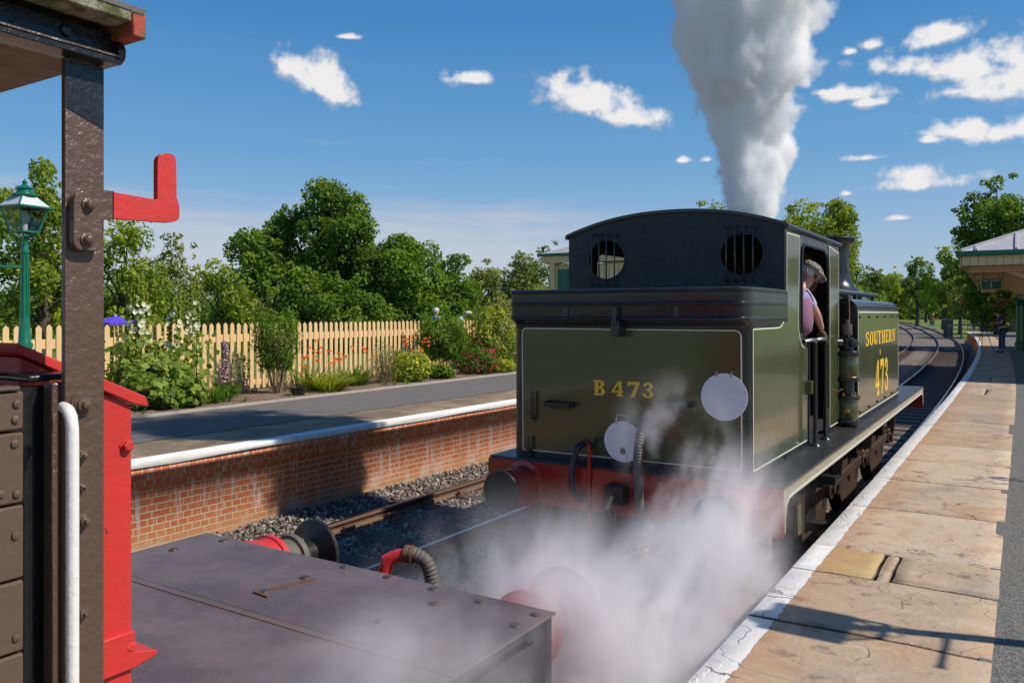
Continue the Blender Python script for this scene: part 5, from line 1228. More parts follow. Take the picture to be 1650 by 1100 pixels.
# ---------------------------------------------------------------- vegetation
def leafmat(name, stops, trans=.42, rough=.55):
    t = NT(name); a = t.n('ShaderNodeAttribute'); a.attribute_name = 'tint'
    r = t.n('ShaderNodeValToRGB'); e = r.color_ramp.elements
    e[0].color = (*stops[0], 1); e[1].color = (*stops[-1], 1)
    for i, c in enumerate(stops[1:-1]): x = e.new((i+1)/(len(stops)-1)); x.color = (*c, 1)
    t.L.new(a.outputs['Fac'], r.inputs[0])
    t.set(col=r.outputs[0], rough=rough, spec=.25)
    tr = t.n('ShaderNodeBsdfTranslucent'); g = t.mix(1.0, r.outputs[0], (1.25, 1.3, .55), 'MULTIPLY'); t.L.new(g, tr.inputs[0])
    mx = t.n('ShaderNodeMixShader'); mx.inputs[0].default_value = trans; t.L.new(t.b.outputs[0], mx.inputs[1]); t.L.new(tr.outputs[0], mx.inputs[2]); t.L.new(mx.outputs[0], t.out.inputs[0])
    return t.mat
M['oak'] = leafmat('oak_leaves', [(0.066, 0.118, 0.019), (0.114, 0.198, 0.025), (0.18, 0.275, 0.034), (0.295, 0.387, 0.043)])
M['ash'] = leafmat('yellow_green_leaves', [(0.114, 0.166, 0.021), (0.205, 0.275, 0.032), (0.328, 0.394, 0.046), (0.459, 0.489, 0.057)])
M['willow'] = leafmat('grey_green_leaves', [(0.146, 0.171, 0.051), (0.218, 0.244, 0.072), (0.318, 0.334, 0.1), (0.419, 0.406, 0.129)])
M['bright'] = leafmat('fresh_green_leaves', [(.06,.12,.012), (.10,.19,.016), (.16,.27,.025), (.24,.34,.04)])
M['mound'] = leafmat('mallow_leaves', [(.09,.15,.02), (.17,.26,.035), (.29,.37,.06), (.45,.50,.12)])
M['far'] = leafmat('distant_leaves', [(0.082, 0.135, 0.025), (0.14, 0.205, 0.036), (0.205, 0.275, 0.046), (0.295, 0.355, 0.064)])
M['limey'] = leafmat('lime_leaves', [(.14,.20,.015), (.26,.33,.025), (.40,.44,.045), (.5,.5,.08)])
M['darkshrub'] = leafmat('shrub_leaves', [(0.039, 0.098, 0.016), (0.072, 0.156, 0.021), (0.117, 0.221, 0.029), (0.182, 0.312, 0.039)])
M['dry'] = leafmat('dry_stems', [(.12,.08,.05), (.25,.18,.11), (.36,.28,.18), (.45,.38,.25)], .1)
M['petal_cream'] = leafmat('cream_petals', [(.75,.72,.42), (.82,.8,.55), (.85,.84,.62), (.85,.85,.7)], .3)
M['petal_orange'] = leafmat('orange_petals', [(.75,.10,.012), (.85,.16,.015), (.9,.2,.02), (.9,.3,.03)], .3)
M['petal_red'] = leafmat('crimson_petals', [(.45,.01,.05), (.6,.015,.08), (.65,.03,.1), (.7,.08,.15)], .3)
M['petal_mauve'] = leafmat('mauve_bracts', [(.16,.06,.10), (.3,.14,.2), (.5,.35,.42), (.7,.6,.62)], .2)
M['petal_yellow'] = leafmat('yellow_petals', [(.85,.6,.02), (.9,.68,.03), (.9,.7,.05), (.9,.75,.1)], .3)

def leaves(r, cen, size, outward=None, asp=.55, droop=0.0):
    """one bent 4-corner leaf per centre; returns V, F (quads)"""
    n = len(cen); nrm = r.standard_normal((n, 3))
    if outward is not None: nrm = nrm*.75+outward*.8+np.array([0, 0, .35])
    nrm /= np.linalg.norm(nrm, axis=1, keepdims=True)
    t = r.standard_normal((n, 3)); t[:, 2] -= droop; t -= nrm*(t*nrm).sum(1, keepdims=True); t /= np.linalg.norm(t, axis=1, keepdims=True); b = np.cross(nrm, t)
    s = (size*(.6+.8*r.random((n, 1))))
    V = np.stack([cen-t*s*.5, cen+b*s*asp*.5+nrm*s*.1, cen+t*s*.5, cen-b*s*asp*.5+nrm*s*.1], 1).reshape(-1, 3)
    return V, np.arange(4*n).reshape(n, 4)
def blob_crown(r, blobs, per, size, fill=.55):
    """leaf centres spread through a set of clumps; each (cx, cy, cz, rx, rz, tone)"""
    C_ = []; O_ = []; T_ = []
    for (cx, cy_, cz, rx_, rz, tone) in blobs:
        n = int(per*(rx_*rx_*.6+rx_*rz*.4)); d = r.standard_normal((n, 3)); d /= np.linalg.norm(d, axis=1, keepdims=True)
        rad = (fill+(1.08-fill)*r.random(n)**.7)[:, None]
        C_.append(np.array([cx, cy_, cz])+d*rad*np.array([rx_, rx_, rz])); O_.append(d)
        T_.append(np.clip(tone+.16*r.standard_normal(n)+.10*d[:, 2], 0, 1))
    return np.concatenate(C_), np.concatenate(O_), np.concatenate(T_)
def tree(label, x, y, z0, height, rad, mat, seed, group=None, name='tree', trunk=.28, base=.15, nb=46, leaf=.20, per=150, shape='round', cat='tree', sx=1.0, fat=.20, lobes=None):
    """trunk with limbs, crown of many leaf clumps with gaps; base = crown start as a share of the height"""
    r = np.random.default_rng(seed); rr = random.Random(seed)
    t = thing(name, label, cat, group, (x, y, z0)); leaf *= 1.0
    h0 = height*base; ch = height-h0; blobs = []
    if lobes is None:
        lobes = [(0, 0, .52, .80, .50)]
        for k in range(6):
            a = r.random()*2*math.pi; zc = r.uniform(.22, .80); q = .55*(1-abs(zc-.45)); lobes.append((q*math.cos(a), q*math.sin(a), zc, r.uniform(.34, .52), r.uniform(.16, .26)))
        lobes.append((r.uniform(-.15, .15), 0, .84, .36, .17)); lobes.append((0, 0, .22, .85, .24))
        if shape == 'tall': lobes = [(0, 0, .3, .9, .3), (.1, 0, .55, .7, .3), (-.1, .1, .75, .5, .22), (.05, 0, .88, .3, .13)]
    wts = np.array([l[3]**2*(l[4]+.1) for l in lobes]); wts /= wts.sum()
    for k in range(nb):
        l = lobes[r.choice(len(lobes), p=wts)]; d = r.standard_normal(3); d /= np.linalg.norm(d); q = r.uniform(.45, .95)
        br = rad*(fat*.75+.13*r.random()); br = min(br, rad*l[3]*.7)
        zc = h0+ch*(l[2]+d[2]*l[4]*q); rz = br*min(1.3, max(.75, ch/(2*rad)))*(.7+.3*r.random()); zc = min(max(zc, h0+rz*.5), height-rz*.85)
        blobs.append((rad*(l[0]+d[0]*l[3]*q)*sx, rad*(l[1]+d[1]*l[3]*q), zc, br, rz, .15+.55*r.random()))
    for k in range(int(nb*1.2)):      # sprays that break the outline
        l = lobes[r.choice(len(lobes), p=wts)]; d = r.standard_normal(3); d /= np.linalg.norm(d); q = r.uniform(.95, 1.15); br = rad*(.05+.07*r.random())
        zc = h0+ch*(l[2]+d[2]*l[4]*q)
        if zc < .2: continue
        blobs.append((rad*(l[0]+d[0]*l[3]*q)*sx, rad*(l[1]+d[1]*l[3]*q), min(zc, height-br*.5), br, br*.8, .4+.5*r.random()))
    per *= 3.6; trunk = min(trunk, .03*height)
    cen, out, tone = blob_crown(r, blobs, per, leaf)
    V, F_ = leaves(r, cen, leaf, out)
    np_mesh('crown', V, F_, mat, t, tint=np.repeat(tone, 4))
    mb = MB(); top = h0+ch*.55
    mb.tube([(0, 0, -.3), (.03*rad, 0, top*.35), (-.03*rad, .04*rad, top*.7), (0, 0, top)], [trunk*1.25, trunk, trunk*.7, trunk*.35], 9)
    for b in rr.sample(blobs[:nb], min(nb, 22)):
        s0 = min(b[2]*.55+.1, top*.95); kx = b[0]; ky = b[1]
        mb.tube([(0, 0, s0), (kx*.4, ky*.4, s0+(b[2]-s0)*.55), (kx*.75, ky*.75, s0+(b[2]-s0)*.85), (kx, ky, b[2])], [trunk*.30, trunk*.19, trunk*.10, trunk*.03], 6)
    mb.build('trunk', 'treebark', t, ang=60)
    return t
def hz(x, y): return .0 if y < 110 else (y-110)*.0115-.24
def treepx(label, px, d, toppy, halfpx, mat, seed, z0=None, **k):
    p = atd(px, 505, d); top = CAMZ+(505-toppy)/F*d; z0 = PZ-.05 if z0 is None else (hz(p.x, p.y) if d > 100 else z0)
    return tree(label, p.x, p.y, z0, top-z0, halfpx/F*d, mat, seed, **k)
G1 = 'trees and bushes behind the picket fence'; G2 = 'trees beyond the line and the platform end'
OAK = [(u*math.cos(YAW)-v*math.sin(YAW), u*math.sin(YAW)+v*math.cos(YAW), z, q, w_) for u, v, z, q, w_ in ((.10, 0, .55, .50, .30), (-.62, -.1, .52, .36, .14), (-.35, .2, .74, .28, .12), (.22, .1, .84, .32, .14), (.45, -.2, .66, .26, .16), (.72, .1, .42, .30, .18), (-.3, -.3, .3, .6, .22), (.4, .3, .25, .6, .22), (-.75, .2, .22, .3, .15))]
treepx('big spreading dark green oak standing highest behind the fence', 510, 36, 292, 128, 'oak', 11, group=G1, name='oak_tree', nb=110, per=250, leaf=.19, base=.04, trunk=.34, lobes=OAK)
treepx('dark rounded tree adjoining the oak on its lamp-post side, low and dense', 432, 37, 395, 60, 'oak', 14, fat=.30, group=G1, nb=30, per=210, base=.02)
treepx('broad dense tree adjoining the oak, sloping down towards the engine', 645, 37, 380, 84, 'oak', 12, fat=.30, group=G1, nb=46, per=230, base=.0)
treepx('tall light green tree rising between the lamp post and the van post', 70, 20, 238, 74, 'ash', 21, fat=.30, group=G1, nb=46, per=420, leaf=.13, base=.05, name='ash_tree')
treepx('leafy tree just visible past the van post above the hollyhocks', 200, 22, 345, 80, 'ash', 22, fat=.30, group=G1, nb=40, per=400, leaf=.13, base=.0)
treepx('small dark tree at the extreme edge beyond the green lantern', -30, 24, 300, 95, 'oak', 23, group=G1, nb=40, per=260, leaf=.16, base=.02)
treepx('grey green bushy willow above the hollyhock spires', 272, 26, 378, 60, 'willow', 24, fat=.30, group=G1, nb=34, per=330, leaf=.14, base=.0, name='willow')
treepx('round mixed bush between the willow and the oak', 352, 30, 405, 54, 'ash', 25, fat=.30, group=G1, nb=30, per=280, leaf=.15, base=.0, name='bush', cat='bush')
treepx('low yellowish bush in front of the oak, by the conical shrub', 428, 27, 470, 30, 'willow', 26, group=G1, nb=16, per=330, leaf=.13, base=.0, name='bush', cat='bush')
treepx('low dark bush filling the gap beneath the willow', 235, 24, 440, 60, 'oak', 27, fat=.30, group=G1, nb=26, per=330, leaf=.14, base=.0, name='bush', cat='bush')
treepx('dark hawthorn bush beneath the oak crown at fence level', 560, 33, 445, 75, 'oak', 28, fat=.30, group=G1, nb=34, per=260, leaf=.16, base=.0, name='bush', cat='bush')
treepx('glossy round bush just above the two heads behind the fence', 725, 40, 412, 70, 'oak', 29, fat=.30, group=G1, nb=40, per=240, leaf=.18, base=.0, name='bush', cat='bush')
treepx('wispy pale willow behind the fuchsia end of the fence', 790, 50, 418, 52, 'willow', 30, fat=.30, group=G1, nb=34, per=160, leaf=.20, base=.0, name='willow')
treepx('pale rounded tree whose top clears the willow beside the bunker', 842, 58, 408, 52, 'willow', 31, fat=.30, group=G1, nb=38, per=140, leaf=.24, base=.0)
treepx('darker upright tree directly beside the waiting room roof', 888, 46, 385, 42, 'far', 32, group=G1, nb=34, per=200, leaf=.18, base=.0)
treepx('thin branched tree peeping over the cab roof beside the steam', 1150, 75, 322, 50, 'ash', 41, fat=.30, group=G2, nb=36, per=90, leaf=.26, base=.2, z0=0)
treepx('large spreading ash tree rising behind the engine chimney', 1318, 62, 325, 72, 'ash', 42, fat=.30, group=G2, nb=60, per=140, leaf=.24, base=.15, z0=0, name='ash_tree')
treepx('thin-leaved side tree just past the engine chimney, showing sky through it', 1372, 70, 395, 36, 'far', 43, group=G2, nb=24, per=100, leaf=.24, base=.1, z0=0)
for i, (px, tp, hw, d, mt, lb) in enumerate(((1405,432,32,150,'far','tall poplar-like tree nearest the tank front'), (1440,430,34,160,'ash','yellowish tree over the tank and the curve of the rails'), (1478,412,24,135,'far','slender taller tree breaking the far tree line'), (1520,398,42,120,'ash','large leaning tree on the green field beyond the signal'), (1492,446,34,165,'bright','bright low tree with leaning trunk on the field, near the two walkers'))):
    treepx(lb, px, d, tp, hw, mt, 50+i, z0=.2, group=G2, nb=44, per=46, leaf=.42, base=.22, trunk=.28)
treepx('dark oak towering above the canopy roof', 1610, 60, 285, 78, 'oak', 60, z0=.5, group=G2, nb=66, per=150, leaf=.26, base=.1, trunk=.4, name='oak_tree')
treepx('second tall oak behind the canopy, cut by the picture edge', 1712, 55, 300, 80, 'oak', 61, z0=.5, group=G2, nb=50, per=130, leaf=.26, base=.1, trunk=.4, name='oak_tree')
treepx('dark bushy tree under the canopy eaves at the platform end', 1620, 84, 420, 60, 'oak', 62, z0=.3, group=G2, nb=44, per=100, leaf=.28, base=.0)
treepx('light green sapling between signal post and canopy', 1582, 92, 432, 30, 'bright', 63, z0=0, group=G2, nb=30, per=90, leaf=.28, base=.05)
treepx('small tree with bare stem directly behind the signal arm', 1547, 100, 440, 30, 'far', 64, z0=0, group=G2, nb=26, per=80, leaf=.3, base=.35)
# continuous far wood and hedge masses
def wood(name, label, pts, seed, mat, size, n):
    r = np.random.default_rng(seed); cen = []; out = []; tone = []
    for (x, y, z, rx_, rz) in pts:
        k = int(n*rx_*rz); d = r.standard_normal((k, 3)); d /= np.linalg.norm(d, axis=1, keepdims=True); d[:, 2] = np.abs(d[:, 2])*1.0-.15
        cen.append(np.array([x, y, z])+d*np.array([rx_, rx_, rz])*(.8+.25*r.random((k, 1)))); out.append(d); tone.append(np.clip(r.random()*.5+.25+.15*r.standard_normal(k), 0, 1))
    cen = np.concatenate(cen); V, F_ = leaves(r, cen, size, np.concatenate(out))
    o = np_mesh(name, V, F_, mat, tint=np.repeat(np.concatenate(tone), 4)); tag(o, label, kind='stuff'); return o
r_ = random.Random(9); pts = []
for k in range(70):
    px = -250+k*29+r_.uniform(-10, 10)
    if px < 1390: d = r_.uniform(70, 85); h = r_.uniform(4.0, 6.0); p = atd(px, 505, d); pts.append((p.x, p.y, 0.6, 3.6, h))
wood('woods', 'distant hedge line closing the lawn behind the fence trees', pts, 71, 'far', .42, 55)
pts = []
for k in range(60):
    px = 1150+k*12+r_.uniform(-5, 5); d = r_.uniform(190, 215); p = atd(px, 505, d); pts.append((p.x, p.y, hz(p.x, p.y), 6.5, r_.uniform(9.5, 13.0) if px < 1560 else 12))
wood('woods', 'continuous far wood beyond the field', pts, 72, 'far', 1.0, 10)
pts = []
for k in range(26):
    p = atd(-60+k*32, 505, 33+r_.uniform(-1, 1)+k*.55); pts.append((p.x, p.y, .8, 1.8, r_.uniform(2.2, 3.5)))
wood('hedge', 'thick mixed hedge along the back of the lawn', pts, 73, 'far', .15, 330)

# ---- flower bed ----
def bedz(y): return PZ+.02
def spray(r, n, x0, y0, z0, spread, h, lean=.25, curve=.35, width=.02, seg=5, arch=1.0):
    """strap leaves fanning from the base, as quads"""
    V = []; F_ = []; T_ = []
    for k in range(n):
        a = r.random()*2*math.pi; q = spread*math.sqrt(r.random())*.35; bx, by = x0+q*math.cos(a), y0+q*math.sin(a)
        L_ = h*(.6+.5*r.random()); out = lean+curve*r.random(); wv = width*(.7+.6*r.random()); pa = a+math.pi/2; o = len(V); tn = r.random()
        for i in range(seg+1):
            t = i/seg; rr_ = out*L_*(t+arch*.6*t*t); zz = L_*(t-.45*arch*t*t*min(1.2, out*1.6)); ww = wv*(1-t)**.7+.001
            c = np.array([bx+rr_*math.cos(a), by+rr_*math.sin(a), z0+zz])
            V += [c+ww*np.array([math.cos(pa), math.sin(pa), 0]), c-ww*np.array([math.cos(pa), math.sin(pa), 0])]; T_ += [tn, tn]
        for i in range(seg): F_.append((o+2*i, o+2*i+1, o+2*i+3, o+2*i+2))
    return V, F_, T_
def bunch(r, n, c, rad, size, asp=.7, rz=None, flat=False):
    d = r.standard_normal((n, 3)); d /= np.linalg.norm(d, axis=1, keepdims=True); rz = rz or rad
    cen = np.array(c)+d*np.array([rad, rad, rz])*(.35+.65*r.random((n, 1)))
    V, F_ = leaves(r, cen, size, d, asp); return V, F_, np.repeat(np.clip(r.random(n)*.8+.1, 0, 1), 4)
def flower_at(mb, c, r0, r, cup=.35, n=5, face=(.8, -.4, .2)):
    """open five-petalled flower facing 'face'"""
    f = Vector(face)+Vector(tuple(r.standard_normal(3)*.25)); f.normalize(); a1 = f.orthogonal().normalized(); a2 = f.cross(a1); c = Vector(c)
    vs = [c]; m_ = n*2
    for k in range(m_):
        a = 2*math.pi*k/m_; q = r0*(1.0 if k % 2 == 0 else .82); vs.append(c+(a1*math.cos(a)+a2*math.sin(a))*q+f*r0*cup)
    mb.add(vs, [(0, 1+k, 1+(k+1) % m_) for k in range(m_)])
def tinted(mb, name, mat, parent, seed):
    V = np.array(mb.v); F_ = np.array([f if len(f) == 4 else (*f, f[-1]) for f in mb.f]); r = np.random.default_rng(seed)
    o = mb.build(name, mat, parent, smooth=False); a = o.data.attributes.new('tint', 'FLOAT', 'POINT'); a.data.foreach_set('value', np.clip(.5+.25*r.standard_normal(len(mb.v)), 0, 1).astype(np.float32)); return o
def bedpt(px, off=0.0):
    """point on the bed at x = -12.4+off under picture column px"""
    return atx(px, 600, -12.3+off)
# hollyhocks: each spire a plant
hl = [(202, 455, 'outermost hollyhock spire beside the van post'), (217, 447, 'second hollyhock spire from the van post, thick with buds'), (229, 430, 'tallest hollyhock spire, topping the group above the parasol'), (242, 452, 'hollyhock spire close behind the tallest one, with open cream flowers'),
      (268, 470, 'shorter hollyhock spire in the middle of the group'), (279, 448, 'hollyhock spire with a large flower near its top, middle of the group'), (302, 468, 'hollyhock spire leaning outward near the far end of the group'), (316, 440, 'farthest hollyhock spire, nearest the purple flower spike')]
for i, (px, tp, lb) in enumerate(hl):
    r = np.random.default_rng(100+i); x = -12.35+.35*((i*7) % 3-1)*.6; p = atx(px, 600, x); d = (p-camo.location).dot(cF); top = CAMZ+(505-tp)/F*d
    t = thing('hollyhock', lb, 'hollyhock', 'cream hollyhocks by the fence', (p.x, p.y, bedz(p.y))); H = top-bedz(p.y); lx, ly = r.uniform(-.12, .12), r.uniform(-.12, .12)
    st = lambda z: (lx*z/H, ly*z/H, z)
    MB().tube([st(0), st(H*.5), st(H*.99)], [.014, .010, .004], 6).build('stem', 'bright', t)
    fl = MB(); bd = MB(); z = H*.42
    while z < H*.80:
        if r.random() < .55:
            a = r.uniform(-1.9, .6); c = st(z); flower_at(fl, (c[0]+.05*math.cos(a), c[1]+.05*math.sin(a), z), r.uniform(.042, .062), r, .35, face=(math.cos(a), math.sin(a), .15))
        z += .055
    tinted(fl, 'blossoms', 'petal_cream', t, i)
    z = H*.5
    while z < H:
        for q in range(2): a = r.random()*6.28; c = st(z); s_ = .034*(1.1-z/H*.6); bd.sphere((c[0]+.035*math.cos(a), c[1]+.035*math.sin(a), z), s_, 6)
        z += .032
    tinted(bd, 'flower_buds', 'limey', t, i+50)
    n = 130; cen = np.stack([r.standard_normal(n)*.17, r.standard_normal(n)*.17, r.random(n)**1.3*H*.5+.05], 1); out = np.stack([cen[:, 0], cen[:, 1], np.full(n, .1)], 1)+np.array([.5, -.3, .3])
    V, F_ = leaves(r, cen, .105, out, .9); np_mesh('leaves', V, F_, 'mound', t, tint=np.repeat(np.clip(r.random(n)*.8+.15, 0, 1), 4))
# leafy mound beneath them, yellow rose
def shrub(label, name, px, x, half, toppy, mat, seed, n, size, cat='shrub', group=None, asp=.6, stems=0, stemmat='dry', conic=False, lowgap=0.0, flowers=None, fn=0, fs=.03, zsplit=None):
    r = np.random.default_rng(seed); p = atx(px, 600, x); d = (p-camo.location).dot(cF); H = CAMZ+(505-toppy)/F*d-bedz(p.y); R_ = half/F*d
    t = thing(name, label, cat, group, (p.x, p.y, bedz(p.y)))
    u = r.random(n); z = H*(lowgap+(1-lowgap)*u); prof = (np.sqrt(np.clip(1-(2*u**.8-1)**2, 0, 1))*.75+.3) if not conic else (1.0-.35*np.abs(u-.65)/.65)
    # clumped by angle so that gaps and tufts show
    a = r.random(n)*2*np.pi; k = 1+.16*np.sin(a*5+u*9+seed)+.10*np.sin(a*11-u*14); q = R_*prof*k*np.sqrt(.25+.75*r.random(n)); zz = z*(1+.07*np.sin(a*7+seed*2)+.05*np.sin(a*13))
    cen = np.stack([q*np.cos(a), q*np.sin(a), zz], 1); out = np.stack([np.cos(a), np.sin(a), .5*np.ones(n)], 1)
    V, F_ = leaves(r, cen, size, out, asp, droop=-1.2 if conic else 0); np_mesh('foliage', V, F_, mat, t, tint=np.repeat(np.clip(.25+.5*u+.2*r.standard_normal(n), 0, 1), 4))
    if stems:
        mb = MB()
        for k_ in range(stems):
            a_ = r.random()*6.28; q_ = R_*r.random()**.5*.9; mb.tube([(q_*.25*math.cos(a_), q_*.25*math.sin(a_), 0), (q_*.7*math.cos(a_), q_*.7*math.sin(a_), H*.45), (q_*math.cos(a_), q_*math.sin(a_), H*(.7+.3*r.random()))], [.008, .006, .003], 4)
        tinted(mb, 'stems', stemmat, t, seed)
    if flowers:
        mb = MB()
        for k_ in range(fn):
            a_ = r.uniform(-2.2, 1.2); u_ = r.random(); q_ = R_*(.7+.35*r.random()); c = (q_*math.cos(a_), q_*math.sin(a_), H*(zsplit or .25)+H*(1.02-(zsplit or .25))*u_); flower_at(mb, c, fs*(.7+.6*r.random()), r, .5, 4, (math.cos(a_), math.sin(a_), .4))
        tinted(mb, 'blossoms', flowers, t, seed+1)
    return t
G3 = 'plants of the station flower bed'
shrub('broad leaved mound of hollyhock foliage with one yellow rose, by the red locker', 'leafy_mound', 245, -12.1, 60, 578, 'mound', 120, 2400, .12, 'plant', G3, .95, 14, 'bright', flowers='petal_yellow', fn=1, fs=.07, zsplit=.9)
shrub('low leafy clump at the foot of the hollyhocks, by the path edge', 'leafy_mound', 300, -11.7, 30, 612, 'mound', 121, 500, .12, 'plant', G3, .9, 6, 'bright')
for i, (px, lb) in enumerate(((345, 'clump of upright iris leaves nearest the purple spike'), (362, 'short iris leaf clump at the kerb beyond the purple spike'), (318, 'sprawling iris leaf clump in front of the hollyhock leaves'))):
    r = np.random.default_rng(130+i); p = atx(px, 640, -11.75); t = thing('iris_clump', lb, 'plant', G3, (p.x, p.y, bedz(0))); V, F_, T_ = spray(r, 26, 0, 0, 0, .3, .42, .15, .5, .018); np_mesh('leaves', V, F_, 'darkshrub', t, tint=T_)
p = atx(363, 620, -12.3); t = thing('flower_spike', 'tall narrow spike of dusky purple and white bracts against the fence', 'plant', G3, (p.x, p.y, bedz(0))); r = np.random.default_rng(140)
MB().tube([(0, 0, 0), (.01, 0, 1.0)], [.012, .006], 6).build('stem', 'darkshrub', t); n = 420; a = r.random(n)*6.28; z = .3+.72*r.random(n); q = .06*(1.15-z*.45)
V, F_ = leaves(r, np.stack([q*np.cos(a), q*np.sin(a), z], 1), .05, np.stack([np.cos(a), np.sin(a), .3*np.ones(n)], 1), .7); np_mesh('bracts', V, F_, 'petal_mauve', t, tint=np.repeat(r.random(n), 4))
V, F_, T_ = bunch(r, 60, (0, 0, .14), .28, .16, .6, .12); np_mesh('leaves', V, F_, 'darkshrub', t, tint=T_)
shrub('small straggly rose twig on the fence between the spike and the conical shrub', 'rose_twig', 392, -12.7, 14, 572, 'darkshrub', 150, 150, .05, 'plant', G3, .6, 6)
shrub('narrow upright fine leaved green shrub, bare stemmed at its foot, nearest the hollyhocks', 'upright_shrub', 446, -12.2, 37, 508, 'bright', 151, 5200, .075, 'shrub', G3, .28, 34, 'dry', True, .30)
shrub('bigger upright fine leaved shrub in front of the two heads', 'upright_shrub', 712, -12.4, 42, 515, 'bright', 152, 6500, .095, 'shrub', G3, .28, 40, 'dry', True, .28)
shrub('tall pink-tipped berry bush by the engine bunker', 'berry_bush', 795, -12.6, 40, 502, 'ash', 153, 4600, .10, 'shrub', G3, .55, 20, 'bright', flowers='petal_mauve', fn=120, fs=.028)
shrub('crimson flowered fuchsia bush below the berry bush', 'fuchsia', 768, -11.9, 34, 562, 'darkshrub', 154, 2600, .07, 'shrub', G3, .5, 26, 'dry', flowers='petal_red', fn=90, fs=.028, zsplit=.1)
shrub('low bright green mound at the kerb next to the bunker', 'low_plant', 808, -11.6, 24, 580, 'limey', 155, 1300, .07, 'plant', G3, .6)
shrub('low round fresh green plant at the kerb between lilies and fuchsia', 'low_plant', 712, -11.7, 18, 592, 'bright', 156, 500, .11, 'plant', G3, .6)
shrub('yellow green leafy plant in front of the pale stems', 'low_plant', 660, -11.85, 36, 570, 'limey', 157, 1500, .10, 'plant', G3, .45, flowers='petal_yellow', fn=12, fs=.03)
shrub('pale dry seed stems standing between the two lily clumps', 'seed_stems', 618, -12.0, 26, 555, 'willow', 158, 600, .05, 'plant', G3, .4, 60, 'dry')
for i, (px, x, half, h, n, lb, nf, mt) in enumerate(((530, -11.75, 50, .50, 420, 'large arching clump of yellow green lily leaves hanging over the kerb', 5, 'limey'), (575, -12.1, 36, .62, 200, 'lily clump with a cluster of orange flowers beside the pale seed stems', 11, 'bright'), (675, -12.2, 34, .80, 200, 'lily clump with orange flowers in front of the second upright shrub', 12, 'bright'), (500, -12.4, 34, .8, 90, 'thin scatter of orange lilies against the fence pickets', 10, 'bright'))):
    r = np.random.default_rng(160+i); p = atx(px, 620, x); d = (p-camo.location).dot(cF); R_ = half/F*d
    t = thing('day_lily', lb, 'lilies', 'orange lily clumps', (p.x, p.y, bedz(0))); V = []; F_ = []; T_ = []
    for k in range(5):
        a = r.random()*6.28; q = R_*.6*r.random(); v, f, tt = spray(r, n//5, q*math.cos(a), q*math.sin(a), 0, R_, h, .35, .5, .014); o = len(V); V += v; F_ += [tuple(j+o for j in g_) for g_ in f]; T_ += tt
    np_mesh('leaves', V, F_, mt, t, tint=T_); mb = MB(); st = MB()
    for k in range(nf):
        a = r.random()*6.28; q = R_*r.random()**.5; z = h*(.75+.55*r.random()); c = (q*math.cos(a), q*math.sin(a), z)
        st.tube([(c[0]*.6, c[1]*.6, 0), (c[0]*.9, c[1]*.9, z*.6), c], .004, 4)
        for j in range(3): flower_at(mb, (c[0]+r.uniform(-.05, .05), c[1]+r.uniform(-.05, .05), c[2]+r.uniform(-.03, .03)), .026, r, .6, 5, (.7, -.5, .4))
    tinted(mb, 'blossoms', 'petal_orange', t, i); tinted(st, 'stems', 'bright', t, i+9)
pot = MB().lathe((*atx(480, 628, -11.6).xy, bedz(0)), [(.13, 0), (.16, .13), (.17, .14), (.15, .14), (.14, .11)], n=18).build('flower_pot', 'vanblack'); tag(pot, 'low black plastic plant pot at the foot of the upright shrub', 'plant pot')
def weeds():
    r = np.random.default_rng(180); V = []; F_ = []; T_ = []
    for k in range(60):
        px = r.uniform(200, 830); p = atx(px, 640, r.uniform(-13.1, -11.3)); v, f, tt = spray(r, 5, p.x, p.y, PZ+.02, .1, .16, .3, .6, .012); o = len(V); V += v; F_ += [tuple(j+o for j in g_) for g_ in f]; T_ += tt
    tag(np_mesh('undergrowth', V, F_, 'darkshrub', tint=T_), kind='stuff')
weeds()
# hanging baskets under the canopy and on a lamp bracket
def basket(x, y, z, r0, seed, label, hang):
    t = thing('hanging_basket', label, 'hanging basket', 'hanging flower baskets', (x, y, z)); r = np.random.default_rng(seed)
    MB().lathe((0, 0, -r0*.75), [(.03, 0), (r0*.55, .03), (r0*.9, r0*.4), (r0, r0*.75), (r0*.96, r0*.76), (.02, r0*.7)], n=20).build('bowl', 'rust', t)
    V, F_, T_ = bunch(r, 700, (0, 0, r0*.35), r0*1.35, r0*.28, .6, r0*.75); np_mesh('foliage', V, F_, 'darkshrub', t, tint=T_)
    mb = MB()
    for k in range(26): a = r.random()*6.28; flower_at(mb, (r0*1.25*math.cos(a), r0*1.25*math.sin(a), r0*(.1+r.random()*.9)), .035, r, .4, 5)
    tinted(mb, 'blossoms', 'petal_yellow', t, seed); MB().tube([(0, 0, r0), (0, 0, hang)], .008, 5).build('chain', 'frame', t)
basket(-.47, 25.0, 2.86, .21, 190, 'nearer hanging basket with a round rusty bowl under the canopy', .78)
basket(-.72, 29.5, 2.75, .20, 191, 'farther smaller hanging basket under the canopy', .9)
# slender tree off the edge of the picture whose shade falls on the flagstones
t = tree('young tree in a planter on the near platform, seen only by its shadow', 2.55, 9.55, PZ, 2.9, .55, 'darkshrub', 200, None, 'young_tree', .03, .72, nb=10, leaf=.09, per=500)
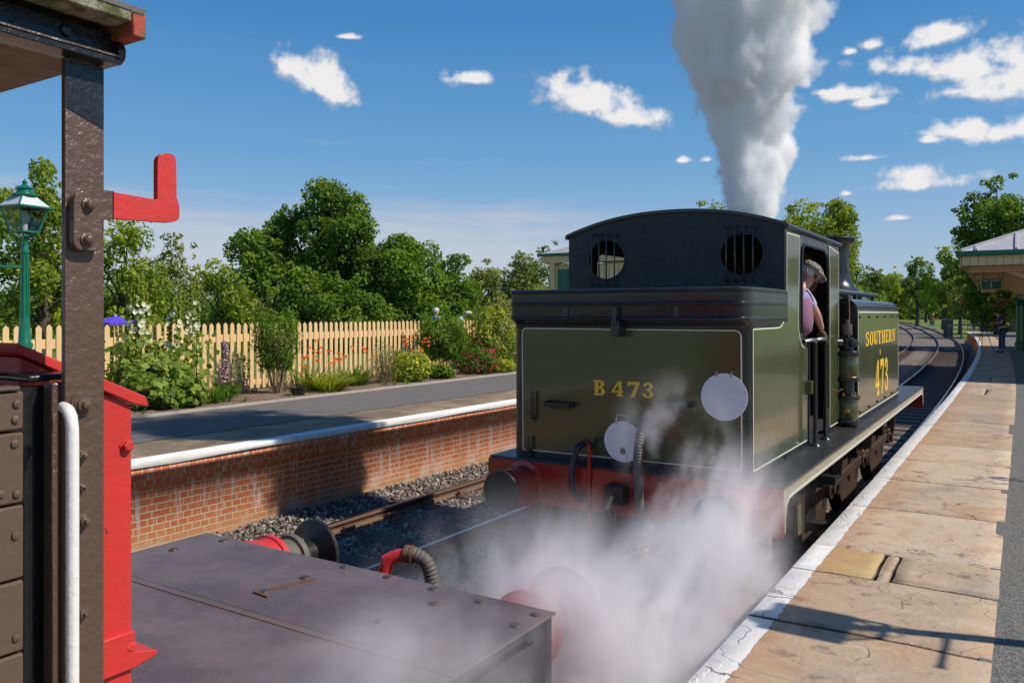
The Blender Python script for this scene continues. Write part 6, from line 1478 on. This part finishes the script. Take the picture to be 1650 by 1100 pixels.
# ---------------------------------------------------------------- people
M['skin'] = paint('skin', (.58, .30, .20), .5, .15, None, .02)
M['navy'] = paint('navy_cloth', (.02, .025, .08), .85, .2, None, .2, 30); M['denim'] = paint('denim', (.05, .08, .17), .85, .4, None, .3, 60)
M['teal'] = paint('teal_cloth', (.02, .28, .38), .8, .2, None, .2); M['blackcloth'] = paint('black_cloth', (.015, .015, .018), .9, .1, None, .2)
M['lilac'] = paint('lilac_shirt', (.46, .40, .62), .85, .25, (.34,.28,.48), .3, 40); M['mauve'] = paint('mauve_waistcoat', (.30, .14, .22), .85, .35, (.18,.08,.14), .5, 18)
M['paleblue'] = paint('pale_blue_shirt', (.5, .58, .72), .85, .2, None, .2); M['hairwhite'] = paint('white_hair', (.62, .60, .57), .8, .3, (.4,.38,.36), .6, 80); M['hairdark'] = paint('dark_hair', (.03, .02, .015), .7, .2, None, .5)
M['glove'] = paint('work_glove', (.13, .11, .055), .9, .5, (.05,.045,.03), .5, 50); M['orange'] = paint('orange_cloth', (.75, .18, .03), .85)
def capmat():
    t = NT('tweed_cap'); P = t.coord(); v = t.voro(P, 110, out='Distance'); a = t.noise(P, 30, 4)
    c = t.mix(t.rng(v, .2, .6), (.10, .09, .07), (.42, .40, .33)); c = t.mix(t.rng(a, .45, .6, 0, .8), c, (.07, .06, .045)); return t.set(col=c, rough=.95, nor=t.bump(v, .5, .003))
M['tweed'] = capmat()
def skinmesh(name, pts, edges, rads, mat, parent, root=0, sub=1):
    me = bpy.data.meshes.new(name); me.from_pydata([tuple(p) for p in pts], edges, []); me.materials.append(M[mat])
    o = bpy.data.objects.new(name, me); C.objects.link(o); md = o.modifiers.new('skin', 'SKIN'); md.use_smooth_shade = True
    for i, r in enumerate(rads): me.skin_vertices[0].data[i].radius = (r if isinstance(r, tuple) else (r, r))
    me.skin_vertices[0].data[root].use_root = True
    o.modifiers.new('sub', 'SUBSURF').levels = sub; o.modifiers[-1].render_levels = sub
    o.parent = parent; return o
def person(label, J, clothes, group=None, head_dir=(0, -1, 0), hair='hairdark', hands=True, face=True, trunkw=.15):
    """J: joints by name in world metres; clothes: dict part -> material"""
    t = thing('person', label, 'person', group)
    g = {k: Vector(v) for k, v in J.items()}; f = Vector(head_dir).normalized(); up = (g['head']-g['neck']).normalized()
    jaw = g['head']-up*.075+f*.035; crown = g['head']+up*.055-f*.01
    names = ['pelvis','waist','chest','neck','jaw','head','crown','shl','ell','wrl','shr','elr','wrr','hil','knl','anl','hir','knr','anr']
    P = [g['pelvis'], g['waist'], g['chest'], g['neck'], jaw, g['head'], crown]+[g[k] for k in names[7:]]
    rad = [.13,.12,.14,.055,(.062,.06),(.082,.09),(.062,.07),.06,.042,.028,.06,.042,.028,.085,.058,.042,.085,.058,.042]
    E = [(0,1),(1,2),(2,3),(3,4),(4,5),(5,6),(2,7),(7,8),(8,9),(2,10),(10,11),(11,12),(0,13),(13,14),(14,15),(0,16),(16,17),(17,18)]
    skinmesh('body', P, E, rad, 'skin', t)
    k = 1.18
    sv = P[:3]+[P[3]*.6+P[2]*.4, P[7], P[7]*.35+P[8]*.65, P[10], P[10]*.35+P[11]*.65]
    long_ = clothes.get('long')
    if long_: sv[5] = P[8]*.1+P[9]*.9; sv[7] = P[11]*.1+P[12]*.9
    skinmesh('shirt', sv, [(0,1),(1,2),(2,3),(2,4),(4,5),(2,6),(6,7)], [.15,.145,.165,.07,.078,.06 if not long_ else .045,.078,.06 if not long_ else .045], clothes['shirt'], t)
    tv = [P[0]+Vector((0,0,.02)), P[13], P[14], P[15], P[16], P[17], P[18]]
    skinmesh('trousers', tv, [(0,1),(1,2),(2,3),(0,4),(4,5),(5,6)], [.15,.105,.078,.062,.105,.078,.062], clothes['trousers'], t)
    fr = Vector((f.x, f.y, 0)).normalized()
    for a in (P[15], P[18]): skinmesh('shoe', [a+Vector((0,0,-.03)), a+fr*.07+Vector((0,0,-.05)), a+fr*.15+Vector((0,0,-.055))], [(0,1),(1,2)], [.05,.045,.035], 'blackcloth', t)
    sd = f.cross(up).normalized()
    if hair:
        hp = g['head']+up*.03-f*.022; mb = MB().sphere((0,0,0), .1, 14, (1.0, 1.12, 1.05)); rot = Matrix((sd, f, up)).transposed()
        mb.v = [tuple(hp+rot@Vector(v)) for v in mb.v if True]; mb.f = [q for q in mb.f if not (sum((Vector(mb.v[i])-g['head']).dot(f) for i in q)/len(q) > .055 and sum((Vector(mb.v[i])-g['head']).dot(up) for i in q)/len(q) < .05) and sum((Vector(mb.v[i])-g['head']).dot(up) for i in q)/len(q) > -.045]
        mb.build('hair', hair, t, ang=80)
    if face:
        ns = MB(); hp = g['head']+f*.088; ns.add([hp+up*.02, hp-up*.022+sd*.014, hp-up*.022-sd*.014, hp+f*.026-up*.018], [(0,1,3),(0,3,2),(1,2,3)]).build('nose', 'skin', t)
        for s_ in (-1, 1):
            MB().sphere(g['head']+sd*s_*.082-up*.01, .022, 8, (.6, 1, 1.3)).build('ear', 'skin', t); MB().sphere(g['head']+f*.083+sd*s_*.03+up*.018, .010, 8).build('eye', 'blackcloth', t)
        MB().bar(g['head']+f*.086-up*.045-sd*.02, g['head']+f*.086-up*.045+sd*.02, .006, .006).build('mouth', 'signalred', t)
    if hands:
        for w_, e_ in ((P[9], P[8]), (P[12], P[11])):
            d = (w_-e_).normalized(); s_ = d.cross(Vector((0,0,1))); s_ = s_.normalized() if s_.length > .1 else Vector((1,0,0)); n_ = s_.cross(d)
            pts = [w_, w_+d*.05, w_+d*.09]; ed = [(0,1),(1,2)]; rd = [.026,.034,.03]
            for q, ln in ((-1.5,.055),(-.5,.068),(.5,.064),(1.5,.05)):
                b = len(pts); pts += [w_+d*.10+s_*q*.017, w_+d*(.10+ln*.55)+s_*q*.019+n_*-.012, w_+d*(.10+ln*.85)+s_*q*.019+n_*-.034]; ed += [(2,b),(b,b+1),(b+1,b+2)]; rd += [.010,.009,.008]
            b = len(pts); pts += [w_+d*.045-s_*.042-n_*.01, w_+d*.08-s_*.055-n_*.025]; ed += [(1,b),(b,b+1)]; rd += [.012,.010]
            skinmesh('hand', pts, ed, rd, clothes.get('hand', 'skin'), t)
    return t
def standing(x, y, z, h, f=(0, -1, 0), armfwd=.0, stoop=0.0, arms='down'):
    """joint set of a standing figure of height h facing f"""
    k = h/1.75; F_ = Vector(f).normalized(); S = F_.cross(Vector((0,0,1))); o = Vector((x, y, z))
    def q(s_, f_, u): return o+S*s_*k+F_*f_*k+Vector((0,0,u*k))
    J = dict(pelvis=q(0,0,.95), waist=q(0,stoop*.1,1.12), chest=q(0,stoop*.3,1.32), neck=q(0,stoop*.5+.01,1.50-.05*stoop), head=q(0,stoop*.85+.03,1.62-.16*stoop),
             hil=q(-.1,0,.88), knl=q(-.12,.02,.48), anl=q(-.14,0,.08), hir=q(.1,0,.88), knr=q(.13,.03,.48), anr=q(.16,.04,.08), shl=q(-.19,stoop*.35,1.42), shr=q(.19,stoop*.35,1.42))
    if arms == 'hold': J.update(ell=q(-.25,.10,1.17), wrl=q(-.10,.30,1.28), elr=q(.25,.10,1.17), wrr=q(.10,.30,1.28))
    elif arms == 'tripod': J.update(ell=q(-.24,.12,1.16), wrl=q(-.12,.36,1.18), elr=q(.24,.08,1.14), wrr=q(.08,.34,1.12))
    else: J.update(ell=q(-.25,-.02,1.13), wrl=q(-.26,.10,.90), elr=q(.25,-.02,1.13), wrr=q(.26,.10,.90))
    return J
# driver leaning in the doorway, looking down, gloved hand on the handrail
J = dict(pelvis=(-1.84,7.86,2.22), waist=(-1.83,7.88,2.38), chest=(-1.82,7.92,2.55), neck=(-1.80,7.99,2.71), head=(-1.755,8.06,2.825), shr=(-1.73,7.86,2.62), elr=(-1.645,7.985,2.42), wrr=(-1.625,8.07,2.29),
         shl=(-2.02,8.02,2.60), ell=(-2.05,8.16,2.36), wrl=(-1.90,8.22,2.22), hil=(-2.12,7.86,2.22), knl=(-2.1,7.9,1.82), anl=(-2.1,7.85,1.47), hir=(-1.98,7.7,2.22), knr=(-1.95,7.75,1.82), anr=(-1.97,7.68,1.47))
dr = person('driver in tweed cap and lilac shirt leaning from the cab doorway, gloved hand on rail', J, dict(shirt='lilac', trousers='blackcloth', hand='glove'), head_dir=(.88, -.02, -.5), hair='hairwhite')
hd_ = Vector(J['head']); ff = Vector((.88, -.02, -.5)).normalized(); uu = (hd_-Vector(J['neck'])).normalized(); uu = (uu-ff*uu.dot(ff)).normalized(); ss = ff.cross(uu)
mb = MB().sphere((0,0,0), .118, 18, (1.0, 1.12, .62)); rot = Matrix((ss, ff, uu)).transposed(); mb.v = [tuple(hd_+uu*.055+rot@Vector((v[0], v[1], max(v[2], -.028)))) for v in mb.v]
cap = mb.build('cap', 'tweed', dr, ang=80)
mb = MB(); vs = []
for a in np.linspace(-1.2, 1.2, 11): vs += [rot@Vector((.10*math.sin(a), .10*math.cos(a), .02)), rot@Vector((.112*math.sin(a), .05+.125*math.cos(a), -.005)), rot@Vector((.112*math.sin(a), .05+.125*math.cos(a), -.015))]
mb.add([hd_+uu*.045+v for v in vs], [(3*i+j, 3*i+j+1, 3*i+j+4, 3*i+j+3) for i in range(10) for j in range(2)]); mb.build('cap_peak', 'tweed', cap, ang=80)
gl = MB()
for s_ in (-1, 1):
    c = hd_+ff*.098+ss*s_*.033+uu*.012; gl.tube([c+ss*.024*math.cos(a)+uu*.018*math.sin(a) for a in np.linspace(0, 2*math.pi, 13)], .0025, 5, caps=False); gl.tube([c+ss*s_*.024, hd_+ss*s_*.085+ff*.0], .0025, 5)
gl.build('spectacles', 'steel', dr)
V_ = [Vector(J[k]) for k in ('pelvis', 'waist', 'chest')]
skinmesh('waistcoat', [V_[0]+Vector((.02,-.02,0)), V_[1]+Vector((.03,-.03,0)), V_[2]+Vector((.01,-.05,0)), V_[2]+Vector((.03,.0,.12))], [(0,1),(1,2),(2,3)], [.165,.165,.165,.10], 'mauve', dr)
# people on the near platform
ph = person('photographer in navy t-shirt and jeans standing side-on behind a tripod', standing(-.72, 37.5, PZ, 1.76, (-.9, -.35, 0), stoop=.25, arms='tripod'), dict(shirt='navy', trousers='denim'), head_dir=(-.9, -.35, -.1))
tp = thing('tripod', 'spindly black camera tripod in front of the photographer', 'tripod'); tx, ty = -1.36, 37.25
for a in (0.3, 2.4, 4.5): MB().tube([(tx, ty, PZ+1.15), (tx+.38*math.cos(a), ty+.38*math.sin(a), PZ)], [.016, .010], 7).build('leg', 'blackcloth', tp)
MB().tube([(tx, ty, PZ+1.1), (tx, ty, PZ+1.38)], .014, 8).build('column', 'blackcloth', tp)
cm = thing('camera', 'black camera with lens on top of the tripod', 'camera'); MB().box(tx-.05, tx+.05, ty-.07, ty+.07, PZ+1.385, PZ+1.49).build('camera_body', 'blackcloth', cm, bevel=.01); MB().lathe((tx-.05, ty, PZ+1.435), [(.035, 0), (.04, .1)], (-1, 0, 0), 14).build('lens', 'blackcloth', cm)
person('man in bright teal shirt and black trousers facing this way at the platform end', standing(-2.15, 75.5, PZ, 1.75, (.45, -.9, 0), arms='hold'), dict(shirt='teal', trousers='blackcloth'), head_dir=(.4, -.9, -.3))
p = atd(702, 505, 26.5); person('white haired man in pale blue shirt, upright, seen head and shoulders above the fence', standing(p.x, p.y, PZ-.03, 1.78, (.3, .9, 0)), dict(shirt='paleblue', trousers='denim'), 'people behind the picket fence', (.5, .85, 0), 'hairwhite')
p = atd(738, 505, 26.5); person('white haired man bending forward behind the fence, beside the upright man', standing(p.x, p.y, PZ-.03, 1.76, (.9, .4, 0), stoop=.35), dict(shirt='paleblue', trousers='denim'), 'people behind the picket fence', (.8, .4, -.4), 'hairwhite')
for px, mt, lb in ((1500, 'navy', 'distant walker in dark blue on the green field past the curve'), (1504, 'orange', 'distant walker in orange top on the green field past the curve')):
    p = atd(px, 505, 140); person(lb, standing(p.x, p.y, .12, 1.75, (0, -1, 0)), dict(shirt=mt, trousers='denim'), 'two walkers on the field', (0, -1, 0), hands=False, face=False)
# ---------------------------------------------------------------- steam
class GN:
    """tiny builder for a node group that fills a box with a density field"""
    def __init__(s, name):
        s.nt = bpy.data.node_groups.new(name, 'GeometryNodeTree'); s.N = s.nt.nodes; s.L = s.nt.links
        s.nt.interface.new_socket('Geometry', in_out='OUTPUT', socket_type='NodeSocketGeometry'); s.nt.interface.new_socket('Geometry', in_out='INPUT', socket_type='NodeSocketGeometry')
        s.out = s.N.new('NodeGroupOutput'); s.pos = s.N.new('GeometryNodeInputPosition').outputs[0]
    def put(s, sock, v):
        if v is None: return
        if hasattr(v, 'links'): s.L.new(v, sock)
        else: sock.default_value = v
    def m(s, op, a, b=None):
        x = s.N.new('ShaderNodeMath'); x.operation = op; s.put(x.inputs[0], a); s.put(x.inputs[1], b); return x.outputs[0]
    def vm(s, op, a, b=None):
        x = s.N.new('ShaderNodeVectorMath'); x.operation = op; s.put(x.inputs[0], a)
        if op == 'SCALE': x.inputs['Scale'].default_value = b
        elif b is not None: s.put(x.inputs[1], b)
        return x.outputs['Value'] if op in ('LENGTH', 'DOT_PRODUCT') else x.outputs['Vector']
    def noise(s, v, scale, detail=4, rough=.55, col=False):
        x = s.N.new('ShaderNodeTexNoise'); s.put(x.inputs['Vector'], v); x.inputs['Scale'].default_value = scale; x.inputs['Detail'].default_value = detail; x.inputs['Roughness'].default_value = rough
        return x.outputs['Color'] if col else x.outputs[0]
    def rng(s, v, a, b, c=0, d=1):
        x = s.N.new('ShaderNodeMapRange'); x.interpolation_type = 'SMOOTHSTEP'; s.put(x.inputs[0], v)
        for i, q in enumerate((a, b, c, d)): x.inputs[1+i].default_value = q
        return x.outputs[0]
    def finish(s, dens, lo, hi, voxel, mat, name):
        vc = s.N.new('GeometryNodeVolumeCube'); s.put(vc.inputs['Density'], dens); vc.inputs['Background'].default_value = 0
        vc.inputs['Min'].default_value = lo; vc.inputs['Max'].default_value = hi
        for i, k in enumerate(('Resolution X', 'Resolution Y', 'Resolution Z')): vc.inputs[k].default_value = max(8, int((hi[i]-lo[i])/voxel))
        sm = s.N.new('GeometryNodeSetMaterial'); s.L.new(vc.outputs[0], sm.inputs['Geometry']); sm.inputs['Material'].default_value = mat; s.L.new(sm.outputs[0], s.out.inputs[0])
        me = bpy.data.meshes.new(name); me.from_pydata([lo, hi], [], []); me.materials.append(mat); o = bpy.data.objects.new(name, me); C.objects.link(o)
        o.modifiers.new('steam', 'NODES').node_group = s.nt; o['kind'] = 'stuff'; return o
def steam_mat(name, rate, col=(1, .982, .978, 1)):
    t = NT(name); t.N.remove(t.b); pv = t.n('ShaderNodeVolumePrincipled'); t.L.new(pv.outputs[0], t.out.inputs['Volume'])
    pv.inputs['Color'].default_value = col; pv.inputs['Anisotropy'].default_value = 0.0; pv.inputs['Density'].default_value = 1.0
    t.mat.cycles.volume_step_rate = rate; t.mat.cycles.volume_interpolation = 'LINEAR'; return t.mat
# jet from the safety valves: narrow at the valves, widening and billowing upwards
PX0, PY0, PZ0 = -2.66, 9.46, 3.05
g_ = GN('valve_steam_field'); sp_ = g_.N.new('ShaderNodeSeparateXYZ'); g_.L.new(g_.pos, sp_.inputs[0]); z = g_.m('SUBTRACT', sp_.outputs[2], PZ0)
r0 = g_.m('ADD', .13, g_.m('MULTIPLY', z, .205))
dx = g_.m('SUBTRACT', sp_.outputs[0], g_.m('ADD', PX0, g_.m('MULTIPLY', z, -.015))); dy = g_.m('SUBTRACT', sp_.outputs[1], g_.m('ADD', PY0, g_.m('MULTIPLY', z, -.02)))
rr = g_.m('DIVIDE', g_.m('SQRT', g_.m('ADD', g_.m('MULTIPLY', dx, dx), g_.m('MULTIPLY', dy, dy))), r0)
pv_ = g_.vm('MULTIPLY', g_.pos, (1, 1, .8)); n1 = g_.noise(pv_, 1.15, 2, .5); n2 = g_.noise(pv_, 3.2, 5, .60)
f = g_.m('SUBTRACT', g_.m('ADD', 1.02, g_.m('ADD', g_.m('MULTIPLY', g_.m('SUBTRACT', n1, .5), 1.5), g_.m('MULTIPLY', g_.m('SUBTRACT', n2, .5), 1.95))), rr)
dens = g_.m('MULTIPLY', g_.m('MULTIPLY', g_.rng(f, 0, .10), g_.rng(z, 4.5, 6.2, 1, .3)), g_.m('MULTIPLY', g_.m('DIVIDE', 8.5, g_.m('ADD', r0, .12)), g_.rng(z, 0, .01)))
g_.finish(dens, (PX0-2.1, PY0-2.1, PZ0), (PX0+2.1, PY0+2.1, PZ0+5.6), .042, steam_mat('valve_steam', 1.6, (1, 1, 1, 1)), 'safety_valve_steam')
# drifting steam between the van and the engine
g_ = GN('drain_steam_field'); Q = g_.vm('ADD', g_.pos, g_.vm('SCALE', g_.noise(g_.pos, .9, 1, .5, True), .9))
vr = g_.N.new('ShaderNodeVectorRotate'); vr.rotation_type = 'EULER_XYZ'; vr.inputs['Rotation'].default_value = (R(25), 0, R(20)); g_.L.new(Q, vr.inputs['Vector'])
n1 = g_.noise(g_.vm('MULTIPLY', vr.outputs[0], (1, .9, .6)), 1.9, 2, .5); n2 = g_.noise(g_.vm('MULTIPLY', vr.outputs[0], (1, .9, .6)), 4.8, 6, .68)
# (centre, radii, strength)
BLOBS = [((-1.60, 4.50, .60), (.70, .95, .85), 7.5), ((-1.40, 3.75, .85), (.55, 1.05, .80), 7.5), ((-1.85, 5.30, 1.0), (.55, .40, .80), 7.5), ((-1.45, 5.35, 1.0), (.45, .4, .75), 6.0), ((-1.60, 1.95, 1.27), (.60, .65, .33), 4.0), ((-1.55, 2.95, 1.15), (.55, .65, .6), 6.0),
         ((-2.4, 4.4, .65), (.80, .9, .8), 2.8), ((-2.10, 5.45, 1.50), (.55, .32, .62), 5.0), ((-3.0, 4.5, .6), (.9, 1.3, .8), 1.5), ((-1.40, 5.8, .4), (.35, .7, .35), 4.0), ((-1.12, 3.6, 1.25), (.3, .9, .3), 2.0), ((-1.72, 4.95, 1.0), (.35, .35, .4), 12.0), ((-1.68, 3.05, 1.22), (.33, .3, .28), 5.0)]
tot = None
for (c, rd, k) in BLOBS:
    q = g_.vm('LENGTH', g_.vm('DIVIDE', g_.vm('SUBTRACT', g_.pos, c), rd)); v = g_.m('MULTIPLY', g_.rng(q, 1.0, .2), k*.52); tot = v if tot is None else g_.m('ADD', tot, v)
w_ = g_.m('ADD', g_.m('MULTIPLY', n1, .5), g_.m('MULTIPLY', n2, .5))
wisp = g_.m('ADD', g_.m('MULTIPLY', g_.rng(w_, .49, .55), 1.15), g_.m('MULTIPLY', g_.rng(w_, .42, .55), .06))
g_.finish(g_.m('MULTIPLY', tot, wisp), (-4.1, 1.3, -.12), (-.85, 6.4, 2.35), 0.029, steam_mat('drain_steam', 2.2), "drifting_steam")
